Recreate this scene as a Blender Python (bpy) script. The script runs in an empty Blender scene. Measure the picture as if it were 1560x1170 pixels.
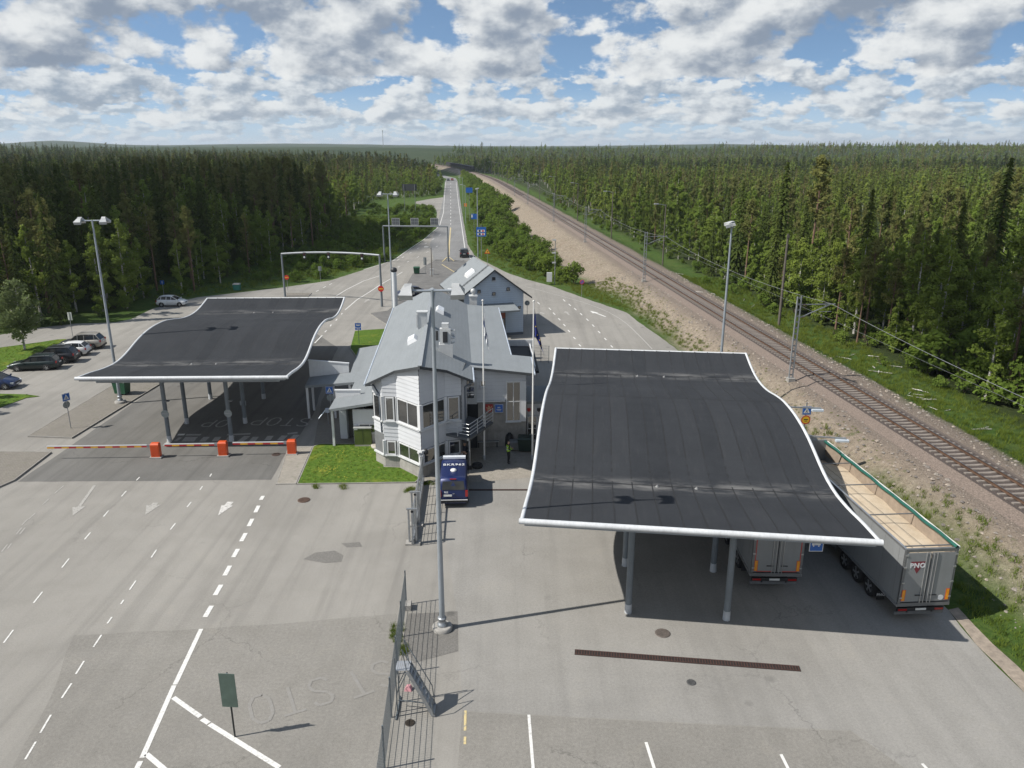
import bpy, math, random
from mathutils import Vector, Matrix
import numpy as np
R = math.radians
random.seed(7)
rng = np.random.default_rng(11)
sc = bpy.context.scene
C = sc.collection

# ------------------------------------------------------------------ camera
CAM_H, FPX, PITCH = 22.0, 1180.0, math.atan((585 - 222) / 1180.0)
cd = bpy.data.cameras.new('camera')
cd.sensor_width = 36.0
cd.lens = FPX / 1560.0 * 36.0
cd.clip_start = 0.1
cd.clip_end = 60000
cam = bpy.data.objects.new('camera', cd)
C.objects.link(cam)
cam.location = (0, 0, CAM_H)
cam.rotation_euler = (R(90) - PITCH, 0, 0)
sc.camera = cam

# ------------------------------------------------------------------ light
SUN_TRAVEL_AZ, SUN_EL = 75.0, 46.5          # shadows run to the right and a little away
dv = Vector((math.sin(R(SUN_TRAVEL_AZ)) * math.cos(R(SUN_EL)),
             math.cos(R(SUN_TRAVEL_AZ)) * math.cos(R(SUN_EL)), -math.sin(R(SUN_EL))))
sl = bpy.data.lights.new('sun', 'SUN')
sl.energy = 5.0
sl.angle = R(0.53)
sl.color = (1.0, 0.955, 0.88)
sun = bpy.data.objects.new('sun', sl)
C.objects.link(sun)
sun.location = (-60, -20, 90)
sun.rotation_euler = dv.to_track_quat('-Z', 'Y').to_euler()

sc.view_settings.view_transform = 'Standard'
sc.view_settings.look = 'None'
sc.view_settings.exposure = 0.40
sc.view_settings.gamma = 1.0
sc.view_settings.use_curve_mapping = False
sc.render.engine = 'CYCLES'
sc.cycles.use_denoising = True
sc.cycles.max_bounces = 6
sc.cycles.transparent_max_bounces = 8
sc.cycles.volume_bounces = 0
sc.cycles.sample_clamp_indirect = 8

w = bpy.data.worlds.new('World')
sc.world = w
w.use_nodes = True
def build_sky():
    nt = w.node_tree
    N, L = nt.nodes, nt.links
    N.clear()
    def nd(t, **k):
        n = N.new(t)
        for a, b in k.items(): setattr(n, a, b)
        return n
    def math_(op, a, b=None, clamp=False):
        n = nd('ShaderNodeMath', operation=op, use_clamp=clamp)
        for i, v in enumerate((a, b)):
            if v is None: continue
            if isinstance(v, (int, float)): n.inputs[i].default_value = v
            else: L.new(v, n.inputs[i])
        return n.outputs[0]
    def mixc(f, a, b):
        n = nd('ShaderNodeMix', data_type='RGBA')
        if isinstance(f, (int, float)): n.inputs[0].default_value = f
        else: L.new(f, n.inputs[0])
        for i, v in ((6, a), (7, b)):
            if isinstance(v, tuple): n.inputs[i].default_value = (*v, 1)
            else: L.new(v, n.inputs[i])
        return n.outputs[2]
    def smooth(v, a, b):
        n = nd('ShaderNodeMapRange', interpolation_type='SMOOTHSTEP')
        L.new(v, n.inputs[0]); n.inputs[1].default_value = a; n.inputs[2].default_value = b
        return n.outputs[0]
    tc = nd('ShaderNodeTexCoord')
    sx = nd('ShaderNodeSeparateXYZ'); L.new(tc.outputs['Generated'], sx.inputs[0])
    sky = nd('ShaderNodeTexSky', sky_type='NISHITA', sun_disc=False)
    sky.sun_elevation = R(SUN_EL); sky.sun_rotation = R(180 + SUN_TRAVEL_AZ)
    sky.air_density = 1.0; sky.dust_density = 0.6; sky.ozone_density = 1.6
    zc = math_('MAXIMUM', sx.outputs['Z'], 0.0)
    hl = math_('SQRT', math_('ADD', math_('MULTIPLY', sx.outputs['X'], sx.outputs['X']), math_('MULTIPLY', sx.outputs['Y'], sx.outputs['Y'])))
    hl = math_('MAXIMUM', hl, .02)
    hx = math_('DIVIDE', sx.outputs['X'], hl); hy = math_('DIVIDE', sx.outputs['Y'], hl)
    el = math_('DIVIDE', zc, hl)
    # clear air between the clouds: the sky model looked up a little higher, so the low sky stays blue
    vz = math_('ADD', math_('MULTIPLY', zc, CLOUD['lift']), CLOUD['lift0'])
    cv = nd('ShaderNodeCombineXYZ'); L.new(sx.outputs['X'], cv.inputs[0]); L.new(sx.outputs['Y'], cv.inputs[1]); L.new(vz, cv.inputs[2])
    vn = nd('ShaderNodeVectorMath', operation='NORMALIZE'); L.new(cv.outputs[0], vn.inputs[0]); L.new(vn.outputs[0], sky.inputs[0])
    skys = nd('ShaderNodeVectorMath', operation='MULTIPLY'); L.new(sky.outputs[0], skys.inputs[0]); skys.inputs[1].default_value = CLOUD['sky']
    cur = skys.outputs[0]
    # air that whitens the lowest sky
    far = smooth(el, CLOUD['hzt'], -0.01)
    # cumulus in ranks, the farthest (smallest, lowest) first
    def rank(cur, f, asp, e0, e1, e2, e3, thr, seed, base, top, cover=.95, rough=.54):
        def noise(off):
            c = nd('ShaderNodeCombineXYZ'); L.new(hx, c.inputs[0]); L.new(hy, c.inputs[1]); L.new(math_('MULTIPLY', el, asp), c.inputs[2])
            m = nd('ShaderNodeVectorMath', operation='MULTIPLY_ADD'); L.new(c.outputs[0], m.inputs[0]); m.inputs[1].default_value = (f, f, f); m.inputs[2].default_value = tuple(o + seed for o in off)
            n = nd('ShaderNodeTexNoise', noise_dimensions='3D'); n.inputs['Scale'].default_value = 1.0; n.inputs['Detail'].default_value = 6.0; n.inputs['Roughness'].default_value = rough; n.inputs['Lacunarity'].default_value = 2.1
            L.new(m.outputs[0], n.inputs['Vector']); return n.outputs[0]
        n1 = noise((0, 0, 0)); n2 = noise((-.16, -.05, .30))
        msk = math_('MULTIPLY', smooth(el, e0, e1), smooth(el, e3, e2))
        # outside its belt a rank thins out instead of being cut off
        t_ = math_('ADD', thr, math_('MULTIPLY', math_('SUBTRACT', 1.0, msk), .28))
        d = math_('SUBTRACT', n1, t_)
        a = math_('MULTIPLY', smooth(d, 0.0, CLOUD['soft']), cover)
        lit = math_('ADD', math_('MULTIPLY', math_('SUBTRACT', n1, n2), CLOUD['relief']), CLOUD['lit0'])
        lit = math_('SUBTRACT', lit, math_('MULTIPLY', d, CLOUD['core']), True)
        lit = smooth(lit, 0.0, 1.0)
        return mixc(a, cur, mixc(lit, base, top))
    B, T, H = CLOUD['base'], CLOUD['top'], CLOUD['haze']
    lerp = lambda a_, b_, t_: tuple(x * (1 - t_) + y * t_ for x, y in zip(a_, b_))
    cur = mixc(math_('MULTIPLY', far, .8), cur, H)
    cur = rank(cur, 38., 2.6, -.02, .005, .03, .075, CLOUD['thr'] + .01, 2.3, lerp(B, H, .5), lerp(T, H, .3), .85)
    cur = rank(cur, 19., 2.0, .012, .035, .07, .13, CLOUD['thr'] + .01, 11.7, lerp(B, H, .22), lerp(T, H, .12), .95)
    cur = rank(cur, 9.6, 1.7, .05, .09, .16, .30, CLOUD['thr'], CLOUD['seed'], B, T, .97)
    cur = rank(cur, 4.2, 1.6, .17, .30, .7, 2.5, CLOUD['thr'], 7.9, B, T, .95)
    bg = nd('ShaderNodeBackground'); L.new(cur, bg.inputs[0]); bg.inputs[1].default_value = 0.07
    out = nd('ShaderNodeOutputWorld'); L.new(bg.outputs[0], out.inputs[0])
CLOUD = dict(thr=0.41, soft=0.075, relief=4.0, lit0=.70, core=2.0, seed=60.1, base=(2.9, 3.5, 4.4), top=(9.2, 9.4, 9.4), haze=(5.9, 7.0, 7.9), hzt=.085, sky=(1.65, 1.78, 1.72), lift=2.6, lift0=.14)
build_sky()

# ------------------------------------------------------------------ helpers
def G(px, py, z=0.0):
    """world point at height z seen at a photo position (survey of the photograph)"""
    x = (px - 780) / FPX; y = -(py - 585) / FPX
    d = (x, math.cos(PITCH) + y * math.sin(PITCH), -math.sin(PITCH) + y * math.cos(PITCH))
    t = (z - CAM_H) / d[2]
    return Vector((d[0] * t, d[1] * t, z))
def z34(ox, oy, s=3.9):
    return lambda x, y, z=0.0: G(ox + x / s, oy + y / s, z)

def matn(name):
    m = bpy.data.materials.new(name); m.use_nodes = True
    nt = m.node_tree; nt.nodes.clear()
    b = nt.nodes.new('ShaderNodeBsdfPrincipled'); o = nt.nodes.new('ShaderNodeOutputMaterial')
    nt.links.new(b.outputs[0], o.inputs[0])
    return m, nt, b
class NT:
    """tiny node helper"""
    def __init__(s, nt): s.nt = nt; s.N = nt.nodes; s.L = nt.links
    def n(s, t, ins=None, **k):
        x = s.N.new(t)
        for a, b in k.items(): setattr(x, a, b)
        for a, b in (ins or {}).items(): s.put(x, a, b)
        return x
    def put(s, x, a, b):
        if isinstance(b, bpy.types.NodeSocket): s.L.new(b, x.inputs[a])
        else: x.inputs[a].default_value = b
    def noise(s, vec, scale, detail=4, rough=.55, dist=0, out=0):
        return s.n('ShaderNodeTexNoise', {'Vector': vec, 'Scale': scale, 'Detail': detail, 'Roughness': rough, 'Distortion': dist}).outputs[out]
    def ramp(s, v, pts):
        x = s.n('ShaderNodeValToRGB', {0: v}); e = x.color_ramp.elements
        while len(e) > len(pts): e.remove(e[-1])
        while len(e) < len(pts): e.new(0.5)
        for i, (p, c) in enumerate(pts):
            e[i].position = p; e[i].color = (*c, 1) if len(c) == 3 else c
        return x.outputs[0]
    def mix(s, f, a, b, mode='MIX'):
        x = s.n('ShaderNodeMix', data_type='RGBA', blend_type=mode)
        for i, v in ((0, f), (6, a), (7, b)):
            if isinstance(v, tuple) and len(v) == 3: v = (*v, 1)
            s.put(x, i, v)
        return x.outputs[2]
    def math(s, op, a, b=0.0, clamp=False):
        x = s.n('ShaderNodeMath', {0: a, 1: b}, operation=op, use_clamp=clamp); return x.outputs[0]
    def mapr(s, v, a, b, c=0.0, d=1.0, smooth=False):
        x = s.n('ShaderNodeMapRange', {0: v, 1: a, 2: b, 3: c, 4: d}, interpolation_type='SMOOTHSTEP' if smooth else 'LINEAR'); return x.outputs[0]
    def scalev(s, vec, sx, sy, sz, rz=0.0):
        x = s.n('ShaderNodeMapping', {'Vector': vec, 'Scale': (sx, sy, sz), 'Rotation': (0, 0, rz)}); return x.outputs[0]
    def bump(s, h, strength, dist):
        return s.n('ShaderNodeBump', {'Height': h, 'Strength': strength, 'Distance': dist}).outputs[0]

MATS = {}
ALB = .80        # scales base colours down to balance the raised exposure
def pm(name, col, rough=.6, metal=0., var=.12, scale=3., bump=0., bscale=40., coat=0., spec=.5, world=False, streak=0., emit=None):
    """procedural paint / plastic / metal: base colour with mottled wear"""
    if name in MATS: return MATS[name]
    col = tuple(c * ALB for c in col)
    m, nt, b = matn(name); q = NT(nt)
    tc = q.n('ShaderNodeTexCoord'); vec = tc.outputs['Object']
    if world: vec = q.n('ShaderNodeNewGeometry').outputs['Position']
    n1 = q.noise(vec, scale, 5, .6)
    lo = tuple(c * (1 - var) for c in col); hi = tuple(min(1, c * (1 + var)) for c in col)
    c1 = q.ramp(n1, [(.3, lo), (.7, hi)])
    if streak:
        n2 = q.noise(q.scalev(vec, 6, 6, .35), 1.5, 4, .6)
        c1 = q.mix(q.mapr(n2, .45, .75, 0, streak), c1, tuple(c * .45 for c in col))
    q.L.new(c1, b.inputs['Base Color'])
    b.inputs['Roughness'].default_value = rough
    q.L.new(q.mapr(n1, .2, .8, max(0, rough - .08), min(1, rough + .1)), b.inputs['Roughness'])
    b.inputs['Metallic'].default_value = metal
    b.inputs['Specular IOR Level'].default_value = spec
    if coat: b.inputs['Coat Weight'].default_value = coat; b.inputs['Coat Roughness'].default_value = .05
    if bump:
        q.L.new(q.bump(q.noise(vec, bscale, 3, .6), bump, .02), b.inputs['Normal'])
    MATS[name] = m
    return m
def srgb(r, g, b):
    f = lambda c: (c / 255 / 12.92) if c <= 10 else ((c / 255 + .055) / 1.055) ** 2.4
    return (f(r), f(g), f(b))

class MB:
    """collects shapes and links them as ONE mesh object"""
    def __init__(s): s.v = []; s.f = []; s.m = []; s.sm = []
    def add(s, vs, fs, m=0, smooth=False):
        o = len(s.v); s.v += [tuple(v) for v in vs]
        for f in fs: s.f.append(tuple(i + o for i in f)); s.m.append(m); s.sm.append(smooth)
        return s
    def box(s, c, d, rz=0., m=0, rx=0., ry=0.):
        x, y, z = d[0] / 2, d[1] / 2, d[2] / 2
        P = [Vector(p) for p in ((-x, -y, -z), (x, -y, -z), (x, y, -z), (-x, y, -z), (-x, -y, z), (x, -y, z), (x, y, z), (-x, y, z))]
        M = Matrix.Rotation(rz, 3, 'Z') @ Matrix.Rotation(ry, 3, 'Y') @ Matrix.Rotation(rx, 3, 'X')
        return s.add([M @ p + Vector(c) for p in P], [(0, 3, 2, 1), (4, 5, 6, 7), (0, 1, 5, 4), (1, 2, 6, 5), (2, 3, 7, 6), (3, 0, 4, 7)], m)
    def beam(s, p, q, w, h=None, m=0, up=(0, 0, 1)):
        h = w if h is None else h
        p, q = Vector(p), Vector(q); d = (q - p).normalized(); u = Vector(up)
        if abs(d.dot(u)) > .98: u = Vector((0, 1, 0))
        a = d.cross(u).normalized(); b = a.cross(d).normalized()
        vs = []
        for c in (p, q):
            for i, j in ((-1, -1), (1, -1), (1, 1), (-1, 1)): vs.append(c + a * (i * w / 2) + b * (j * h / 2))
        return s.add(vs, [(3, 2, 1, 0), (4, 5, 6, 7), (0, 1, 5, 4), (1, 2, 6, 5), (2, 3, 7, 6), (3, 0, 4, 7)], m)
    def tube(s, p, q, r0, r1=None, n=10, m=0, caps=True):
        r1 = r0 if r1 is None else r1
        p, q = Vector(p), Vector(q); d = (q - p).normalized(); u = Vector((0, 0, 1)) if abs(d.z) < .95 else Vector((1, 0, 0))
        a = d.cross(u).normalized(); b = a.cross(d)
        ring = lambda c, r: [c + (a * math.cos(2 * math.pi * i / n) + b * math.sin(2 * math.pi * i / n)) * r for i in range(n)]
        A, B = ring(p, r0), ring(q, r1)
        s.add(A + B, [(i, i + n, (i + 1) % n + n, (i + 1) % n) for i in range(n)], m, True)
        if caps: s.add(A, [tuple(range(n))], m); s.add(B, [tuple(range(n - 1, -1, -1))], m)
        return s
    def path(s, pts, r, n=8, m=0):
        for a, b in zip(pts[:-1], pts[1:]): s.tube(a, b, r, r, n, m)
        return s
    def lathe(s, c, prof, n=16, m=0, smooth=True):
        c = Vector(c); vs = []; fs = []
        for r, z in prof:
            for i in range(n): vs.append(c + Vector((r * math.cos(2 * math.pi * i / n), r * math.sin(2 * math.pi * i / n), z)))
        for k in range(len(prof) - 1):
            for i in range(n): fs.append((k * n + i, k * n + (i + 1) % n, (k + 1) * n + (i + 1) % n, (k + 1) * n + i))
        s.add(vs, fs, m, smooth)
        s.add(vs[-n:], [tuple(range(n))], m); s.add(vs[:n], [tuple(range(n - 1, -1, -1))], m)
        return s
    def prism(s, poly, z0, z1, m=0):
        n = len(poly); A = [(p[0], p[1], z0) for p in poly]; B = [(p[0], p[1], z1) for p in poly]
        area = sum(poly[i][0] * poly[(i + 1) % n][1] - poly[(i + 1) % n][0] * poly[i][1] for i in range(n))
        if area < 0: A.reverse(); B.reverse()
        return s.add(A + B, [tuple(range(n - 1, -1, -1)), tuple(range(n, 2 * n))] + [(i, (i + 1) % n, (i + 1) % n + n, i + n) for i in range(n)], m)
    def quad(s, a, b, c, d, m=0): return s.add([a, b, c, d], [(0, 1, 2, 3)], m)
    def slab(s, pts, t, m=0):
        """a sheet of thickness t below the polygon pts (3D, counter-clockwise from above)"""
        n = len(pts); T = [Vector(p) for p in pts]; B = [p - Vector((0, 0, t)) for p in T]
        return s.add(T + B, [tuple(range(n)), tuple(range(2 * n - 1, n - 1, -1))] + [(i, i + n, (i + 1) % n + n, (i + 1) % n) for i in range(n)], m)
    def mesh(s, name, mats):
        me = bpy.data.meshes.new(name); me.from_pydata(s.v, [], s.f)
        for mm in (mats if isinstance(mats, (list, tuple)) else [mats]): me.materials.append(mm)
        me.polygons.foreach_set('material_index', s.m); me.polygons.foreach_set('use_smooth', s.sm)
        me.update(); return me
    def build(s, name, mats, parent=None, world=False, loc=None):
        if world and parent is not None:
            M = parent.matrix_basis.copy()
            if parent.parent: M = parent.parent.matrix_basis @ M
            Mi = M.inverted(); s.v = [tuple(Mi @ Vector(v)) for v in s.v]
        o = bpy.data.objects.new(name, s.mesh(name, mats)); C.objects.link(o)
        if parent is not None: o.parent = parent
        if loc is not None: o.location = loc
        return o
def tag(o, label=None, cat=None, group=None, kind=None):
    if label: o['label'] = label
    if cat: o['category'] = cat
    if group: o['group'] = group
    if kind: o['kind'] = kind
    return o
def thing(name, label, cat, loc=(0, 0, 0), rz=0., group=None):
    o = bpy.data.objects.new(name, None); C.objects.link(o)
    o.empty_display_size = .3
    o.location = loc; o.rotation_euler = (0, 0, rz)
    o.matrix_basis = Matrix.Translation(Vector(loc)) @ Matrix.Rotation(rz, 4, 'Z')
    return tag(o, label, cat, group)
def kids(o): return KIDS.get(o.name, [])
def copy_tree(o, parent=None, children=None):
    c = o.copy(); C.objects.link(c)
    if parent is not None: c.parent = parent
    for ch in [x for x in C.objects if x.parent == o] if children is None else children: copy_tree(ch, c)
    return c
def struct(o): o['kind'] = 'structure'; return o
def text_mesh(body, size, depth=.004, bold=.0, align='CENTER'):
    cu = bpy.data.curves.new('t', 'FONT'); cu.body = body; cu.size = size; cu.extrude = depth; cu.offset = bold
    cu.align_x = align; cu.align_y = 'CENTER'; cu.resolution_u = 2; cu.space_character = 1.1
    o = bpy.data.objects.new('t', cu); C.objects.link(o)
    dg = bpy.context.evaluated_depsgraph_get(); me = bpy.data.meshes.new_from_object(o.evaluated_get(dg))
    bpy.data.objects.remove(o); bpy.data.curves.remove(cu)
    return me
def put_text(name, body, size, mat, parent, M, bold=.0, depth=.004):
    me = text_mesh(body, size, depth, bold); me.materials.clear(); me.materials.append(mat); me.name = name
    me.transform(M)
    o = bpy.data.objects.new(name, me); C.objects.link(o)
    if parent is not None: o.parent = parent
    return o
# ------------------------------------------------------------------ ground materials
def asphalt_mat(name, col, grain=.22, coarse=55., streak=.25, rz=R(4), cracks=.38, patch=.2):
    m, nt, b = matn(name); q = NT(nt); col = tuple(c * ALB for c in col)
    pos = q.n('ShaderNodeNewGeometry').outputs['Position']
    big = q.noise(pos, .09, 5, .62, .6)
    mid = q.noise(pos, .55, 5, .6, .3)
    strv = q.scalev(pos, 1.1, .045, 1., rz)
    st = q.noise(strv, 1.0, 4, .6)
    fine = q.noise(pos, coarse, 2, .7)
    fine2 = q.noise(pos, coarse * .22, 3, .65)
    d = lambda f: tuple(c * f for c in col)
    c = q.ramp(big, [(.25, d(1 - patch)), (.5, col), (.75, tuple(min(1, x * (1 + patch * .7)) for x in d(1)))])
    c = q.mix(q.mapr(mid, .45, .8, 0, .35), c, (col[0] * .72, col[1] * .71, col[2] * .68))
    c = q.mix(q.mapr(mid, .2, .42, .3, 0), c, (col[0] * 1.22, col[1] * 1.18, col[2] * 1.08))
    c = q.mix(q.mapr(st, .5, .78, 0, streak), c, d(.6))
    c = q.mix(q.mapr(st, .2, .45, streak * .6, 0), c, d(1.18))
    c = q.mix(grain, c, q.ramp(fine, [(.3, (.08, .08, .08)), (.72, (.95, .93, .9))]), 'SOFT_LIGHT')
    c = q.mix(grain * .7, c, q.ramp(fine2, [(.3, (.15, .15, .15)), (.7, (.85, .84, .82))]), 'SOFT_LIGHT')
    # cracks: cell borders of a warped diagram, present only here and there
    wv = q.n('ShaderNodeVectorMath', {0: pos, 1: q.n('ShaderNodeVectorMath', {0: q.noise(pos, .8, 4, .7, 0, 1), 3: 1.6}, operation='SCALE').outputs[0]}, operation='ADD').outputs[0]
    vo = q.n('ShaderNodeTexVoronoi', {'Vector': wv, 'Scale': .16}, feature='DISTANCE_TO_EDGE').outputs[0]
    cr = q.math('MULTIPLY', q.mapr(vo, 0.002, .008, 1, 0), q.mapr(q.noise(pos, .12, 3, .6), .5, .62, 0, cracks))
    c = q.mix(cr, c, d(.3))
    tr = q.noise(q.scalev(pos, .42, .012, 1., rz), 2.4, 3, .5)
    c = q.mix(q.mapr(tr, .54, .66, 0, streak * .55), c, d(.62))
    # oil drips and small repairs
    sp = q.n('ShaderNodeTexVoronoi', {'Vector': pos, 'Scale': .45, 'Randomness': 1.}).outputs[0]
    c = q.mix(q.math('MULTIPLY', q.mapr(sp, .06, .14, .55, 0), q.mapr(q.noise(pos, .2, 2), .52, .6)), c, d(.42))
    q.L.new(c, b.inputs['Base Color'])
    b.inputs['Roughness'].default_value = .9; b.inputs['Specular IOR Level'].default_value = .25
    hgt = q.math('ADD', q.math('MULTIPLY', fine, .6), q.math('MULTIPLY', fine2, .8))
    q.L.new(q.bump(hgt, .35, .012), b.inputs['Normal'])
    return m
A_BASE = asphalt_mat('asphalt_worn', (.292, .279, .256), streak=.5, patch=.2)
A_YARD = asphalt_mat('asphalt_grey', (.288, .279, .262), coarse=42, grain=.26, streak=.35, patch=.2)
A_COARSE = asphalt_mat('asphalt_coarse', (.25, .239, .219), coarse=34, grain=.32, streak=.2)
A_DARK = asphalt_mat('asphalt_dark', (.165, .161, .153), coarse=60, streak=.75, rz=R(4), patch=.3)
A_ROAD = asphalt_mat('asphalt_road', (.235, .235, .235), streak=.35)
A_FILL = asphalt_mat('asphalt_repair', (.19, .183, .172), coarse=40, grain=.4, streak=.05, cracks=.2)

def terrain_mat():
    m, nt, b = matn('terrain'); q = NT(nt)
    pos = q.n('ShaderNodeNewGeometry').outputs['Position']
    att = q.n('ShaderNodeVertexColor', layer_name='mask'); s = q.n('ShaderNodeSeparateColor', {0: att.outputs[0]})
    n1 = q.noise(pos, .25, 6, .65); n2 = q.noise(pos, 2.2, 5, .7); n3 = q.noise(pos, 9., 3, .7); n4 = q.noise(pos, .03, 5, .6)
    grass = q.ramp(n2, [(.25, (.022, .045, .008)), (.5, (.05, .095, .016)), (.72, (.105, .135, .03))])
    grass = q.mix(q.mapr(n1, .45, .7, 0, .6), grass, (.10, .115, .035))
    grass = q.mix(q.mapr(n3, .3, .7, 0, .4), grass, (.03, .06, .012))
    wood = q.ramp(n2, [(.3, (.016, .022, .008)), (.55, (.035, .05, .014)), (.75, (.07, .065, .03))])
    sand = q.ramp(n2, [(.25, (.165, .135, .105)), (.5, (.255, .215, .17)), (.75, (.36, .31, .25))])
    sand = q.mix(q.mapr(n3, .52, .72, 0, .65), sand, (.115, .095, .07))
    sand = q.mix(q.mapr(n1, .5, .72, 0, .5), sand, (.20, .15, .11))
    n5 = q.noise(pos, 24., 3, .75); sand = q.mix(.75, sand, q.ramp(n5, [(.3, (.06, .055, .05)), (.7, (.95, .94, .92))]), 'SOFT_LIGHT')
    sand = q.mix(q.mapr(q.noise(pos, 4.2, 5, .8), .54, .64, 0, .6), sand, (.10, .085, .066))
    spots = q.math('MULTIPLY', q.mapr(q.noise(pos, 1.3, 5, .75), .56, .66), q.mapr(n1, .4, .6))
    sand = q.mix(q.math('MULTIPLY', spots, .85), sand, grass)
    grav = q.ramp(n3, [(.25, (.10, .08, .064)), (.5, (.19, .155, .127)), (.75, (.29, .245, .205))])
    far = q.ramp(q.noise(pos, .02, 8, .75), [(.3, (.018, .032, .014)), (.55, (.034, .052, .022)), (.75, (.06, .072, .03))])
    c = q.mix(s.outputs[1], wood, grass)
    c = q.mix(s.outputs[0], c, sand)
    alpha = att.outputs['Alpha']
    c = q.mix(q.math('SUBTRACT', 1., alpha), c, grav)
    c = q.mix(s.outputs[2], c, far)
    q.L.new(c, b.inputs['Base Color']); b.inputs['Roughness'].default_value = .95; b.inputs['Specular IOR Level'].default_value = .15
    hb = q.math('ADD', q.math('MULTIPLY', n2, .7), q.math('MULTIPLY', n3, .7))
    q.L.new(q.bump(hb, 1., .2), b.inputs['Normal'])
    return m

# ------------------------------------------------------------------ terrain sheet
RAILPTS = [(29.69, 44.73), (27.8, 70.1), (22.86, 123.17), (17.87, 173.9), (10.8, 286.9), (2.91, 353.8), (-5.28, 428.3), (-22, 560), (-60, 720)]
RC = np.polyfit([p[1] for p in RAILPTS[:7]], [p[0] for p in RAILPTS[:7]], 2, w=[6, 5, 3, 2, 1, 1, 1])
def rail_x(y):
    y = np.asarray(y, float)
    near = np.polyval(RC, np.minimum(y, 430))
    slope = 2 * RC[0] * 430 + RC[1]
    t = np.maximum(y - 430, 0)
    return near + slope * t - .00018 * t * t
RAIL_Z = 2.45
def sstep(a, b, x):
    t = np.clip((x - a) / (b - a), 0, 1); return t * t * (3 - 2 * t)
def vnoise(x, y, s, seed=0):
    """cheap smooth value noise for shaping land"""
    x = np.asarray(x) / s; y = np.asarray(y) / s
    xi = np.floor(x); yi = np.floor(y); fx = x - xi; fy = y - yi
    hsh = lambda a, b: np.modf(np.sin(a * 127.1 + b * 311.7 + seed * 17.3) * 43758.5453)[0] % 1.0
    fx = fx * fx * (3 - 2 * fx); fy = fy * fy * (3 - 2 * fy)
    return (hsh(xi, yi) * (1 - fx) + hsh(xi + 1, yi) * fx) * (1 - fy) + (hsh(xi, yi + 1) * (1 - fx) + hsh(xi + 1, yi + 1) * fx) * fy
def height(x, y):
    x = np.asarray(x, float); y = np.asarray(y, float)
    e = x - rail_x(y)
    foot = 7.2 + 5.0 * sstep(95, 150, y)
    on = 1 - sstep(900, 1000, y)
    z = np.where(e < -3.0, 2.05 * sstep(-foot, -3.0, e), np.where(e < 3.2, 2.05, 2.05 - 1.0 * sstep(3.2, 7.5, e))) * on
    slope = sstep(-foot, -foot + 2, e) * (1 - sstep(-4.2, -3.2, e)) * on
    z = z + slope * (.28 * (vnoise(x, y, 2.6, 3) - .5) + .22 * (vnoise(x, y, 1.1, 5) - .5))
    r = np.hypot(x, y)
    off = sstep(9, 30, e) + (1 - sstep(-175, -125, e))
    z = z + off * (1.2 * (vnoise(x, y, 60, 8) - .5))
    # land beyond the built forest carries its tree cover as relief
    far = sstep(1050, 1350, r)
    az = np.degrees(np.arctan2(x, y))
    hills = 30 * np.exp(-((az + 29.5) / 3.2) ** 2) * sstep(2500, 5200, r) + 16 * np.exp(-((az + 15) / 9.0) ** 2) * sstep(2500, 5000, r) \
        + 13 * np.exp(-((az - 14) / 7.0) ** 2) * sstep(2200, 4500, r) + 5 * np.exp(-((az - 30) / 6.0) ** 2) * sstep(2200, 4500, r)
    relief = 10.5 + 5 * vnoise(x, y, 420, 1) + 3.2 * vnoise(x, y, 90, 2) + 2.6 * vnoise(x, y, 26, 4)
    return z * (1 - far) + far * (relief + hills) - .06

def axis(fine0, fine1, step, lo, hi, grow=1.07):
    a = list(np.arange(fine0, fine1 + .01, step)); d = step; v = fine1
    while v < hi: d *= grow; v += d; a.append(v)
    d = step; v = fine0; pre = []
    while v > lo: d *= grow; v -= d; pre.append(v)
    return np.array(pre[::-1] + a)
def build_terrain():
    xs = axis(-45, 50, .9, -11000, 11000, 1.075); ys = axis(18, 190, 1.0, -260, 14000, 1.045)
    X, Y = np.meshgrid(xs, ys); Z = height(X, Y)
    nx, ny = len(xs), len(ys)
    V = np.stack([X.ravel(), Y.ravel(), Z.ravel()], 1)
    i = np.arange(nx * ny).reshape(ny, nx)
    F = np.stack([i[:-1, :-1].ravel(), i[:-1, 1:].ravel(), i[1:, 1:].ravel(), i[1:, :-1].ravel()], 1)
    me = bpy.data.meshes.new('ground'); me.from_pydata(V.tolist(), [], F.tolist())
    E = X - rail_x(Y); r = np.hypot(X, Y)
    foot = 7.2 + 5.0 * sstep(95, 150, Y)
    on = 1 - sstep(900, 1000, Y)
    nz = vnoise(X, Y, 4, 21)
    fm = foot - 1.4 * (1 - sstep(40, 56, Y))
    sand = sstep(-fm - .6, -fm + 1.8, E + 2.2 * (nz - .5)) * (1 - sstep(-2.5, -1.5, E)) * on
    gravel = (sstep(-4.4, -3.2, E + .8 * (nz - .5)) * (1 - sstep(3.6, 5.0, E + 1.2 * (nz - .5)))) * on
    lawn = np.clip(1 - sstep(9, 13, E) - (1 - sstep(-75, -50, X + (Y - 80) * .0)) , 0, 1)
    lawn = np.maximum(lawn, 0)
    far = sstep(1000, 1250, r)
    col = np.stack([sand, lawn, far, 1 - gravel], -1).reshape(-1, 4)
    ca = me.color_attributes.new('mask', 'FLOAT_COLOR', 'POINT'); ca.data.foreach_set('color', col.ravel().astype(np.float32))
    me.polygons.foreach_set('use_smooth', np.ones(len(me.polygons), bool)); me.materials.append(terrain_mat()); me.update()
    o = bpy.data.objects.new('ground', me); C.objects.link(o); struct(o)
build_terrain()

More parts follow.
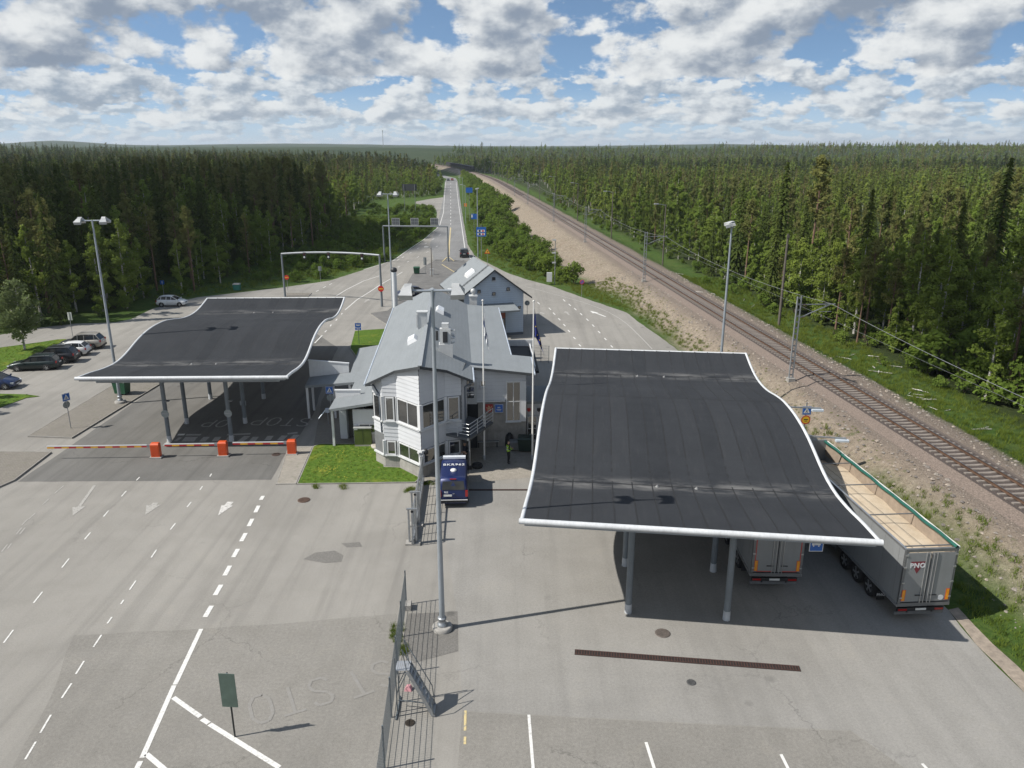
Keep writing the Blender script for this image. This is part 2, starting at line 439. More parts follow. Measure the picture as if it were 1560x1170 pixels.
def sheet(name, pts, z, mat, jag=0.):
    P = []
    n = len(pts)
    for i in range(n):
        a, b_ = Vector(pts[i][:2]), Vector(pts[(i + 1) % n][:2])
        P.append((a.x, a.y, z))
        if jag:
            k = min(60, int((b_ - a).length / 1.2)); nrm = (b_ - a).normalized() if k else None
            for j in range(1, k):
                p = a.lerp(b_, j / k); d = random.uniform(-jag, jag); P.append((p.x - nrm.y * d, p.y + nrm.x * d, z))
    area = sum(P[i][0] * P[(i + 1) % len(P)][1] - P[(i + 1) % len(P)][0] * P[i][1] for i in range(len(P)))
    if area < 0: P.reverse()
    o = MB().add(P, [tuple(range(len(P)))]).build(name, mat)
    return struct(o)
def gp(*px): return [G(x, y) for x, y in px]

e0, e1 = G(1444.6, 929), G(1560, 1054.6)
eb = e1 + (e1 - e0).normalized() * 40
OUT = [(-160, -14), (eb.x, eb.y)] + [tuple(p[:2]) for p in gp(
    (1560, 1054.6), (1488, 983), (1444.6, 929), (1031, 532.6), (1015, 520), (984.6, 499), (954, 476), (887, 453), (841, 436), (800, 425), (774, 416),
    (751.5, 405), (735, 397), (722, 388), (712.5, 372), (705.5, 334), (697, 276), (678, 276), (675.5, 300.5), (655, 303), (634, 307), (633, 310), (648, 313), (664, 318),
    (665.5, 325), (665, 334), (668, 347), (641, 369.7), (595, 398), (564, 408), (502.6, 427.4), (430, 438), (400, 441.5), (300, 453), (260, 462), (231, 471), (200, 486),
    (177, 491), (115, 493), (61, 499), (0, 510), (-160, 540))] + [(-160, 60)]
sheet('asphalt', OUT, 0.0, A_BASE, .07)
a, b_ = G(678, 276), G(697, 276)
sheet('road', [a, b_, G(694.5, 271.5), G(664, 264.5), G(662, 266.4), G(681, 272.5)], .004, A_ROAD)
sheet('road', gp((697.2, 276), (678, 276), (675.5, 300), (666, 345), (655, 372), (662, 400), (716, 396), (711, 372), (705, 334)), .004, A_ROAD)
sheet('road', gp((716, 396), (662, 400), (640, 430), (600, 480), (560, 520), (610, 400), (655, 372)), .005, A_ROAD) if False else None
sheet('asphalt_yard', [(p.x, p.y) for p in gp((671, 748), (676, 800), (690, 895), (699, 960), (704.5, 1083), (1100, 1104), (1296, 1113), (1378, 1170))] + [(13.5, 19.0), (20.5, 24)] + [(p.x, p.y) for p in gp((1552, 1056), (1483, 985), (1440, 931), (1031, 536), (990, 545), (900, 560), (850, 640), (812, 735), (700, 740))], .004, A_YARD)
sheet('asphalt_patch', [(p.x, p.y) for p in gp((704.5, 1084.5), (1100, 1105.5), (1296, 1114.5), (1380, 1172))] + [(10, 15), (-2, 15)], .006, A_COARSE)
sheet('asphalt_patch', [(p.x, p.y) for p in gp((112, 968), (306, 958), (400, 952), (603, 935), (612, 960), (590, 1170))] + [(-4, 20), (-16, 18)] + [(p.x, p.y) for p in gp((20, 1168), (76, 1065))], .004, A_COARSE, .05)
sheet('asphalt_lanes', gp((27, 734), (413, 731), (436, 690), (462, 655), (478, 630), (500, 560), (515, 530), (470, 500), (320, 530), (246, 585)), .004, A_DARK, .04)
sheet('asphalt_patch', gp((622, 935), (697, 931), (698, 992), (630, 1010), (614, 975)), .009, A_FILL, .05)
sheet('asphalt_patch', gp((462, 852), (480, 842), (510, 839), (523, 846), (520, 856), (495, 858)), .009, A_FILL, .2)
sheet('asphalt_patch', gp((520, 828), (548, 826), (552, 833), (528, 834)), .009, A_FILL, .12)
sheet('asphalt_patch', gp((650, 795), (667, 795), (672, 735), (655, 735)), .010, A_BASE, .05)

sheet('gravel_shoulder', [G(1444.6, 929), G(1488, 983), G(1560, 1054.6), eb, eb + Vector((1.1, 0, 0)), G(1560, 1054.6) + Vector((.85, .1, 0)), G(1488, 983) + Vector((.8, .1, 0)), G(1444.6, 929) + Vector((.6, .2, 0))], .003, pm('shoulder_gravel', (.30, .25, .20), .95, var=.3, scale=3, world=True, bump=.8, bscale=30), .08)
# ------------------------------------------------------------------ pavements, kerbs and lawns
def paving_mat(name, col, sx=.22, sy=.11, rz=R(4)):
    m, nt, b = matn(name); q = NT(nt); col = tuple(c * ALB for c in col)
    pos = q.n('ShaderNodeNewGeometry').outputs['Position']
    v = q.scalev(pos, 1, 1, 1, rz)
    br = q.n('ShaderNodeTexBrick', {'Vector': v, 'Color1': (*[c * .9 for c in col], 1), 'Color2': (*[min(1, c * 1.12) for c in col], 1), 'Mortar': (*[c * .5 for c in col], 1),
                                   'Scale': 1., 'Mortar Size': .008, 'Brick Width': sx, 'Row Height': sy})
    c = q.mix(q.mapr(q.noise(pos, .6, 5, .65), .4, .75, 0, .45), br.outputs[0], tuple(c * .7 for c in col))
    c = q.mix(q.mapr(q.noise(pos, 2.5, 4, .7), .58, .7, 0, .5), c, (.09, .10, .045))
    q.L.new(c, b.inputs['Base Color']); b.inputs['Roughness'].default_value = .92
    q.L.new(q.bump(br.outputs[1], -.3, .01), b.inputs['Normal'])
    return m
PAVE = paving_mat('paving_blocks', (.225, .205, .175))
PAVE_L = paving_mat('paving_light', (.34, .31, .265))
KERB = pm('kerb_stone', (.30, .285, .26), .9, var=.2, scale=2, world=True, bump=.3)
def lawn_mat():
    m, nt, b = matn('lawn'); q = NT(nt)
    pos = q.n('ShaderNodeNewGeometry').outputs['Position']
    n1 = q.noise(pos, .5, 5, .6); n2 = q.noise(pos, 6, 4, .7)
    c = q.ramp(n2, [(.25, (.03, .062, .01)), (.5, (.066, .118, .016)), (.75, (.13, .17, .03))])
    c = q.mix(q.mapr(n1, .55, .72, 0, .55), c, (.20, .20, .03))
    c = q.mix(q.mapr(q.noise(pos, 1.1, 4, .7), .64, .72, 0, .8), c, (.22, .15, .08))
    q.L.new(c, b.inputs['Base Color']); b.inputs['Roughness'].default_value = .95; b.inputs['Specular IOR Level'].default_value = .1
    q.L.new(q.bump(n2, .6, .08), b.inputs['Normal'])
    return m
LAWN = lawn_mat()
def pavement(name, px, mat, h=.12, kerb=True, kw=.14, pts=None):
    P = [(p.x, p.y) for p in (gp(*px) if pts is None else pts)]
    area = sum(P[i][0] * P[(i + 1) % len(P)][1] - P[(i + 1) % len(P)][0] * P[i][1] for i in range(len(P)))
    if area < 0: P.reverse()
    n = len(P)
    inn = []
    for i in range(n):
        a, b_, c = Vector(P[i - 1]), Vector(P[i]), Vector(P[(i + 1) % n])
        d1, d2 = (b_ - a).normalized(), (c - b_).normalized()
        n1, n2 = Vector((-d1.y, d1.x)), Vector((-d2.y, d2.x)); mm = (n1 + n2); mm = mm / max(.35, mm.length_squared) * 2
        inn.append(b_ + mm * kw * .5 if False else b_ + mm * (kw / 2) * 2 * .5)
    o = struct(MB().add([(p.x, p.y, h - .012) for p in inn], [tuple(range(n))]).build(name, mat))
    if kerb:
        # kerb stones laid end to end around the edge
        for i in range(n):
            a, b_, ia, ib = Vector(P[i]), Vector(P[(i + 1) % n]), inn[i], inn[(i + 1) % n]
            L_ = (b_ - a).length; k = max(1, min(40, int(L_ / 1.0)))
            if L_ > 60: k = 12
            mb = MB(); g = .006 / max(L_, .1) * 1
            for j in range(k):
                t0, t1 = j / k + g, (j + 1) / k - g
                q_ = [a.lerp(b_, t0), a.lerp(b_, t1), ia.lerp(ib, t1), ia.lerp(ib, t0)]
                mb.prism([(v.x, v.y) for v in q_], -.02, h + random.uniform(-.006, .006))
            mb.build('kerb', KERB, o)
    return o
pavement('pavement', [(42, 666), (110, 668.5), (246, 585), (330, 536), (250, 542), (165, 592)], PAVE)
pavement('pavement', [(-60, 689), (79, 690), (23, 733), (0, 743), (-70, 775)], PAVE)
pavement('pavement', [(438, 684), (476, 681), (451, 738), (420, 738.5)], PAVE_L, .06)
pavement('lawn', [(477, 681), (486, 677), (540, 677), (584, 679), (586, 712), (610, 713), (641, 729), (633, 736), (452, 738.5)], LAWN, .08)
sheet('paved_forecourt', gp((645, 728), (668, 736), (707, 736), (812, 727), (816, 640), (700, 640), (680, 706)), .006, PAVE_L)
sheet('paved_forecourt', gp((478, 679), (584, 677), (590, 580), (520, 560), (490, 610)), .007, PAVE)
# traffic island north of the station with dark paving, kerbed
pavement('pavement', [(563, 478), (590, 474), (601, 465), (612, 445), (628, 418), (650, 404), (664, 396), (690, 396), (722, 400), (700, 440), (640, 520), (612, 530), (596, 500)], pm('island_asphalt', (.15, .145, .138), .95, var=.25, scale=.6, world=True), .09, True)
pavement('lawn', [(533, 531), (540, 505), (556, 503.5), (600, 501), (596, 540), (548, 552)], LAWN, .1)
pavement('pavement', [(436, 447), (475, 447), (470, 452), (436, 453)], PAVE, .1)
# grass island with the birch, and the shaded lawn tip at the left edge
pavement('lawn', [(-90, 540), (0, 530), (60, 522), (88, 517.5), (103, 517), (90, 527), (51, 543), (20, 557), (0, 569), (-60, 600)], LAWN, .07, True)
pavement('lawn', [(-60, 606), (0, 600), (40, 601), (64, 604), (40, 607), (0, 622), (-80, 650)], LAWN, .06, False)

# ------------------------------------------------------------------ painted markings
def paint_mat(name, col, wear=.35):
    m, nt, b = matn(name); q = NT(nt)
    pos = q.n('ShaderNodeNewGeometry').outputs['Position']
    col = tuple(c * ALB for c in col); n = q.noise(pos, 7, 5, .75); n2 = q.noise(pos, .8, 3, .6)
    f = q.math('MULTIPLY', q.mapr(n, .5, .62, 0, 1), q.mapr(n2, .3, .7, wear * .6, wear * 1.8))
    q.L.new(q.mix(f, col, (.215, .207, .195)), b.inputs['Base Color']); b.inputs['Roughness'].default_value = .8
    return m
WHITE_P = paint_mat('road_paint_white', (.74, .73, .70)); FADED_P = paint_mat('road_paint_faded', (.40, .385, .355), .9); YEL_P = paint_mat('road_paint_yellow', (.62, .50, .25), .6)
FAINT_P = paint_mat('road_paint_faint', (.25, .238, .218), 1.0)
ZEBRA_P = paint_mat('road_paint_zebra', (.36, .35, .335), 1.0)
def stroke(mb, a, b_, wd, z=.013):
    a, b_ = Vector(a[:2]), Vector(b_[:2]); d = (b_ - a).normalized(); n = Vector((-d.y, d.x)) * wd / 2
    q_ = [a + n, a - n, b_ - n, b_ + n]
    area = sum(q_[i].x * q_[(i + 1) % 4].y - q_[(i + 1) % 4].x * q_[i].y for i in range(4))
    if area < 0: q_.reverse()
    mb.add([(v.x, v.y, z) for v in q_], [(0, 1, 2, 3)])
def marking(name, segs, wd, mat, z=.013):
    mb = MB()
    for a, b_ in segs: stroke(mb, a, b_, wd, z)
    o = struct(mb.build(name, mat)); return o
za = z34(0, 650); zb = z34(0, 870); zc_ = z34(400, 650); zd = z34(400, 870); ze = z34(800, 870); zf = z34(1160, 870); zg = z34(800, 430); zh = z34(740, 430, 9.75); zi = z34(400, 180); zj = z34(400, 430)
S = lambda f, *l: [(f(a, b_), f(c, d)) for a, b_, c, d in l]
marking('lane_line', S(za, (1563, 412, 1550, 435), (1537, 470, 1517, 510), (1500, 548, 1477, 592), (1460, 633, 1433, 682), (1414, 727, 1386, 776), (1366, 827, 1335, 885), (1314, 940, 1278, 1002), (1257, 1065, 1218, 1132)), .24, WHITE_P)
marking('lane_line', S(zb, (1195, 345, 1040, 675)), .2, WHITE_P)
marking('lane_line', S(zb, (1035, 680, 845, 1110), (835, 1130, 800, 1200)), .2, WHITE_P)
marking('lane_line', S(zb, (1030, 752, 1190, 866), (1200, 880, 1240, 905), (1245, 910, 1660, 1168)), .2, WHITE_P)
marking('lane_line', S(zb, (870, 1088, 985, 1186)), .2, WHITE_P)
marking('lane_line', S(za, (1257, 280, 1247, 297), (1203, 355, 1188, 376), (1136, 448, 1112, 478), (1042, 575, 1013, 612), (930, 732, 899, 778), (808, 915, 770, 970), (665, 1132, 638, 1170))
        + S(zb, (735, 172, 718, 197), (603, 380, 555, 452), (500, 535, 450, 613), (425, 668, 367, 755), (303, 855, 240, 962), (213, 1015, 150, 1120)), .075, WHITE_P)
marking('lane_line', S(za, (830, 300, 810, 320), (750, 383, 722, 415), (645, 500, 615, 535), (537, 630, 503, 670), (410, 785, 368, 838), (252, 982, 200, 1048)) + S(zb, (80, 350, 22, 427)), .075, WHITE_P)
marking('lane_line', S(za, (380, 350, 325, 397), (290, 430, 253, 465), (210, 515, 170, 550), (165, 550, 130, 585), (130, 600, 97, 640), (150, 600, 118, 640), (68, 695, 45, 725), (45, 700, 10, 743)), .08, FADED_P)
def arrow(name, tail, head, wd, hl, hw, mat):
    a, b_ = Vector(tail[:2]), Vector(head[:2]); d = (b_ - a).normalized(); n = Vector((-d.y, d.x)); k = b_ - d * hl
    pts = [a + n * wd / 2, a - n * wd / 2, k - n * wd / 2, k - n * hw / 2, b_, k + n * hw / 2, k + n * wd / 2]
    struct(MB().add([(p.x, p.y, .013) for p in pts], [tuple(range(7))]).build(name, mat))
arrow('lane_arrow', za(562, 350), za(432, 530), .2, 1.3, .8, FADED_P)
arrow('lane_arrow', za(925, 452), za(863, 525), .35, 1.4, .9, FADED_P)
arrow('lane_arrow', za(1370, 447), za(1296, 528), .4, 1.4, .75, paint_mat('road_paint_worn', (.62, .60, .57), .8))
marking('bay_line', S(ze, (22, 855, 52, 1230)), .12, WHITE_P, .016); marking('bay_line', S(ze, (718, 1018, 785, 1230)), .12, WHITE_P, .016)
marking('bay_line', S(ze, (1520, 1090, 1590, 1230)), .12, WHITE_P, .016); marking('bay_line', S(zf, (955, 1145, 1030, 1230)), .12, WHITE_P, .016)
marking('bay_line', S(zd, (1205, 830, 1203, 950), (1203, 985, 1202, 1030)), .1, YEL_P, .016)
# right-hand road
marking('lane_line', [(zg(x - 6, y - 6), zg(x + 6, y + 6)) for x, y in ((80, 125), (147, 158), (172, 187), (203, 220), (233, 255), (260, 290), (293, 332), (325, 375))], .14, WHITE_P)
marking('lane_line', [(zg(x - 6, y - 6), zg(x + 6, y + 6)) for x, y in ((232, 108), (265, 135), (298, 160), (333, 190), (370, 223), (405, 258), (440, 297), (477, 338), (515, 382))], .14, WHITE_P)
el = [(0, 25), (120, 57), (240, 90), (340, 118), (430, 150), (500, 180), (560, 215), (610, 252), (640, 280), (720, 360), (755, 398)]
marking('edge_line', [(zg(*p), zg(*q_)) for p, q_ in zip(el[:-1], el[1:])], .14, FADED_P)
arrow('lane_arrow', zg(478, 205), zg(385, 170), .25, 1.6, .9, WHITE_P); arrow('lane_arrow', zg(262, 195), zg(238, 172), .25, 1., .8, FADED_P)
arrow('lane_arrow', zg(112, 190), zg(90, 178), .3, .9, .8, FADED_P)
# road to the north
marking('lane_line', [(zi(1118, y), zi(1118, y + 8)) for y in range(385, 640, 20)], .16, WHITE_P)
marking('edge_line', [(zi(*p), zi(*q_)) for p, q_ in zip([(1088, 380), (1080, 470), (1075, 560), (1052, 640), (960, 720), (840, 800), (780, 845)], [(1080, 470), (1075, 560), (1052, 640), (960, 720), (840, 800), (780, 845), (600, 900)])], .16, WHITE_P)
marking('edge_line', [(zi(*p), zi(*q_)) for p, q_ in zip([(1150, 380), (1163, 500), (1180, 620), (1203, 780)], [(1163, 500), (1180, 620), (1203, 780), (1235, 835)])], .16, WHITE_P)
marking('centre_line', [(zi(1117, 650), zi(1110, 740)), (zi(1110, 740), zi(1106, 815))], .3, YEL_P)
marking('lane_line', [(zi(x, y), zi(x - 12, y + 7)) for x, y in ((1060, 690), (1020, 715), (975, 742), (930, 770), (885, 797), (840, 823), (812, 838))], .14, WHITE_P)
marking('lane_line', [(zi(x, y), zi(x - 12, y + 6)) for x, y in ((1040, 760), (985, 792), (930, 822), (870, 850), (815, 880))], .14, WHITE_P)
marking('lane_line', [(zi(*p), zi(*q_)) for p, q_ in zip([(490, 1140), (560, 1080), (640, 1030), (700, 990)], [(560, 1080), (640, 1030), (700, 990), (830, 915)])], .14, WHITE_P)
marking('lane_line', [(zi(*p), zi(*q_)) for p, q_ in zip([(437, 1057), (500, 1018), (600, 968)], [(500, 1018), (600, 968), (700, 935)])], .14, WHITE_P)
marking('lane_line', [(zi(x, y), zi(x + 16, y - 8)) for x, y in ((318, 1030), (360, 1008), (396, 990))], .14, WHITE_P)
marking('lane_line', S(zj, (310, 362, 355, 315), (370, 297, 380, 287), (402, 262, 408, 252), (436, 228, 443, 218), (468, 192, 474, 184)), .14, WHITE_P)
arrow('lane_arrow', zi(605, 1095), zi(632, 1075), .3, 1.2, .9, FADED_P)
marking('lane_line', [(zi(1068, 855), zi(1095, 830)), (zi(1110, 830), zi(1138, 853)), (zi(1065, 872), zi(1140, 918))], .2, YEL_P, .12)
# crossing and STOP lettering in the shade of the left canopy, ghost lettering in the yard
zk = z34(230, 560, 9.75); zl = z34(400, 560, 9.75)
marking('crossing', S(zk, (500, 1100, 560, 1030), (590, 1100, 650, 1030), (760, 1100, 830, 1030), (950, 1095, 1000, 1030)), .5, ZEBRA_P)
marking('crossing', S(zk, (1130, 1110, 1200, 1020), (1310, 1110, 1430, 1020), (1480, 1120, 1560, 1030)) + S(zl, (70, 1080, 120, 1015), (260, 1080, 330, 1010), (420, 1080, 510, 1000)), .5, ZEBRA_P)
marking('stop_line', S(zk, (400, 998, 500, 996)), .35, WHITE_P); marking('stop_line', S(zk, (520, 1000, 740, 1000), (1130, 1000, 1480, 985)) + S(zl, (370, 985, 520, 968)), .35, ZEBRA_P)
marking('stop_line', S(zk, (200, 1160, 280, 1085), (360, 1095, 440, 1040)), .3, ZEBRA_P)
GL = {'S': [(.95, 1.2), (.75, 1.4), (.25, 1.4), (.05, 1.15), (.2, .85), (.8, .6), (.95, .3), (.75, 0), (.25, 0), (.05, .22)], 'T': [(0, 1.4), (1, 1.4), None, (.5, 1.4), (.5, 0)],
      'O': [(.3, 0), (.05, .35), (.05, 1.05), (.3, 1.4), (.7, 1.4), (.95, 1.05), (.95, .35), (.7, 0), (.3, 0)], 'P': [(.1, 0), (.1, 1.4), (.7, 1.4), (.95, 1.2), (.95, .85), (.7, .65), (.1, .65)]}
for i, (c, rz, size, mt, word) in enumerate(((zl(255, 805), 180 - 4, .95, ZEBRA_P, 'STOP'), (zk(940, 830), 180 - 4, .85, ZEBRA_P, 'OP'), (G(438, 1068), 180 + 26, .9, FAINT_P, 'STO'), (G(560, 1035), 180 + 30, .9, FAINT_P, 'ST'))):
    M = Matrix.Translation((c.x, c.y, 0)) @ Matrix.Rotation(R(rz), 4, 'Z'); mb = MB()
    for k, ch in enumerate(word):
        prv = None
        for p in GL[ch]:
            if p is None: prv = None; continue
            q_ = M @ Vector(((k - len(word) / 2) * 1.35 * size + p[0] * size, (p[1] - .7) * size * 1.35, 0))
            if prv is not None: stroke(mb, prv, q_, .15, .014 + .0006 * (len(mb.f) % 7))
            prv = q_
    struct(mb.build('lane_lettering', mt))

# ------------------------------------------------------------------ railway
def rail_pt(y, off=0., z=0.):
    x = float(rail_x(y)); dx = float(rail_x(y + .5) - rail_x(y - .5)); n = Vector((1, -dx)).normalized()
    return Vector((x + n.x * off, y + n.y * off, z))
BALL = pm('ballast_stone', (.075, .058, .05), .95, var=.55, scale=14, world=True, bump=1., bscale=16)  # inner bed: oil-dark, with the shadow between sleepers put into the colour
ys = list(np.arange(4, 200, 2.0)) + list(np.arange(200, 900, 10.0))
mb = MB(); prof = [(-2.6, 1.9), (-1.55, RAIL_Z - .15), (1.55, RAIL_Z - .15), (2.6, 1.9)]
vs = [rail_pt(y, o_, z) for y in ys for o_, z in prof]
mb.add(vs, [(k * 4 + i, k * 4 + i + 1, (k + 1) * 4 + i + 1, (k + 1) * 4 + i) for k in range(len(ys) - 1) for i in range(3)])
mb.m = [0 if k % 3 == 1 else 1 for k in range(len(mb.f))]
struct(mb.build('ballast', [BALL, pm('ballast_shoulder', (.185, .145, .12), .95, var=.5, scale=12, world=True, bump=1., bscale=16)]))
track = thing('railway_track', 'single railway track on sleepers along the sandy embankment', 'railway track', rail_pt(60, 0, RAIL_Z - .2), 0)
RUST = pm('rail_rust', (.12, .07, .045), .7, .3, var=.3, scale=2, world=True); HEADM = pm('rail_head', (.42, .42, .43), .28, 1., var=.1, world=True)
for s in (-1, 1):
    r1 = MB(); r2 = MB(); pr = None
    for i, y in enumerate(ys):
        c = s * .79
        ring = [rail_pt(y, c + dx, RAIL_Z + dz) for dx, dz in ((-.075, -.07), (-.012, -.04), (-.012, .06), (-.036, .07), (-.036, .098), (.036, .098), (.036, .07), (.012, .06), (.012, -.04), (.075, -.07))]
        if pr: r1.add(pr + ring, [(j, j + 10, j + 11, j + 1) for j in range(9) if j != 4]); r2.add([pr[4], pr[5], ring[5], ring[4]], [(0, 1, 2, 3)])
        pr = ring
    a = r1.build('rail', RUST, track, world=True); r2.build('rail_head', HEADM, a, world=True)
CONC_S = pm('sleeper_concrete', (.27, .235, .205), .9, var=.25, scale=4, bump=.3)
sl_mb = MB()
sl_mb.add([(-1.3, -.11, 0), (1.3, -.11, 0), (1.3, .11, 0), (-1.3, .11, 0), (-1.3, -.085, .13), (-.45, -.07, .10), (.45, -.07, .10), (1.3, -.085, .13), (1.3, .085, .13), (.45, .07, .10), (-.45, .07, .10), (-1.3, .085, .13)],
          [(0, 1, 7, 6, 5, 4), (2, 3, 11, 10, 9, 8), (1, 2, 8, 7), (3, 0, 4, 11), (4, 5, 10, 11), (5, 6, 9, 10), (6, 7, 8, 9)])
sl_me = sl_mb.mesh('sleeper', CONC_S)
yy = 34.0; ns = 0; rest = MB()
while yy < 330:
    p = rail_pt(yy, 0, RAIL_Z - .2); dx = float(rail_x(yy + .5) - rail_x(yy - .5)); rz = -math.atan(dx) + random.uniform(-.01, .01)
    if ns < 300:
        o = bpy.data.objects.new('sleeper', sl_me); C.objects.link(o); o.parent = track
        o.location = Vector(p) - Vector(track.location); o.rotation_euler = (0, 0, rz)
    else:
        rest.box((p.x, p.y, p.z + .06), (2.6, .25, .12), rz)
    ns += 1; yy += .61
o = rest.build('sleepers_beyond', CONC_S, track, world=True); o['kind'] = 'stuff'
# ------------------------------------------------------------------ canopies
def felt_mat():
    m, nt, b = matn('roof_felt'); q = NT(nt)
    vec = q.n('ShaderNodeTexCoord').outputs['Object']
    n1 = q.noise(vec, .4, 5, .6); n2 = q.noise(vec, 38, 2, .7); oi = q.n('ShaderNodeObjectInfo')
    c = q.ramp(n1, [(.3, (.020, .022, .0255)), (.7, (.028, .0305, .035))])
    c = q.mix(q.mapr(oi.outputs['Random'], 0, 1, 0, .45), c, (.036, .0385, .043))
    c = q.mix(q.mapr(q.noise(q.scalev(vec, 3, .3, 1), 1.2, 4, .65), .55, .75, 0, .4), c, (.046, .046, .048))
    c = q.mix(.5, c, q.ramp(n2, [(.3, (.2, .2, .2)), (.7, (.8, .8, .8))]), 'SOFT_LIGHT')
    # dried puddle marks lying in the two valleys of the wave
    sx = q.n('ShaderNodeSeparateXYZ', {0: vec}); y = sx.outputs[1]
    for yc in (5.7, 26.0):
        band = q.mapr(q.math('ABSOLUTE', q.math('SUBTRACT', y, yc)), .1, 1.3, 1, 0, True)
        f = q.math('MULTIPLY', band, q.mapr(q.noise(q.scalev(vec, .45, 1.6, 1), 1.0, 5, .7), .44, .68, 0, .8))
        c = q.mix(f, c, (.15, .147, .143))
    q.L.new(c, b.inputs['Base Color']); b.inputs['Roughness'].default_value = .9; b.inputs['Specular IOR Level'].default_value = .18
    q.L.new(q.bump(n2, .3, .01), b.inputs['Normal'])
    return m
FELT = felt_mat()
EDGE = pm('canopy_edge_white', (.66, .675, .69), .4, var=.1, scale=1.6, streak=.3)
SOFFIT = pm('canopy_soffit', (.30, .32, .34), .6, var=.1, scale=.8)
STEEL_G = pm('column_grey_paint', (.17, .195, .215), .5, var=.15, scale=1.5, streak=.2)
GALV = pm('galvanised_steel', (.42, .44, .46), .42, .75, var=.18, scale=5, streak=.15)
CONC = pm('concrete', (.36, .345, .32), .92, var=.2, scale=2.2, bump=.3, streak=.3)
LAMPD0 = pm('outlet_grey', (.22, .22, .22), .6)
PROF = [(0, 5.92), (2, 5.72), (4, 5.42), (6, 5.25), (7.5, 5.3), (9, 5.52), (10.5, 5.85), (12, 6.12), (13.5, 6.27), (15, 6.34), (16.5, 6.31), (18, 6.22), (19.2, 6.05), (20.5, 5.84), (22, 5.55), (23.5, 5.36), (25, 5.25), (26.5, 5.24), (28, 5.35), (29.5, 5.58), (31.25, 5.9)]
def zprof(s):
    x = [p[0] for p in PROF]; y = [p[1] for p in PROF]
    a = np.interp(s, x, y); return float((np.interp(s - .5, x, y) + 2 * a + np.interp(s + .5, x, y)) / 4) if .5 < s < 30.7 else float(a)
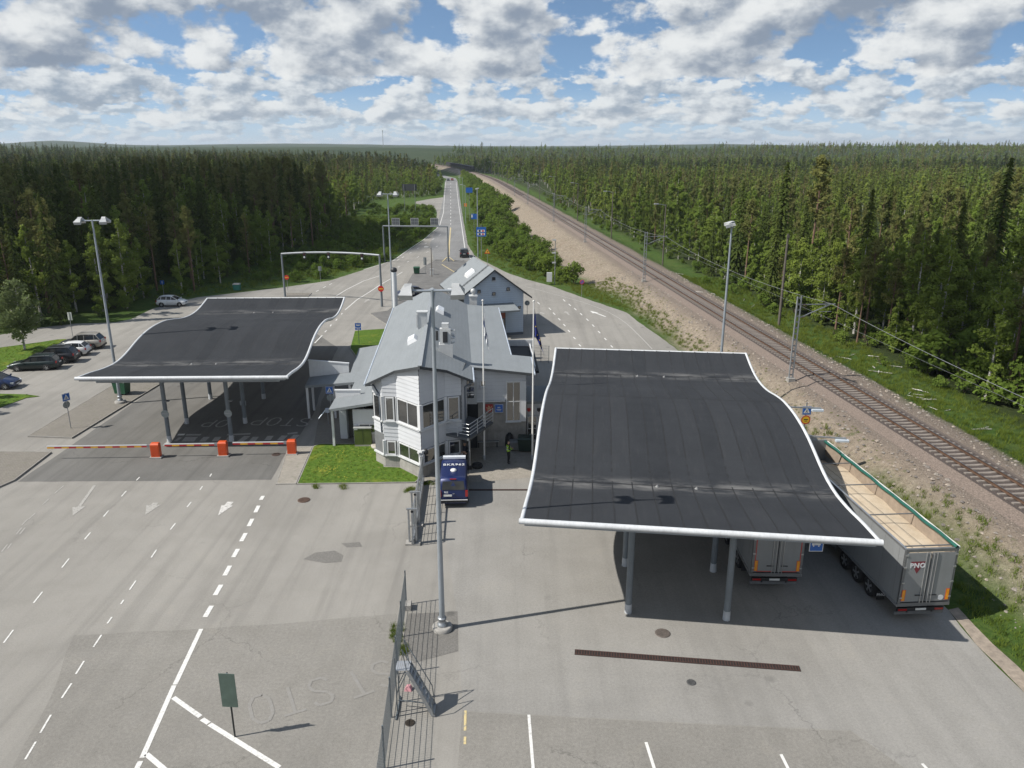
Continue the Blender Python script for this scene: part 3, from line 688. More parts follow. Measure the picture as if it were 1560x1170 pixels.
def canopy(A, B, Cc, D, label, colS, cols):
    """A,B front left/right, C,D back right/left corner (x, y)"""
    A, B, Cc, D = [Vector(p) for p in (A, B, Cc, D)]
    L_ = ((D - A).length + (Cc - B).length) / 2; W_ = ((B - A).length + (Cc - D).length) / 2
    fy = ((D - A) + (Cc - B)).normalized(); rz = math.atan2(fy.y, fy.x) - math.pi / 2
    t = thing('canopy', label, 'canopy', (A.x, A.y, 0), rz)
    Mi = t.matrix_basis.inverted()
    def P(u, s, z):     # u across 0..1, s metres along
        k = s / L_; p = (A.lerp(B, u)).lerp(D.lerp(Cc, u), k)
        q_ = Mi @ Vector((p.x, p.y, 0)); return Vector((q_.x, q_.y, z))
    sc_ = L_ / 31.25
    # deck
    n = 44; ss = [L_ * i / n for i in range(n + 1)]
    mb = MB(); T = []; Bt = []
    for s_ in ss:
        z = zprof(s_ / sc_) - .02
        T += [P(.004, s_, z), P(.996, s_, z)]; Bt += [P(.004, s_, z - .26), P(.996, s_, z - .26)]
    k = len(T)
    mb.add(T + Bt, [(2 * i, 2 * i + 1, 2 * i + 3, 2 * i + 2) for i in range(n)] + [(k + 2 * i, k + 2 * i + 2, k + 2 * i + 3, k + 2 * i + 1) for i in range(n)] + [(2 * i, 2 * i + 2, k + 2 * i + 2, k + 2 * i) for i in range(n)]
           + [(2 * i + 1, k + 2 * i + 1, k + 2 * i + 3, 2 * i + 3) for i in range(n)] + [(0, k, k + 1, 1), (2 * n, 2 * n + 1, k + 2 * n + 1, k + 2 * n)], 0)
    deck = mb.build('deck', SOFFIT, t)
    # roofing felt strips, each lapping its neighbour, in three lengths
    NST = 15; rows = [(0.15, 5.9), (5.9, 17.6), (17.6, 26.1), (26.1, 31.1)]
    for r_, (s0, s1) in enumerate(rows):
        for j in range(NST):
            u0, u1 = j / NST + .002, (j + 1) / NST + .0035
            u1 = min(u1, .998)
            m_ = max(4, int((s1 - s0) / .8)); v = []
            jit = random.uniform(-.0012, .0012)
            for i in range(m_ + 1):
                s_ = (s0 + (s1 - s0) * i / m_) * sc_
                lap = .004 * (r_ % 2) + .003
                z = zprof(s_ / sc_)
                v += [P(u0 + jit, s_, z + lap - .006), P(u0 + jit, s_, z + lap + .012), P(u1 + jit, s_, z + lap + .001)]
            f = []
            for i in range(m_):
                o_ = 3 * i
                f += [(o_, o_ + 1, o_ + 4, o_ + 3), (o_ + 1, o_ + 2, o_ + 5, o_ + 4)]
            f += [(0, 2, 1), (3 * m_, 3 * m_ + 1, 3 * m_ + 2)]
            MB().add(v, f).build('felt_strip', FELT, t)
    # dark laps between the strips
    seam = MB()
    for j in range(1, NST):
        prv = None
        for s_ in ss:
            z = zprof(s_ / sc_) + .0195
            a, b_ = P(j / NST + .0016, s_, z), P(j / NST + .0056, s_, z)
            if prv: seam.add([prv[0], prv[1], b_, a], [(0, 1, 2, 3)])
            prv = (a, b_)
    for s_ in (5.9, 17.6, 26.1):
        z = zprof(s_) + .021
        seam.add([P(.01, s_ * sc_ - .035, z), P(.99, s_ * sc_ - .035, z), P(.99, s_ * sc_ + .035, z), P(.01, s_ * sc_ + .035, z)], [(0, 1, 2, 3)])
    seam.build('lap_seam', pm('felt_lap', (.009, .0095, .011), .8), t)
    # rounded white eaves pipe on four sides
    def pipe(pts, r):
        m_ = MB(); N_ = 12; rings = []
        for i, p in enumerate(pts):
            d = (pts[min(i + 1, len(pts) - 1)] - pts[max(i - 1, 0)]).normalized(); a = d.cross(Vector((0, 0, 1))).normalized(); b_ = a.cross(d)
            rings.append([p + a * math.cos(2 * math.pi * k_ / N_) * r + b_ * math.sin(2 * math.pi * k_ / N_) * r for k_ in range(N_)])
        vs = [v for r_ in rings for v in r_]
        m_.add(vs, [(i * N_ + k_, (i + 1) * N_ + k_, (i + 1) * N_ + (k_ + 1) % N_, i * N_ + (k_ + 1) % N_) for i in range(len(rings) - 1) for k_ in range(N_)], 0, True)
        m_.add(rings[0], [tuple(range(N_))]); m_.add(rings[-1], [tuple(range(N_ - 1, -1, -1))])
        return m_
    r = .135
    pipe([P(u, 0, zprof(0) - .06) for u in (-.012, .25, .5, .75, 1.012)], r).build('eaves_pipe', EDGE, t)
    pipe([P(u, L_, zprof(31.25) - .06) for u in (-.008, .5, 1.008)], r * .7).build('eaves_pipe', EDGE, t)
    for u in (-.004, 1.004): pipe([P(u, s_, zprof(s_ / sc_) - .05) for s_ in ss], r * .78).build('eaves_pipe', EDGE, t)
    # ribs under the deck
    rib = MB()
    for s_ in (1.2, 10., 21., 30.): rib.beam(P(.05, s_, zprof(s_) - .44), P(.95, s_, zprof(s_) - .44), .22, .34)
    rib.build('cross_beam', SOFFIT, t)
    for u in cols:
        g = MB(); prv = None
        for s_ in ss[2:-2]:
            p = P(u, s_, zprof(s_ / sc_) - .45)
            if prv: g.beam(prv, p, .2, .3)
            prv = p
        g.build('girder', SOFFIT, t)
    # columns on white-footed bases
    for s_ in colS:
        for u in cols:
            p = P(u, s_, 0); z = zprof(s_ / sc_) - .5
            c = MB().tube((p.x, p.y, 0), (p.x, p.y, z), .16, .16, 14).build('column', STEEL_G, t)
            MB().tube((p.x, p.y, 0), (p.x, p.y, .5), .185, .17, 14).build('column_foot', pm('foot_paint', (.5, .52, .54), .6, streak=.3), c)
    # roof outlets in the valleys
    for s_ in (5.75, 25.9):
        for u in (.42, .55):
            p = P(u, s_, zprof(s_)); MB().lathe((p.x, p.y, p.z + .02), [(.11, 0), (.10, .03), (.05, .06), (.035, .1)], 10).build('roof_outlet', LAMPD0, t)
    return t, P
CR, PR = canopy((.50, 31.47), (15.59, 29.53), (18.92, 60.86), (3.72, 62.57), 'wave-roofed dark canopy over the parked lorry trailers at right', (2.4, 6.9, 16, 25, 29.4), (.33, .64))
CL, PL = canopy((-31.5, 53.79), (-16.51, 54.13), (-18.67, 85.07), (-33.62, 84.68), 'wave-roofed dark canopy over the barrier lanes at left', (2.4, 6.5, 13, 20, 28.5), (.335, .655))
# ------------------------------------------------------------------ light masts
MASTG = pm('mast_steel', (.40, .44, .48), .45, .45, var=.1, scale=1.5, streak=.12)
LAMPW = pm('lamp_housing', (.46, .47, .47), .45, var=.08, scale=3, streak=.1)
LAMPD = pm('lamp_bracket_dark', (.22, .23, .24), .5, .4)
LENS = pm('lamp_lens', (.55, .57, .58), .12, 0, var=.05, spec=.8)
def flood(parent, loc, rz, tilt):
    """floodlight head: tapered housing with a flared visor and lens"""
    M = Matrix.Translation(loc) @ Matrix.Rotation(rz, 4, 'Z') @ Matrix.Rotation(tilt, 4, 'X')
    mb = MB(); w0, w1, l = .16, .29, .5
    v = [(-w0, .0, -.1), (w0, .0, -.1), (w0, .0, .14), (-w0, .0, .14), (-w1, -l, -.14), (w1, -l, -.14), (w1, -l, .1), (-w1, -l, .1)]
    mb.add([M @ Vector(p) for p in v], [(0, 1, 2, 3), (3, 2, 6, 7), (0, 3, 7, 4), (1, 5, 6, 2), (4, 7, 6, 5), (0, 4, 5, 1)])
    b2 = [(-.16, .0, -.06), (.16, .0, -.06), (.16, .26, -.06), (-.16, .26, -.06), (-.16, .0, .12), (.16, .0, .12), (.16, .2, .12), (-.16, .2, .12)]
    mb.add([M @ Vector(p) for p in b2], [(0, 3, 2, 1), (4, 5, 6, 7), (1, 2, 6, 5), (2, 3, 7, 6), (3, 0, 4, 7)])
    h = mb.build('lamp_head', LAMPW, parent)
    MB().add([M @ Vector(p) for p in ((-w1 + .04, -l + .05, -.152), (w1 - .04, -l + .05, -.152), (w0, -.05, -.113), (-w0, -.05, -.113))], [(0, 3, 2, 1)]).build('lens', LENS, h)
    br = MB(); br.beam(M @ Vector((-.2, -.25, 0)), M @ Vector((-.2, .12, -.2)), .03); br.beam(M @ Vector((.2, -.25, 0)), M @ Vector((.2, .12, -.2)), .03); br.beam(M @ Vector((-.2, .12, -.2)), M @ Vector((.2, .12, -.2)), .05)
    br.build('bracket', LAMPD, h)
def mast(base, H_, label, heads=4, r0=.17, rz=0., pedestal=True, span=1.0, group=None):
    t = thing('light_mast', label, 'light mast', base, rz, group)
    if pedestal: MB().lathe((0, 0, 0), [(.48, -.05), (.48, .16), (.42, .2)], 18).build('pedestal', CONC, t)
    MB().tube((0, 0, .1), (0, 0, H_), r0, r0 * .5, 14).build('pole', MASTG, t)
    MB().lathe((0, 0, .2), [(r0 * 1.7, 0), (r0 * 1.7, .12), (r0 * 1.2, .16), (r0 * 1.2, .34), (r0 * 1.5, .36), (r0 * 1.5, .44), (r0 * 1.05, .46)], 16).build('base_flange', GALV, t)
    if heads == 4:
        MB().tube((-span - .2, 0, H_ - .05), (span + .2, 0, H_ - .05), .055, .055, 10).build('crossarm', MASTG, t)
        for s in (-1, 1):
            flood(t, (s * span, -.12, H_ + .02), R(s * 8), R(28)); flood(t, (s * span, .12, H_ + .06), R(180 - s * 8), R(28))
    else:
        MB().tube((0, -.3, H_ - .05), (0, .3, H_ - .05), .05, .05, 10).build('crossarm', MASTG, t)
        for s in ((-1, 1)[:heads]):
            flood(t, (0, s * .25, H_ + .02 + .12 * (s > 0)), R(-78 + 20 * s), R(10))
    return t
def top_xy(px, py, h): return G(px, py, h)
b0 = G(674, 958)
mast((b0.x, b0.y, 0), 16.3, 'tall grey light mast beside the mesh fence in the foreground', 4, .14, R(3), True, 1.0)
p = G(140.5, 337, 16.0); mast((p.x, p.y, .1), 16.0, 'tall light mast with four floodlights behind the left canopy', 4, .14, R(8), True, .95)
p = G(1115, 343, 16.0); mast((p.x, p.y, 0), 16.0, 'tall light mast with two lamps behind the right canopy', 2, .135, R(-4))
p = G(590.5, 295, 16.3); mast((p.x, p.y, 0), 16.3, 'tall light mast standing on the island behind the station', 4, .13, R(0), True, .95)

# ------------------------------------------------------------------ flagpoles and flags
POLEW = pm('flagpole_white', (.80, .79, .76), .35, var=.05, scale=1)
def flag_mat(kind):
    m, nt, b = matn('flag_' + kind); q = NT(nt)
    vec = q.n('ShaderNodeTexCoord').outputs['Object']
    if kind == 'cross':
        sx = q.n('ShaderNodeSeparateXYZ', {0: vec}); z = sx.outputs[2]; att = q.n('ShaderNodeAttribute', attribute_name='fuv')
        s = q.n('ShaderNodeSeparateXYZ', {0: att.outputs['Vector']})
        a = q.mapr(q.math('ABSOLUTE', q.math('SUBTRACT', s.outputs[0], .36)), .08, .082, 1, 0); c = q.mapr(q.math('ABSOLUTE', q.math('SUBTRACT', s.outputs[1], .5)), .13, .132, 1, 0)
        f = q.math('MAXIMUM', a, c); col = q.mix(f, (.72, .73, .74), (.012, .045, .19))
    else:
        col = q.ramp(q.noise(vec, 2, 3), [(.3, (.008, .014, .10)), (.7, (.014, .025, .16))])
    q.L.new(col, b.inputs['Base Color']); b.inputs['Roughness'].default_value = .8
    return m
def flagpole(base, H_, label, kind, flabel):
    t = thing('flagpole', label, 'flagpole', base)
    MB().tube((0, 0, 0), (0, 0, H_), .075, .04, 12).build('pole', POLEW, t)
    MB().lathe((0, 0, H_), [(.03, 0), (.075, .03), (.08, .08), (.04, .13)], 10).build('finial', POLEW, t)
    MB().lathe((0, 0, 0), [(.14, 0), (.14, .3), (.09, .34)], 12).build('pole_sleeve', GALV, t)
    # limp flag: the hoist is up the pole and the fly hangs in folds
    nu, nv = 22, 26; W_, Hh = 2.9, 1.9; vs = []; uv = []
    for j in range(nv + 1):
        v = j / nv
        for i in range(nu + 1):
            u = i / nu
            sp = .12 + (.46 if kind == 'cross' else .62) * v ** .8 * 1.0
            x = .05 + sp * u * (1 if kind != 'cross' else .75) + .0 * v
            y = .10 * math.sin(u * 15 + v * 2.5) * (.3 + .7 * v) * (1 - .2 * u)
            drop = 1.45 * u ** 1.25
            z = H_ - .45 - (Hh * v + drop)
            vs.append((x + .03 * math.sin(v * 9 + u * 4), y, z)); uv.append((u, v, 0))
    me = bpy.data.meshes.new('flag'); me.from_pydata(vs, [], [(j * (nu + 1) + i, j * (nu + 1) + i + 1, (j + 1) * (nu + 1) + i + 1, (j + 1) * (nu + 1) + i) for j in range(nv) for i in range(nu)])
    at = me.attributes.new('fuv', 'FLOAT_VECTOR', 'POINT'); at.data.foreach_set('vector', [c for t_ in uv for c in t_])
    me.polygons.foreach_set('use_smooth', [True] * len(me.polygons)); me.materials.append(flag_mat(kind))
    f = bpy.data.objects.new('flag', me); C.objects.link(f); f.location = base; tag(f, flabel, 'flag')
    if kind != 'cross':
        st = MB()
        for (i, j) in ((5, 14), (9, 17), (14, 19), (18, 21), (7, 21), (16, 15)):
            c = Vector(vs[j * (nu + 1) + i]) + Vector((0, -.02, 0)); pts = []
            for k in range(10):
                a = math.pi / 2 + k * math.pi / 5; r = .075 if k % 2 == 0 else .03; pts.append(c + Vector((math.cos(a) * r, -.012, math.sin(a) * r)))
            st.add(pts, [tuple(range(10))])
        st.build('star', pm('flag_yellow', (.75, .52, .05), .7), f)
p = G(738, 700); flagpole((p.x, p.y, 0), 11.75, 'white flagpole with a white and blue flag before the station', 'cross', 'limp white flag with a blue cross hanging on its pole')
p = G(811, 700); flagpole((p.x, p.y, 0), 11.7, 'white flagpole with a dark blue flag beside the right canopy', 'stars', 'limp dark blue flag with yellow stars on its pole')
# ------------------------------------------------------------------ station building
SIDING = pm('siding_white', (.60, .615, .64), .6, var=.06, scale=.8, streak=.06)
SIDING_B = pm('siding_pale_blue', (.46, .55, .66), .6, var=.06, scale=.8, streak=.06)
TRIM = pm('trim_white', (.68, .69, .70), .5, var=.04)
FRAME_D = pm('frame_dark', (.03, .032, .036), .5)
def glass_mat():
    m, nt, b = matn('window_glass'); q = NT(nt)
    vec = q.n('ShaderNodeTexCoord').outputs['Object']
    c = q.ramp(q.noise(vec, .7, 3), [(.35, (.012, .014, .016)), (.7, (.05, .05, .048))])
    q.L.new(c, b.inputs['Base Color']); b.inputs['Roughness'].default_value = .03; b.inputs['Specular IOR Level'].default_value = 1.0; b.inputs['IOR'].default_value = 1.9
    q.L.new(q.bump(q.noise(vec, .8, 2), .04, .05), b.inputs['Normal'])
    return m
GLASS = glass_mat()
def roof_mat(name, col):
    m, nt, b = matn(name); q = NT(nt); col = tuple(c * ALB for c in col)
    pos = q.n('ShaderNodeNewGeometry').outputs['Position']
    rows = q.n('ShaderNodeTexWave', {'Vector': q.scalev(pos, 0, 0, 1), 'Scale': 2.2, 'Distortion': .4, 'Detail': 2.}, wave_type='BANDS', bands_direction='Z').outputs[0]
    n1 = q.noise(q.scalev(pos, .9, .25, 1.4), 1.2, 5, .65); n2 = q.noise(pos, 14, 3, .7)
    d = lambda f: tuple(c * f for c in col)
    c = q.ramp(n1, [(.28, d(.9)), (.5, col), (.75, d(1.07))])
    c = q.mix(q.mapr(rows, .82, .98, 0, .12), c, d(.7)); c = q.mix(.25, c, q.ramp(n2, [(.3, (.2, .2, .2)), (.7, (.8, .8, .8))]), 'SOFT_LIGHT')
    q.L.new(c, b.inputs['Base Color']); b.inputs['Roughness'].default_value = .75; b.inputs['Specular IOR Level'].default_value = .35
    q.L.new(q.bump(rows, .12, .02), b.inputs['Normal'])
    return m
ROOF_G = roof_mat('roof_grey', (.235, .255, .268))
FASCIA = pm('fascia_dark', (.05, .055, .06), .55)

def clip_band(poly, z0, z1):
    def cl(P, keep, zz):
        o = []
        for i in range(len(P)):
            a, b_ = P[i], P[(i + 1) % len(P)]; ka, kb = keep(a[1]), keep(b_[1])
            if ka: o.append(a)
            if ka != kb:
                t = (zz - a[1]) / (b_[1] - a[1]); o.append((a[0] + (b_[0] - a[0]) * t, zz))
        return o
    P = cl(poly, lambda z: z >= z0 - 1e-9, z0)
    return cl(P, lambda z: z <= z1 + 1e-9, z1) if len(P) >= 3 else []
def siding(mb, p0, p1, poly, step=.29, m=0, proud=.028, gap=.013):
    """lapped boards on the vertical facet p0->p1 (outward = right-hand side of p0->p1), poly in (s, z)"""
    p0, p1 = Vector(p0[:2]), Vector(p1[:2]); d = (p1 - p0).normalized(); n = Vector((d.y, -d.x))
    zs = [p[1] for p in poly]; z = min(zs)
    W_ = lambda s, zz, o: (p0.x + d.x * s + n.x * o, p0.y + d.y * s + n.y * o, zz)
    while z < max(zs) - .01:
        P = clip_band(poly, z + gap, z + step)
        if len(P) >= 3:
            off = lambda zz: .006 + proud * (1 - (zz - z) / step)
            mb.add([W_(s, zz, off(zz)) for s, zz in P], [tuple(range(len(P)))], m)
            lo = sorted(s for s, zz in P if abs(zz - z - gap) < 1e-6)
            if len(lo) >= 2: mb.add([W_(lo[0], z + gap, 0), W_(lo[-1], z + gap, 0), W_(lo[-1], z + gap, off(z + gap)), W_(lo[0], z + gap, off(z + gap))], [(0, 1, 2, 3)], m)
        z += step
def window(parent, p0, p1, s0, s1, z0, z1, cols=1, rows=1, fr=.075, name='window', frame=None, out=.05):
    """frame bars proud of the facet with glass between them"""
    p0, p1 = Vector(p0[:2]), Vector(p1[:2]); d = (p1 - p0).normalized(); n = Vector((d.y, -d.x))
    W_ = lambda s, z, o: Vector((p0.x + d.x * s + n.x * o, p0.y + d.y * s + n.y * o, z))
    mb = MB(); up = (n.x, n.y, 0)
    xs = [s0 + (s1 - s0) * i / cols for i in range(cols + 1)]; zs = [z0 + (z1 - z0) * i / rows for i in range(rows + 1)]
    for x in xs: mb.beam(W_(x, z0 - fr / 2, out), W_(x, z1 + fr / 2, out), fr if x in (xs[0], xs[-1]) else fr * .6, .09, 0, up)
    for z in zs: mb.beam(W_(s0 + fr / 2, z, out - .002), W_(s1 - fr / 2, z, out - .002), fr if z in (zs[0], zs[-1]) else fr * .6, .085, 0, up)
    o = mb.build(name, frame or TRIM, parent, world=True)
    for i in range(cols):
        for j in range(rows):
            MB().quad(W_(xs[i] + .01, zs[j] + .01, out + .005), W_(xs[i + 1] - .01, zs[j] + .01, out + .005), W_(xs[i + 1] - .01, zs[j + 1] - .01, out + .005), W_(xs[i] + .01, zs[j + 1] - .01, out + .005)).build('pane', GLASS, o, world=True)
    MB().beam(W_(s0 - .08, z0 - .07, out + .05), W_(s1 + .08, z0 - .07, out + .05), .16, .05, 0, (0, 0, 1)).build('sill', TRIM, o, world=True)
    return o

ST = thing('station_building', 'white clapboard station building with prow-shaped front and grey roof', 'building', (-6.2, 60, 0))
P0, L1, L2, L3 = (-6.21, 49.39), (-8.02, 51.2), (-9.05, 51.34), (-9.88, 52.3)
R1, R2 = (-4.65, 51.2), (-3.55, 51.55)
R3, W1 = (-3.38, 55.05), (1.05, 55.5)
UB = Vector((-.07, .9975)); NB = Vector((.9975, .07))      # along the ridge, to the right of it
RF = Vector((-6.03, 48.6))
def lat(x, y): return (Vector((x, y)) - RF).dot(NB)
def roofz(x, y):
    d = lat(x, y)
    return 8.25 + .52 * d if d < 0 else (8.25 - .514 * d if d < 3.5 else 6.45 - .105 * (d - 3.5))
def onroof(px, py):
    z = 7.0
    for _ in range(40):
        p = G(px, py, z); z = .5 * z + .5 * roofz(p.x, p.y)
    return G(px, py, z)
BL = lambda d, s: (RF + NB * d + UB * s)
# concrete plinths
pl = MB()
def wall_quad(mb, a, b_, z0, z1, m=0): mb.quad((a[0], a[1], z0), (b_[0], b_[1], z0), (b_[0], b_[1], z1), (a[0], a[1], z1), m)
L4 = tuple(Vector(L3) + UB * 26.5)
seq = [L3, L2, L1, P0, R1, R2, R3]
def zcut(a, b_, z1=None):
    return [(0, 0)]
for a, b_ in zip(seq[:-1], seq[1:]): wall_quad(pl, a, b_, -.05, .95)
wall_quad(pl, L4, L3, -.05, 9.0 if False else 6.2)
wall_quad(pl, R3, W1, -.05, 3.68)
W2 = (1.02, 60.0); W3 = (-.75, 60.2); W4 = tuple(BL(6.1, 27.5)); BK = tuple(BL(-3.3, 27.5))
wall_quad(pl, W1, W2, -.05, 5.9); wall_quad(pl, W2, W3, -.05, 5.9); wall_quad(pl, W3, W4, -.05, 5.95); 
pl.add([(W4[0], W4[1], 0), (BK[0], BK[1], 0), (BK[0], BK[1], 6.4), (*BL(0, 27.5), 8.0), (*BL(3.4, 27.5), 6.4), (W4[0], W4[1], 6.05)], [(0, 1, 2, 3, 4, 5)])
pl.build('plinth', CONC, ST, world=True)
# core behind the boards, coloured dark to stand for shade in the joints
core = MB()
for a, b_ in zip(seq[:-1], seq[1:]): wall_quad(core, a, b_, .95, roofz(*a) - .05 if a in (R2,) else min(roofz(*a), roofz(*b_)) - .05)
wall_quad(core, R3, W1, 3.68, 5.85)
core.build('wall_core', pm('joint_shade', (.16, .165, .17), .9), ST, world=True)
bd = MB()
def flen(a, b_): return (Vector(b_) - Vector(a)).length
def bands(a, b_, spans, last_top=True):
    L_ = flen(a, b_)
    for z0, z1 in spans:
        if z1 is None: siding(bd, a, b_, [(0, z0), (L_, z0), (L_, roofz(*b_) - .06), (0, roofz(*a) - .06)])
        else: siding(bd, a, b_, [(0, z0), (L_, z0), (L_, z1), (0, z1)])
for a, b_ in ((L2, L1), (L1, P0), (P0, R1), (R1, R2)): bands(a, b_, ((2.05, 3.5), (5.32, None)))
bands(L3, L2, ((2.5, 3.5), (5.32, None)))
bands(R2, R3, ((2.05, None),))
L_ = flen(R3, W1)
siding(bd, R3, W1, [(0, 3.72), (L_, 3.72), (L_, roofz(*W1) - .08), (0, roofz(*R3) - .08)])
bands(L4, L3, ((2.5, 6.2),))
siding(bd, W1, W2, [(0, 3.7), (flen(W1, W2), 3.7), (flen(W1, W2), 5.85), (0, 5.85)])
siding(bd, W3, W4, [(0, .9), (flen(W3, W4), .9), (flen(W3, W4), 5.9), (0, 5.9)])
bd.build('clapboards', SIDING, ST, world=True)['kind'] = 'stuff'
# corner boards, bay panels between the windows
cb = MB()
for a in (L1, P0, R1, L2):
    for z0, z1 in ((.95, 2.05), (3.5, 5.32)): cb.box((a[0], a[1], (z0 + z1) / 2), (.22, .22, z1 - z0), R(45) if a == P0 else R(20))
cb.build('corner_board', TRIM, ST, world=True)
for z in (3.47, .93):
    trim = MB()
    for a, b_ in ((L3, L2), (L2, L1), (L1, P0), (P0, R1), (R1, R2)):
        d = (Vector(b_) - Vector(a)).normalized(); n = Vector((d.y, -d.x)) * .06
        trim.beam((a[0] + n.x, a[1] + n.y, z), (b_[0] + n.x, b_[1] + n.y, z), .16, .11)
    trim.build('string_course', TRIM, ST, world=True)
for a, b_, c in ((L2, L1, 1), (L1, P0, 2), (P0, R1, 2), (R1, R2, 1), (L3, L2, 1)):
    L_ = flen(a, b_); m0 = .16 if c == 2 else .24
    if c == 1 and (a, b_) == (R1, R2): m0 = .2
    window(ST, a, b_, m0, L_ - m0, 3.6, 5.25, c)
    if a != L3: window(ST, a, b_, m0, L_ - m0, 1.03, 1.98, c)
# long side windows on the left wall above the annex
for s_ in (6, 10.5, 15, 19.5): window(ST, L4, L3, s_, s_ + 1.4, 4.4, 5.5, 2)
# wing: tall window, small window, blue concrete panel joints
sW = lambda x: flen(R3, W1) * (x - R3[0]) / (W1[0] - R3[0])
window(ST, R3, W1, sW(-.42), sW(.62), 2.05, 5.15, 2, 2, .09)
window(ST, R3, W1, sW(-2.35), sW(-1.98), 4.85, 5.3, 1, 1, .06)
cbw = MB(); cbw.beam((.85, 55.42, 2.0), (.85, 55.42, 5.2), .42, .1, 0, (0, -1, 0)); cbw.beam((-3.3, 54.97, 3.68), (-.5, 55.25, 3.68), .1, .09); cbw.build('corner_board', TRIM, ST, world=True)
# upper door on the landing, dark stair opening below
dr = MB(); dr.box((-3.05, 54.98, 4.55), (.86, .1, 2.05)); dr.build('door', pm('door_grey', (.52, .53, .53), .55, var=.05), ST, world=True)
for k in range(3): MB().box((-3.1, 54.92, 4.2 + k * .48), (.56, .04, .36)).build('door_pane', GLASS, ST, world=True)
MB().box((-2.95, 55.0, 2.9), (.8, .12, 1.25)).build('stair_recess', pm('recess_dark', (.02, .022, .025), .8), ST, world=True)
MB().box((-3.0, 54.96, 1.05), (.75, .1, 2.05)).build('door', pm('door_dark', (.05, .055, .065), .5), ST, world=True)
# glazed entrance wall right of the wing
EA, EB = (1.12, 56.4), (4.4, 56.7)
ent = MB(); ent.box((2.75, 56.7, 1.55), (3.3, .3, 3.1), R(5)); ent.build('entrance_wall', SIDING, ST, world=True)
window(ST, (1.15, 56.36), (4.4, 56.65), .05, .75, .1, 2.05, 2, 4, .07); window(ST, (1.15, 56.36), (4.4, 56.65), .85, 1.7, .1, 2.05, 2, 4, .07)
MB().slab([(1.05, 56.2, 3.3), (4.6, 56.5, 3.3), (4.3, 60.5, 3.3), (.95, 60.2, 3.3)], .2).build('entrance_roof', ROOF_G, ST, world=True)
for x, c in ((1.3, (.55, .02, .02)), (2.05, (.02, .02, .025)), (2.85, (.45, .02, .02))):
    MB().add([(x - .13, 56.28, 2.75), (x + .13, 56.28, 2.75), (x + .13, 56.28, 2.55), (x, 56.28, 2.42), (x - .13, 56.28, 2.55)], [(0, 4, 3, 2, 1)]).build('wall_emblem', pm('emblem_%d' % int(x * 10), c, .5), ST, world=True)
# coat-of-arms plate and blue notice on the concrete panel
em = MB(); c = Vector((-1.72, 55.1, 3.15)); pts = []
for x, z in ((-.28, .32), (.28, .32), (.3, -.05), (.17, -.27), (0, -.36), (-.17, -.27), (-.3, -.05)): pts.append((c.x + x, c.y - .04, c.z + z))
em.add(pts + [(p[0], p[1] + .05, p[2]) for p in pts], [(6, 5, 4, 3, 2, 1, 0)] + [(i, (i + 1) % 7, (i + 1) % 7 + 7, i + 7) for i in range(7)])
cr = em.build('crest_plate', pm('crest_red', (.42, .03, .03), .5, var=.2, scale=9), ST, world=True)
lion = MB()
for q_ in (((-.1, .2), (0, .22), (.06, .12), (-.04, .1)), ((-.14, .06), (.1, .1), (.13, -.08), (-.1, -.08)), ((-.12, -.08), (-.02, -.08), (-.06, -.24), (-.16, -.22)), ((.04, -.08), (.12, -.08), (.15, -.22), (.06, -.24)), ((.12, .1), (.2, .2), (.22, .1), (.13, .0)), ((-.2, .1), (-.12, .06), (-.12, .0), (-.22, .02))):
    lion.add([(c.x + x, c.y - .046, c.z + z) for x, z in q_], [(0, 1, 2, 3)])
lion.build('crest_figure', pm('crest_gold', (.55, .36, .22), .6), cr, world=True)
nb = MB().box((-.98, 55.1, 3.14), (.66, .05, .66)).build('notice_plate', pm('notice_blue', (.02, .13, .50), .45, var=.04), ST, world=True)
nd_ = MB(); c = Vector((-.98, 55.07, 3.14))
for x, z, w_, h_ in ((0, .305, .62, .03), (0, -.305, .62, .03), (-.305, 0, .03, .62), (.305, 0, .03, .62), (0, -.08, .36, .05), (0, -.16, .28, .03), (-.06, .06, .08, .06), (.06, .06, .08, .06), (0, .1, .2, .025)): nd_.box((c.x + x, c.y, c.z + z), (w_, .012, h_))
nd_.build('notice_print', TRIM, nb, world=True)

# ---- main roof
tip = onroof(639.5, 558.3); lm = onroof(600.5, 564.6); lc = onroof(567, 579); rm = onroof(680, 563.6); rc = onroof(716.5, 580)
lc = Vector((*BL(-3.95, 3.05), 0)); lc.z = roofz(lc.x, lc.y)
lb = Vector((*BL(-3.95, 29.8), 0)); lb.z = roofz(lb.x, lb.y)
rb = Vector((*BL(0, 29.6), 8.25)); br_ = Vector((*BL(3.5, 29.6), 6.45)); eb_ = Vector((*BL(6.65, 29.4), 0)); eb_.z = roofz(eb_.x, eb_.y)
rc = Vector((*BL(3.5, 2.6), 6.45)); bw = Vector((*BL(3.5, 5.95), 6.45)); wf = Vector((1.6, 54.75, 0)); wf.z = roofz(wf.x, wf.y); wb = Vector((1.45, 59.6, 0)); wb.z = roofz(wb.x, wb.y)
wj = Vector((*BL(6.65, 10.5), 0)); wj.z = roofz(wj.x, wj.y)
tip.z = 8.25
rf = MB()
T = [tip, lm, lc, lb, rb, br_, eb_, wj, wb, wf, bw, rc, rm]
faces = [(0, 4, 3, 2, 1), (0, 12, 11, 10, 5, 4), (10, 9, 8, 7, 6, 5)]
n_ = len(T); Bm = [p - Vector((0, 0, .2)) for p in T]
rf.add(T, faces, 0)
rf.add(Bm, [tuple(reversed(f)) for f in faces], 1)
out = [0, 1, 2, 3, 4, 5, 6, 7, 8, 9, 10, 11, 12]
rf.add(T + Bm, [(out[i], out[(i + 1) % 13], out[(i + 1) % 13] + n_, out[i] + n_) for i in range(13)], 1)
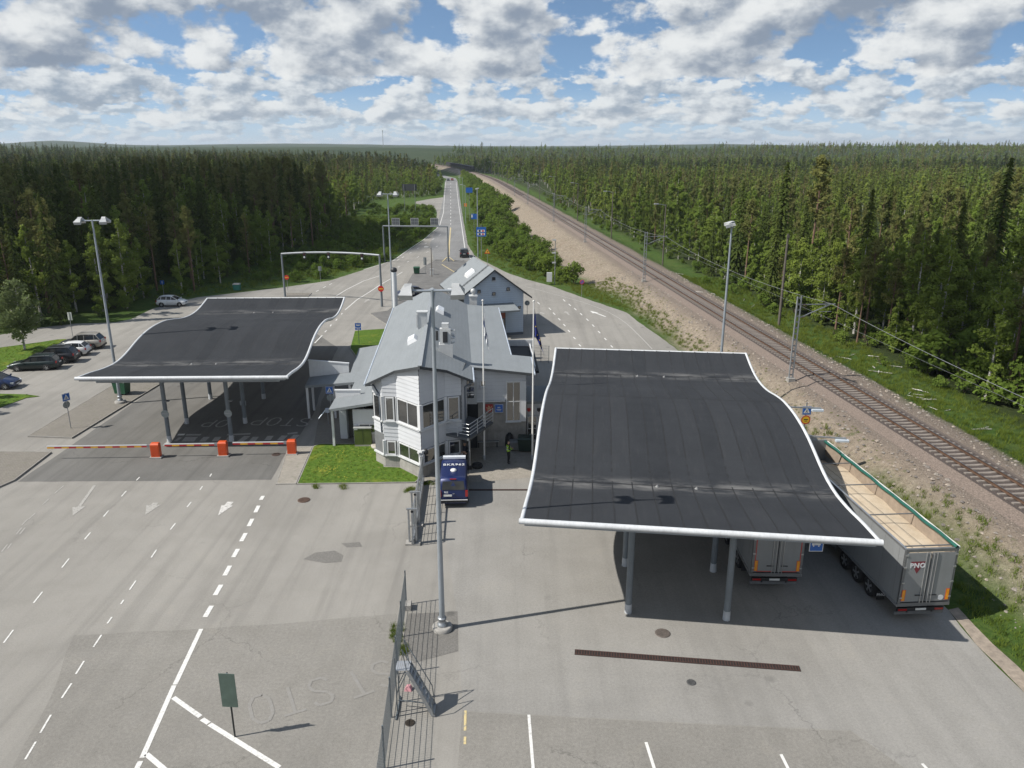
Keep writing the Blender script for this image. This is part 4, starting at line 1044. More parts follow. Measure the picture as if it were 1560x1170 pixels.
main_roof = rf.build('roof', [ROOF_G, FASCIA], ST, world=True)
gt = MB()
for a, b_ in ((lc, lb), (wj, eb_), (wf, wb), (rc, bw)):
    o_ = NB * (-.08 if a is lc else .08); gt.tube((a.x + o_.x, a.y + o_.y, a.z - .08), (b_.x + o_.x, b_.y + o_.y, b_.z - .08), .075, .075, 8)
gt.build('gutter', pm('gutter_pale', (.60, .66, .74), .35, .3), main_roof, world=True)
dpm = pm('downpipe_dark', (.10, .12, .15), .5)
dp = MB(); dp.path([lc + Vector((0, .1, -.15)), Vector((-9.75, 52.1, 5.9)), Vector((-9.3, 51.5, 5.4)), Vector((-9.22, 51.4, 2.6))], .05, 8); dp.path([rc + Vector((.05, .15, -.15)), Vector((-3.3, 51.7, 5.9)), Vector((-3.32, 51.75, .3))], .05, 8)
dp.build('downpipe', dpm, ST, world=True)
rg = MB(); prv = None
for k in range(30):
    s_ = k; p = Vector((*BL(0, s_ + .05), 8.27))
    if prv: rg.beam(prv, p, .28, .05)
    prv = p
rg.build('ridge_cap', pm('ridge_metal', (.30, .32, .335), .6, var=.1), main_roof, world=True)
# snow-guard rails
def skylight(px, py, L_=1.25, W_=.8, nm='skylight'):
    p = onroof(px, py); d = lat(p.x, p.y); sgn = -1 if d < 0 else 1
    sl_ = -.47 * sgn if abs(d) < 3.5 else -.105
    sl_ = .52 if d < 0 else -.514
    M = Matrix.Translation(p) @ Matrix.Rotation(math.atan2(NB.y, NB.x), 4, 'Z') @ Matrix.Rotation(-math.atan(sl_), 4, 'Y')
    v = [(-W_ / 2, -L_ / 2, 0), (W_ / 2, -L_ / 2, 0), (W_ / 2, L_ / 2, 0), (-W_ / 2, L_ / 2, 0)]
    t_ = [(-W_ / 2 + .12, -L_ / 2 + .12, .3), (W_ / 2 - .12, -L_ / 2 + .12, .3), (W_ / 2 - .12, L_ / 2 - .12, .3), (-W_ / 2 + .12, L_ / 2 - .12, .3)]
    MB().add([M @ Vector(q_) for q_ in v + t_], [(4, 5, 6, 7), (0, 1, 5, 4), (1, 2, 6, 5), (2, 3, 7, 6), (3, 0, 4, 7)]).build(nm, pm('skylight_acrylic', (.80, .81, .82), .25, var=.03), main_roof, world=True)
skylight(629, 519, 1.5); skylight(670, 474, 1.9)
WEQ = pm('roof_vent_white', (.60, .61, .61), .45, var=.06, streak=.1)
def roofbox(px, py, w_, d_, h_, nm='roof_vent', cap=True):
    p = onroof(px, py); mb = MB(); mb.box((p.x, p.y, p.z + h_ / 2 - .15), (w_, d_, h_ + .3), math.atan2(NB.y, NB.x))
    if cap: mb.box((p.x, p.y, p.z + h_ + .05), (w_ * 1.2, d_ * 1.2, .1), math.atan2(NB.y, NB.x))
    return mb.build(nm, WEQ, ST, world=True), p
o, p = roofbox(644, 497, .75, .55, 1.15)
MB().box((p.x - .42, p.y - .3, p.z + .5), (.1, .12, 1.1)).build('vent_stack', WEQ, o, world=True)
o, p = roofbox(679.5, 538, 1.0, .8, .75, 'roof_vent', False)
MB().box((p.x, p.y - .1, p.z + 1.3), (.8, .5, 1.2)).build('fan_unit', WEQ, o, world=True)
MB().box((p.x, p.y - .38, p.z + 1.3), (.34, .06, .8)).build('fan_grille', FRAME_D, o, world=True)
MB().box((p.x, p.y - .05, p.z + 2.1), (.5, .4, .35)).build('fan_cowl', WEQ, o, world=True)
ar = MB()
for k in range(4): ar.tube((p.x + .4, p.y - .1, p.z + .85 + k * .3), (p.x + .68, p.y - .1, p.z + .85 + k * .3), .07, .07, 8)
ar.build('fan_nozzle', WEQ, o, world=True)
MB().tube((p.x - .62, p.y - .1, p.z + 1.0), (p.x - .62, p.y - .1, p.z + 1.7), .1, .1, 8).build('antenna', FRAME_D, o, world=True)
o, p = roofbox(721, 462, .75, .7, .75); MB().lathe((p.x, p.y, p.z + .85), [(.15, 0), (.15, .25), (.26, .3), (.26, .55), (.12, .68)], 12).build('vent_cowl', WEQ, o, world=True)
o, p = roofbox(690, 449, .9, .9, .5)
roofbox(700, 446, .7, .7, .45)
# chimney stack at the rear left corner, white with a dark cowl
ch = MB(); ch.tube((-12.25, 80.2, 0), (-12.25, 80.2, 9.5), .3, .26, 14); cho = ch.build('flue', pm('flue_white', (.70, .72, .73), .4, var=.05, streak=.2), ST, world=True)
MB().lathe((-12.25, 80.2, 9.45), [(.2, 0), (.3, .08), (.36, .2), (.3, .42), (.15, .5)], 14).build('flue_cowl', FRAME_D, cho, world=True)

# ---- left annex: low roof, arms, posts and white parapet fins
AN = MB()
AN.slab([(-13.75, 54.95, 3.1), (-10.1, 54.85, 3.72), (-10.2, 57.6, 3.72), (-13.85, 57.6, 3.1)], .2)
AN.slab([(-12.85, 57.61, 3.27), (-10.2, 57.61, 3.72), (-10.55, 61.5, 3.72), (-13.05, 61.5, 3.27)], .2)
AN.slab([(-17.2, 61.45, 2.95), (-13.06, 61.51, 3.24), (-10.55, 61.51, 3.69), (-10.7, 64.05, 3.69), (-13.2, 64.05, 3.24), (-17.45, 64.0, 2.95)], .2)
AN.slab([(-14.0, 64.06, 3.1), (-10.7, 64.06, 3.72), (-11.3, 73.3, 3.72), (-14.95, 73.3, 3.1)], .2)
an_roof = AN.build('annex_roof', ROOF_G, ST, world=True)
fn = MB()
fn.add([(-17.45, 64.05, 2.75), (-14.05, 64.1, 3.1), (-14.05, 64.1, 4.05), (-17.45, 64.05, 4.35), (-17.45, 64.17, 2.75), (-14.05, 64.22, 3.1), (-14.05, 64.22, 4.05), (-17.45, 64.17, 4.35)], [(0, 1, 2, 3), (7, 6, 5, 4), (0, 4, 5, 1), (1, 5, 6, 2), (2, 6, 7, 3), (3, 7, 4, 0)])
fn.beam((-17.5, 64.11, 4.42), (-14.0, 64.16, 4.12), .2, .1)
fn.build('parapet_fin', pm('fin_panel', (.66, .68, .70), .5, var=.06, streak=.15), an_roof, world=True)
f2 = MB(); f2.add([(-13.8, 57.62, 3.1), (-11.85, 57.62, 3.4), (-11.85, 57.62, 3.72), (-13.8, 57.62, 3.72), (-13.8, 57.74, 3.1), (-11.85, 57.74, 3.4), (-11.85, 57.74, 3.72), (-13.8, 57.74, 3.72)], [(0, 1, 2, 3), (7, 6, 5, 4), (0, 4, 5, 1), (1, 5, 6, 2), (2, 6, 7, 3), (3, 7, 4, 0)])
f2.beam((-13.85, 57.68, 3.76), (-11.8, 57.68, 3.76), .2, .1); f2.build('parapet_fin', TRIM, an_roof, world=True)
for x, y, h in ((-17.12, 61.7, 2.8), (-17.2, 63.75, 2.8), (-14.9, 61.75, 2.95), (-13.55, 61.75, 3.0), (-13.6, 55.3, 3.0)):
    MB().box((x, y, h / 2), (.17, .17, h)).build('post', TRIM, ST, world=True)
aw = MB()
pairs = [((-13.45, 56.9), (-12.9, 56.9)), ((-12.1, 55.55), (-10.0, 55.55)), ((-13.1, 72.9), (-12.85, 57.2)), ((-12.1, 57.2), (-12.1, 55.55))]
for a, b_ in pairs: siding(aw, a, b_, [(0, .35), (flen(a, b_), .35), (flen(a, b_), 2.85), (0, 2.85)], .2)
aw.build('clapboards', SIDING, ST, world=True)['kind'] = 'stuff'
awc = MB()
for a, b_ in pairs: awc.prism([(a[0], a[1] + .005), (b_[0], b_[1] + .005), (b_[0] + .05, b_[1] + .2), (a[0] + .05, a[1] + .2)], 0, 2.9)
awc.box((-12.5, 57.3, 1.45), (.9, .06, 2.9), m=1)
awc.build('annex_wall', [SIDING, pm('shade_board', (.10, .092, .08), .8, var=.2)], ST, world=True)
window(ST, (-12.1, 55.55), (-10.0, 55.55), .45, 2.05, 1.05, 1.75, 2, 2, .08)
MB().tube((-14.0, 54.9, 3.05), (-14.45, 54.6, 2.5), .035, .035, 6).build('rain_spout', pm('gutter_pale', (.6, .66, .74)), an_roof, world=True)

# ---- right landing with tubular railing on one steel post
BA, BB, BC, BD = Vector((-4.65, 51.15, 2.6)), Vector((-2.95, 50.1, 2.6)), Vector((-1.4, 53.6, 2.6)), Vector((-3.3, 54.9, 2.6))
ld = MB(); ld.slab([BA, BB, BC, BD], .16); lo = ld.build('landing', pm('landing_steel', (.14, .15, .16), .6, .4, var=.2), ST, world=True)
rl = MB(); bars = (.28, .52, .76, 1.05)
def rail(a, b_, posts=4):
    for h in bars: rl.tube(a + Vector((0, 0, h)), b_ + Vector((0, 0, h)), .028, .028, 6)
    for k in range(posts): 
        p = a.lerp(b_, k / (posts - 1)); rl.beam(p, p + Vector((0, 0, 1.07)), .045)
rail(BA, BB, 3); rail(BB, BC, 4)
rl.build('railing', pm('railing_galv', (.62, .64, .66), .35, .6), lo, world=True)
MB().tube((-2.98, 50.6, 0), (-2.98, 50.6, 2.5), .07, .07, 10).build('landing_post', GALV, ST, world=True)
st = MB()
for k in range(9): st.box((-2.3 + .02 * k, 54.6 - .26 * k * 0 - .0, .15 + .27 * k), (.9, .28, .05)) if False else None
# ---- low annex on the right flank with parapet
lw = MB(); lw.prism([(-.7, 66.0), (2.2, 66.3), (1.9, 74.6), (-1.2, 74.4)], 0, 2.75); lw.build('side_annex', SIDING, ST, world=True)
MB().slab([(-.75, 65.8, 3.0), (2.4, 66.1, 2.9), (2.1, 74.9, 2.9), (-1.25, 74.7, 3.0)], .22).build('side_annex_roof', pm('felt_plain', (.035, .037, .041), .85, var=.2, scale=1), ST, world=True)
MB().box((.45, 75.0, 3.2), (3.3, .14, .62), R(3)).build('parapet_fin', pm('fin_panel', (.66, .68, .70)), ST, world=True)
MB().box((1.9, 70.5, 3.1), (.12, 8.2, .3), R(2)).build('parapet_fin', TRIM, ST, world=True)

# ------------------------------------------------------------------ gabled house behind
HO = thing('gabled_house', 'pale blue gabled house with small square windows behind the station', 'house', (-2.2, 96, 0), 0)
fx = Vector((.966, .259)); fd = Vector((-.259, .966)); WR = Vector((1.36, 92.25)); HWD = 7.3; HL = 10.6
HP = lambda s, d_: tuple(WR - fx * s + fd * d_)       # s from the right corner leftwards, d_ into depth
EZ, RZ = 5.25, 8.0
hb = MB(); a, b_ = HP(HWD, 0), HP(0, 0)
gz = lambda s: EZ + (RZ - .1 - EZ) * (1 - abs(s - HWD / 2) / (HWD / 2))
siding(hb, a, b_, [(0, .3), (HWD, .3), (HWD, EZ), (HWD / 2, RZ - .12), (0, EZ)], .26)
siding(hb, HP(0, 0), HP(0, HL), [(0, .3), (HL, .3), (HL, EZ), (0, EZ)], .26)
hb.build('clapboards', SIDING_B, HO, world=True)['kind'] = 'stuff'
hc = MB(); c4 = [HP(HWD, .0), HP(0, .0), HP(0, HL), HP(HWD, HL)]
hc.prism([(p[0] + fd.x * .004, p[1] + fd.y * .004) for p in c4], 0, EZ)
for d_ in (.004, HL): hc.add([(*HP(HWD, d_), EZ), (*HP(0, d_), EZ), (*HP(HWD / 2, d_), RZ - .1)], [(0, 1, 2)])
hc.build('house_wall', pm('joint_shade_blue', (.14, .16, .19), .9), HO, world=True)  # dark backing colour stands for the shade between the boards
ov, og = .95, .55; sl_ = (RZ - EZ) / (HWD / 2)
RT = Vector((*HP(HWD / 2, -og), RZ + .12)); RTb = Vector((*HP(HWD / 2, HL + og), RZ + .12))
el_ = lambda s, d_: Vector((*HP(s, d_), EZ + .12 - sl_ * ov))
hr = MB(); T = [RT, RTb, el_(-ov, -og), el_(-ov, HL + og), el_(HWD + ov, -og), el_(HWD + ov, HL + og)]; Bm = [p - Vector((0, 0, .2)) for p in T]
hr.add(T, [(0, 2, 3, 1), (0, 1, 5, 4)], 0); hr.add(Bm, [(0, 1, 3, 2), (0, 4, 5, 1)], 1)
hr.add(T + Bm, [(0, 6, 8, 2), (2, 8, 9, 3), (3, 9, 7, 1), (1, 7, 11, 5), (5, 11, 10, 4), (4, 10, 6, 0)], 1)
hroof = hr.build('roof', [ROOF_G, FASCIA], HO, world=True)
def hwin(s, z, w_=.5): 
    window(HO, HP(HWD, 0), HP(0, 0), s - w_ / 2, s + w_ / 2, z - w_ / 2, z + w_ / 2, 1, 1, .05, 'window', FRAME_D, .04)
for s, z in ((3.65, 6.95), (1.85, 5.5), (3.65, 5.15), (5.4, 5.65)): hwin(s, z, .34)
for s, z in ((6.2, 3.35), (6.8, 3.35)): hwin(s, z, .28)
sk = el_(HWD + ov, 4.5).lerp(Vector((*HP(HWD / 2, 4.5), RZ + .12)), .62)
q0, q1, q2, q3 = [el_(HWD + ov, 5.3 + dd).lerp(Vector((*HP(HWD / 2, 5.3 + dd), RZ + .12)), t_) for dd, t_ in ((-.9, .5), (.9, .5), (.9, .72), (-.9, .72))]
up = Vector((0, 0, .3)); ce = (q0 + q1 + q2 + q3) / 4
MB().add([q0, q1, q2, q3] + [p.lerp(ce, .15) + up for p in (q0, q1, q2, q3)], [(4, 7, 6, 5), (0, 4, 5, 1), (1, 5, 6, 2), (2, 6, 7, 3), (3, 7, 4, 0)]).build('skylight', pm('skylight_acrylic', (.8, .81, .82)), hroof, world=True)
ladder = MB(); a = el_(HWD + ov, 2.4) + Vector((0, 0, .08)); b_ = Vector((*HP(HWD / 2, 2.4), RZ + .2))
for dd in (0, .4): ladder.beam(a + Vector((fd.x * dd, fd.y * dd, 0)), b_ + Vector((fd.x * dd, fd.y * dd, 0)), .04)
for k in range(12): p = a.lerp(b_, k / 12); ladder.beam(p, p + Vector((fd.x * .4, fd.y * .4, 0)), .035)
ladder.build('roof_ladder', FRAME_D, hroof, world=True)
# porch roof, red-panelled glazed link
pr_ = MB(); pr_.slab([Vector((*HP(5.2, -2.1), 3.45)), Vector((*HP(1.0, -2.1), 3.45)), Vector((*HP(1.3, 0), 4.0)), Vector((*HP(5.2, 0), 4.0))], .2); pr_.build('porch_roof', [ROOF_G], HO, world=True)
lk = MB(); lk.prism([HP(5.4, -1.3), HP(2.55, -1.3), HP(2.55, 0), HP(5.4, 0)], 0, 3.3); lk.build('porch_wall', pm('porch_dark', (.04, .04, .042), .6), HO, world=True)
MB().box((*(Vector(HP(3.35, -1.34))), 2.85), (1.5, .05, .85), math.atan2(fx.y, fx.x)).build('red_panel', pm('panel_rust_red', (.22, .055, .03), .6, var=.2), HO, world=True)
window(HO, HP(4.3, -1.32), HP(2.6, -1.32), .1, 1.6, .35, 2.35, 1, 2, .07, 'window', FRAME_D)
# ------------------------------------------------------------------ vehicles
TYRE = pm('tyre_rubber', (.018, .018, .019), .85, var=.3); RIM = pm('alloy_rim', (.55, .56, .57), .3, .8, var=.08)
CARGLASS = glass_mat(); CARGLASS.name = 'car_glass'; _b = CARGLASS.node_tree.nodes['Principled BSDF']; _b.inputs['IOR'].default_value = 1.45; _b.inputs['Specular IOR Level'].default_value = .45; _b.inputs['Roughness'].default_value = .06
PLAST = pm('black_plastic', (.02, .02, .022), .6); REDL = pm('tail_light_red', (.40, .012, .012), .2, coat=.5); CLEARL = pm('head_light', (.62, .64, .66), .1, spec=.9)
PLATE = pm('number_plate', (.75, .75, .72), .5); ORANGE_L = pm('reflector_orange', (.85, .33, .02), .35)
def carpaint(name, col, metal=.35): return pm('paint_' + name, col, .35, metal, var=.05, scale=2, coat=.45)
def wheel(parent, x, y, r, w_, side):
    t = MB().lathe((0, 0, 0), [(r * .7, -w_ / 2), (r * .96, -w_ / 2), (r, -w_ / 2 + .03), (r, w_ / 2 - .03), (r * .96, w_ / 2), (r * .66, w_ / 2)], 20)
    M = Matrix.Translation((x, y, r)) @ Matrix.Rotation(R(-90 * side), 4, 'X')
    t.v = [tuple(M @ Vector(v)) for v in t.v]; o = t.build('wheel', TYRE, parent)
    m = MB(); m.lathe((0, 0, 0), [(r * .66, w_ / 2 - .03), (r * .62, w_ / 2 + .004), (r * .56, w_ / 2 - .02), (r * .2, w_ / 2 - .015), (r * .14, w_ / 2 + .01)], 20)
    for k in range(5):
        a = k * 2 * math.pi / 5; m.beam((math.cos(a) * r * .12, math.sin(a) * r * .12, w_ / 2 + .004), (math.cos(a) * r * .6, math.sin(a) * r * .6, w_ / 2 + .004), r * .2, .02, 0, (0, 0, 1))
    m.v = [tuple(M @ Vector(v)) for v in m.v]; m.build('rim', RIM, o)
STY = {   # x stations along the car (front = +x): body top line; greenhouse
 'wagon': dict(L=4.8, W=1.82, r=.32, wb=(1.42, -1.36), top=[(2.38, .56), (2.25, .70), (1.9, .80), (1.2, .93), (.9, .96), (-1.9, 1.0), (-2.3, .98), (-2.4, .75)], gh=(1.0, .25, -1.85, -2.3, 1.46), base=.2),
 'suv':   dict(L=4.65, W=1.9, r=.36, wb=(1.4, -1.33), top=[(2.3, .66), (2.18, .84), (1.8, .96), (1.2, 1.06), (.95, 1.09), (-1.8, 1.14), (-2.2, 1.1), (-2.32, .85)], gh=(1.05, .38, -1.75, -2.2, 1.7), base=.27),
 'hatch': dict(L=4.05, W=1.74, r=.31, wb=(1.28, -1.24), top=[(2.0, .56), (1.88, .72), (1.5, .86), (1.05, .96), (.85, .99), (-1.5, 1.04), (-1.92, 1.0), (-2.02, .72)], gh=(1.1, .2, -1.45, -1.88, 1.48), base=.2),
 'sedan': dict(L=4.6, W=1.8, r=.32, wb=(1.38, -1.32), top=[(2.28, .56), (2.15, .72), (1.8, .82), (1.15, .93), (.9, .96), (-1.6, 1.0), (-2.15, .98), (-2.3, .72)], gh=(1.0, .2, -1.2, -1.85, 1.45), base=.2),
}
def car(label, loc, rz, style, paint, group=None, roof_rails=False):
    s = STY[style]; L_, W_ = s['L'], s['W']; hw = W_ / 2; t = thing('parked_car' if group else 'car', label, 'car', loc, rz, group)
    xs = [p[0] for p in s['top']][::-1]; zs = [p[1] for p in s['top']][::-1]
    st = sorted(set([round(v, 3) for v in np.linspace(xs[0], xs[-1], 26)])); rings = []
    for x in st:
        z = float(np.interp(x, xs, zs)); e = abs(x) / (L_ / 2); w_ = hw * (1 - .13 * max(0, (e - .6) / .4) ** 2); b0 = s['base'] + (.12 * max(0, (e - .82) / .18))
        rings.append([(x, -w_ * .86, b0), (x, -w_ * .98, b0 + .1), (x, -w_, b0 + (z - b0) * .55), (x, -w_ * .965, z - .1), (x, -w_ * .87, z - .01), (x, -w_ * .45, z + .025), (x, 0, z + .035),
                      (x, w_ * .45, z + .025), (x, w_ * .87, z - .01), (x, w_ * .965, z - .1), (x, w_, b0 + (z - b0) * .55), (x, w_ * .98, b0 + .1), (x, w_ * .86, b0)])
    n = 13; mb = MB(); vs = [v for r_ in rings for v in r_]
    mb.add(vs, [(i * n + k, i * n + (k + 1) % n, (i + 1) * n + (k + 1) % n, (i + 1) * n + k) for i in range(len(st) - 1) for k in range(n)], 0, True)
    mb.add(rings[0], [tuple(range(n))]); mb.add(rings[-1], [tuple(range(n - 1, -1, -1))])
    body = mb.build('body', paint, t)
    x0, x1, x2, x3, zr = s['gh']; zb = lambda x: float(np.interp(x, xs, zs))
    b0, b3, w0, w1 = zb(x0) - .02, zb(x3) - .02, hw * .88, hw * .70
    V = [Vector(p) for p in ((x0, -w0, b0), (x0, w0, b0), (x3, -w0 * .95, b3), (x3, w0 * .95, b3), (x1, -w1, zr - .06), (x1, w1, zr - .06), (x2, -w1, zr - .06), (x2, w1, zr - .06))]
    mids = [Vector((-.4, -w0 * 1.01, zb(-.4))), Vector((-.4, w0 * 1.01, zb(-.4)))]
    MB().add([V[0], V[1], V[5], V[4]], [(0, 1, 2, 3)]).build('windscreen', CARGLASS, t)
    MB().add([V[2], V[6], V[7], V[3]], [(0, 1, 2, 3)]).build('rear_window', CARGLASS, t)
    MB().add([V[0], V[4], V[6], V[2]], [(0, 1, 2, 3)]).build('side_window', CARGLASS, t); MB().add([V[1], V[3], V[7], V[5]], [(0, 1, 2, 3)]).build('side_window', CARGLASS, t)
    rf_ = MB(); rr = []
    for x, dz in ((x1 + .06, -.07), (x1 - .12, .0), ((x1 + x2) / 2, .035), (x2 + .2, .0), (x2 - .08, -.06)):
        rr.append([(x, -w1 * 1.04, zr + dz - .03), (x, -w1 * .8, zr + dz + .01), (x, 0, zr + dz + .03), (x, w1 * .8, zr + dz + .01), (x, w1 * 1.04, zr + dz - .03)])
    rf_.add([v for r_ in rr for v in r_], [(i * 5 + k, (i + 1) * 5 + k, (i + 1) * 5 + k + 1, i * 5 + k + 1) for i in range(4) for k in range(4)], 0, True); rf_.build('roof', paint, t)
    pl_ = MB()
    for a, b_ in ((0, 4), (1, 5), (2, 6), (3, 7)): pl_.beam(V[a], V[b_], .075, .05)
    for sgn in (-1, 1):
        for x in ((x0 + x1) / 2 * .2, -.55 + .0 * x2, (x2 + x3) / 2 + .35):
            f = (x - x3) / (x0 - x3); pl_.beam((x, sgn * w0 * .985, zb(x)), (x * .96, sgn * w1 * 1.02, zr - .06), .07, .04)
    pl_.build('pillars', paint if style != 'hatch' else paint, t)
    for sgn in (-1, 1):
        for x in s['wb']:
            a = MB(); 
            a.lathe((0, 0, 0), [(s['r'] * 1.2, -.01), (s['r'] * 1.2, .012)], 20); Mx = Matrix.Translation((x, sgn * hw * .985, s['r'] * 1.02)) @ Matrix.Rotation(R(-90 * sgn), 4, 'X'); a.v = [tuple(Mx @ Vector(v)) for v in a.v]
            a.build('wheel_arch', PLAST, t); wheel(t, x, sgn * (hw - .095), s['r'], .2, sgn)
        fx_, rx_ = L_ / 2, -L_ / 2
        MB().box((fx_ - .2, sgn * hw * .72, zs[-1] + .06), (.26, .34, .14), sgn * R(-22), ry=R(18)).build('headlight', CLEARL, t)
        MB().box((rx_ + .1, sgn * hw * .8, zs[0] + .1), (.14, .28, .2), sgn * R(14)).build('tail_light', REDL, t)
        MB().box((x0 - .12, sgn * (hw + .07), b0 + .1), (.1, .18, .13)).build('mirror', paint, t)
        dl = MB(); dl.beam((x0 - .3, sgn * (hw * .998 + .003), .32), (x0 - .3, sgn * (hw * .985 + .003), b0 - .1), .012, .006); dl.beam((-.42, sgn * (hw * .998 + .003), .32), (-.42, sgn * (hw * .985 + .003), b0 - .1), .012, .006); dl.build('door_gap', PLAST, t)
        if roof_rails: MB().beam((x1 - .15, sgn * w1 * .98, zr + .05), (x2 + .15, sgn * w1 * .98, zr + .05), .035, .04).build('roof_rail', RIM, t)
    MB().box((-L_ / 2 - .005, 0, zs[0] - .02), (.03, .5, .11)).build('number_plate', PLATE, t); MB().box((L_ / 2 + .01, 0, zs[-1] - .12), (.03, .5, .11)).build('number_plate', PLATE, t)
    MB().box((L_ / 2 - .03, 0, zs[-1] + .04), (.05, .8, .1), 0, ry=R(20)).build('grille', PLAST, t)
    MB().box((-L_ / 2 + .02, 0, .36), (.12, W_ * .82, .2)).build('bumper', PLAST, t)
    return t
GP = 'cars parked nose-in to the grass island'
hd = math.atan2(-.16 * 0 + -.4, -2.54)     # parked cars point left, slightly towards the camera
hd = math.pi + math.atan2(.41, 2.54) * 1.0
car('dark green estate car parked by the grass island', (-49.05, 76.8, 0), hd, 'wagon', carpaint('dark_green', (.010, .022, .022)), GP, True)
car('black sport utility car parked between the green and white cars', (-48.6, 79.4, 0), hd, 'suv', carpaint('black', (.012, .013, .018)), GP, True)
car('white car parked next to the beige one', (-48.55, 82.3, 0), hd, 'hatch', carpaint('white', (.72, .73, .73), 0), GP)
car('beige sport utility car, farthest from the camera in the parked row', (-48.75, 85.3, 0), hd, 'suv', carpaint('beige', (.42, .39, .34), .4), GP, True)
car('dark blue car parked facing right at the left edge', (-49.0, 70.3, 0), R(4), 'hatch', carpaint('blue', (.012, .03, .10)), GP)
car('white hatchback parked near the forest edge beyond the left canopy', (-48.8, 109.8, 0), R(3), 'hatch', carpaint('white', (.72, .73, .73), 0))
car('dark blue car parked on the island behind the station', (-15.7, 117.3, 0), math.atan2(-1.1, -1.6) , 'sedan', carpaint('navy', (.010, .018, .06)))
car('black car driving away on the road to the north', (-9.9, 161.6, 0), R(94), 'suv', carpaint('black', (.012, .013, .018)))
p = G(683, 275.4); car('small dark car far up the straight road', (p.x, p.y, .01), R(-86), 'sedan', carpaint('black', (.012, .013, .018)))
p = G(689, 275); car('small red car far up the straight road', (p.x, p.y, .01), R(94), 'hatch', carpaint('red', (.35, .02, .02)))

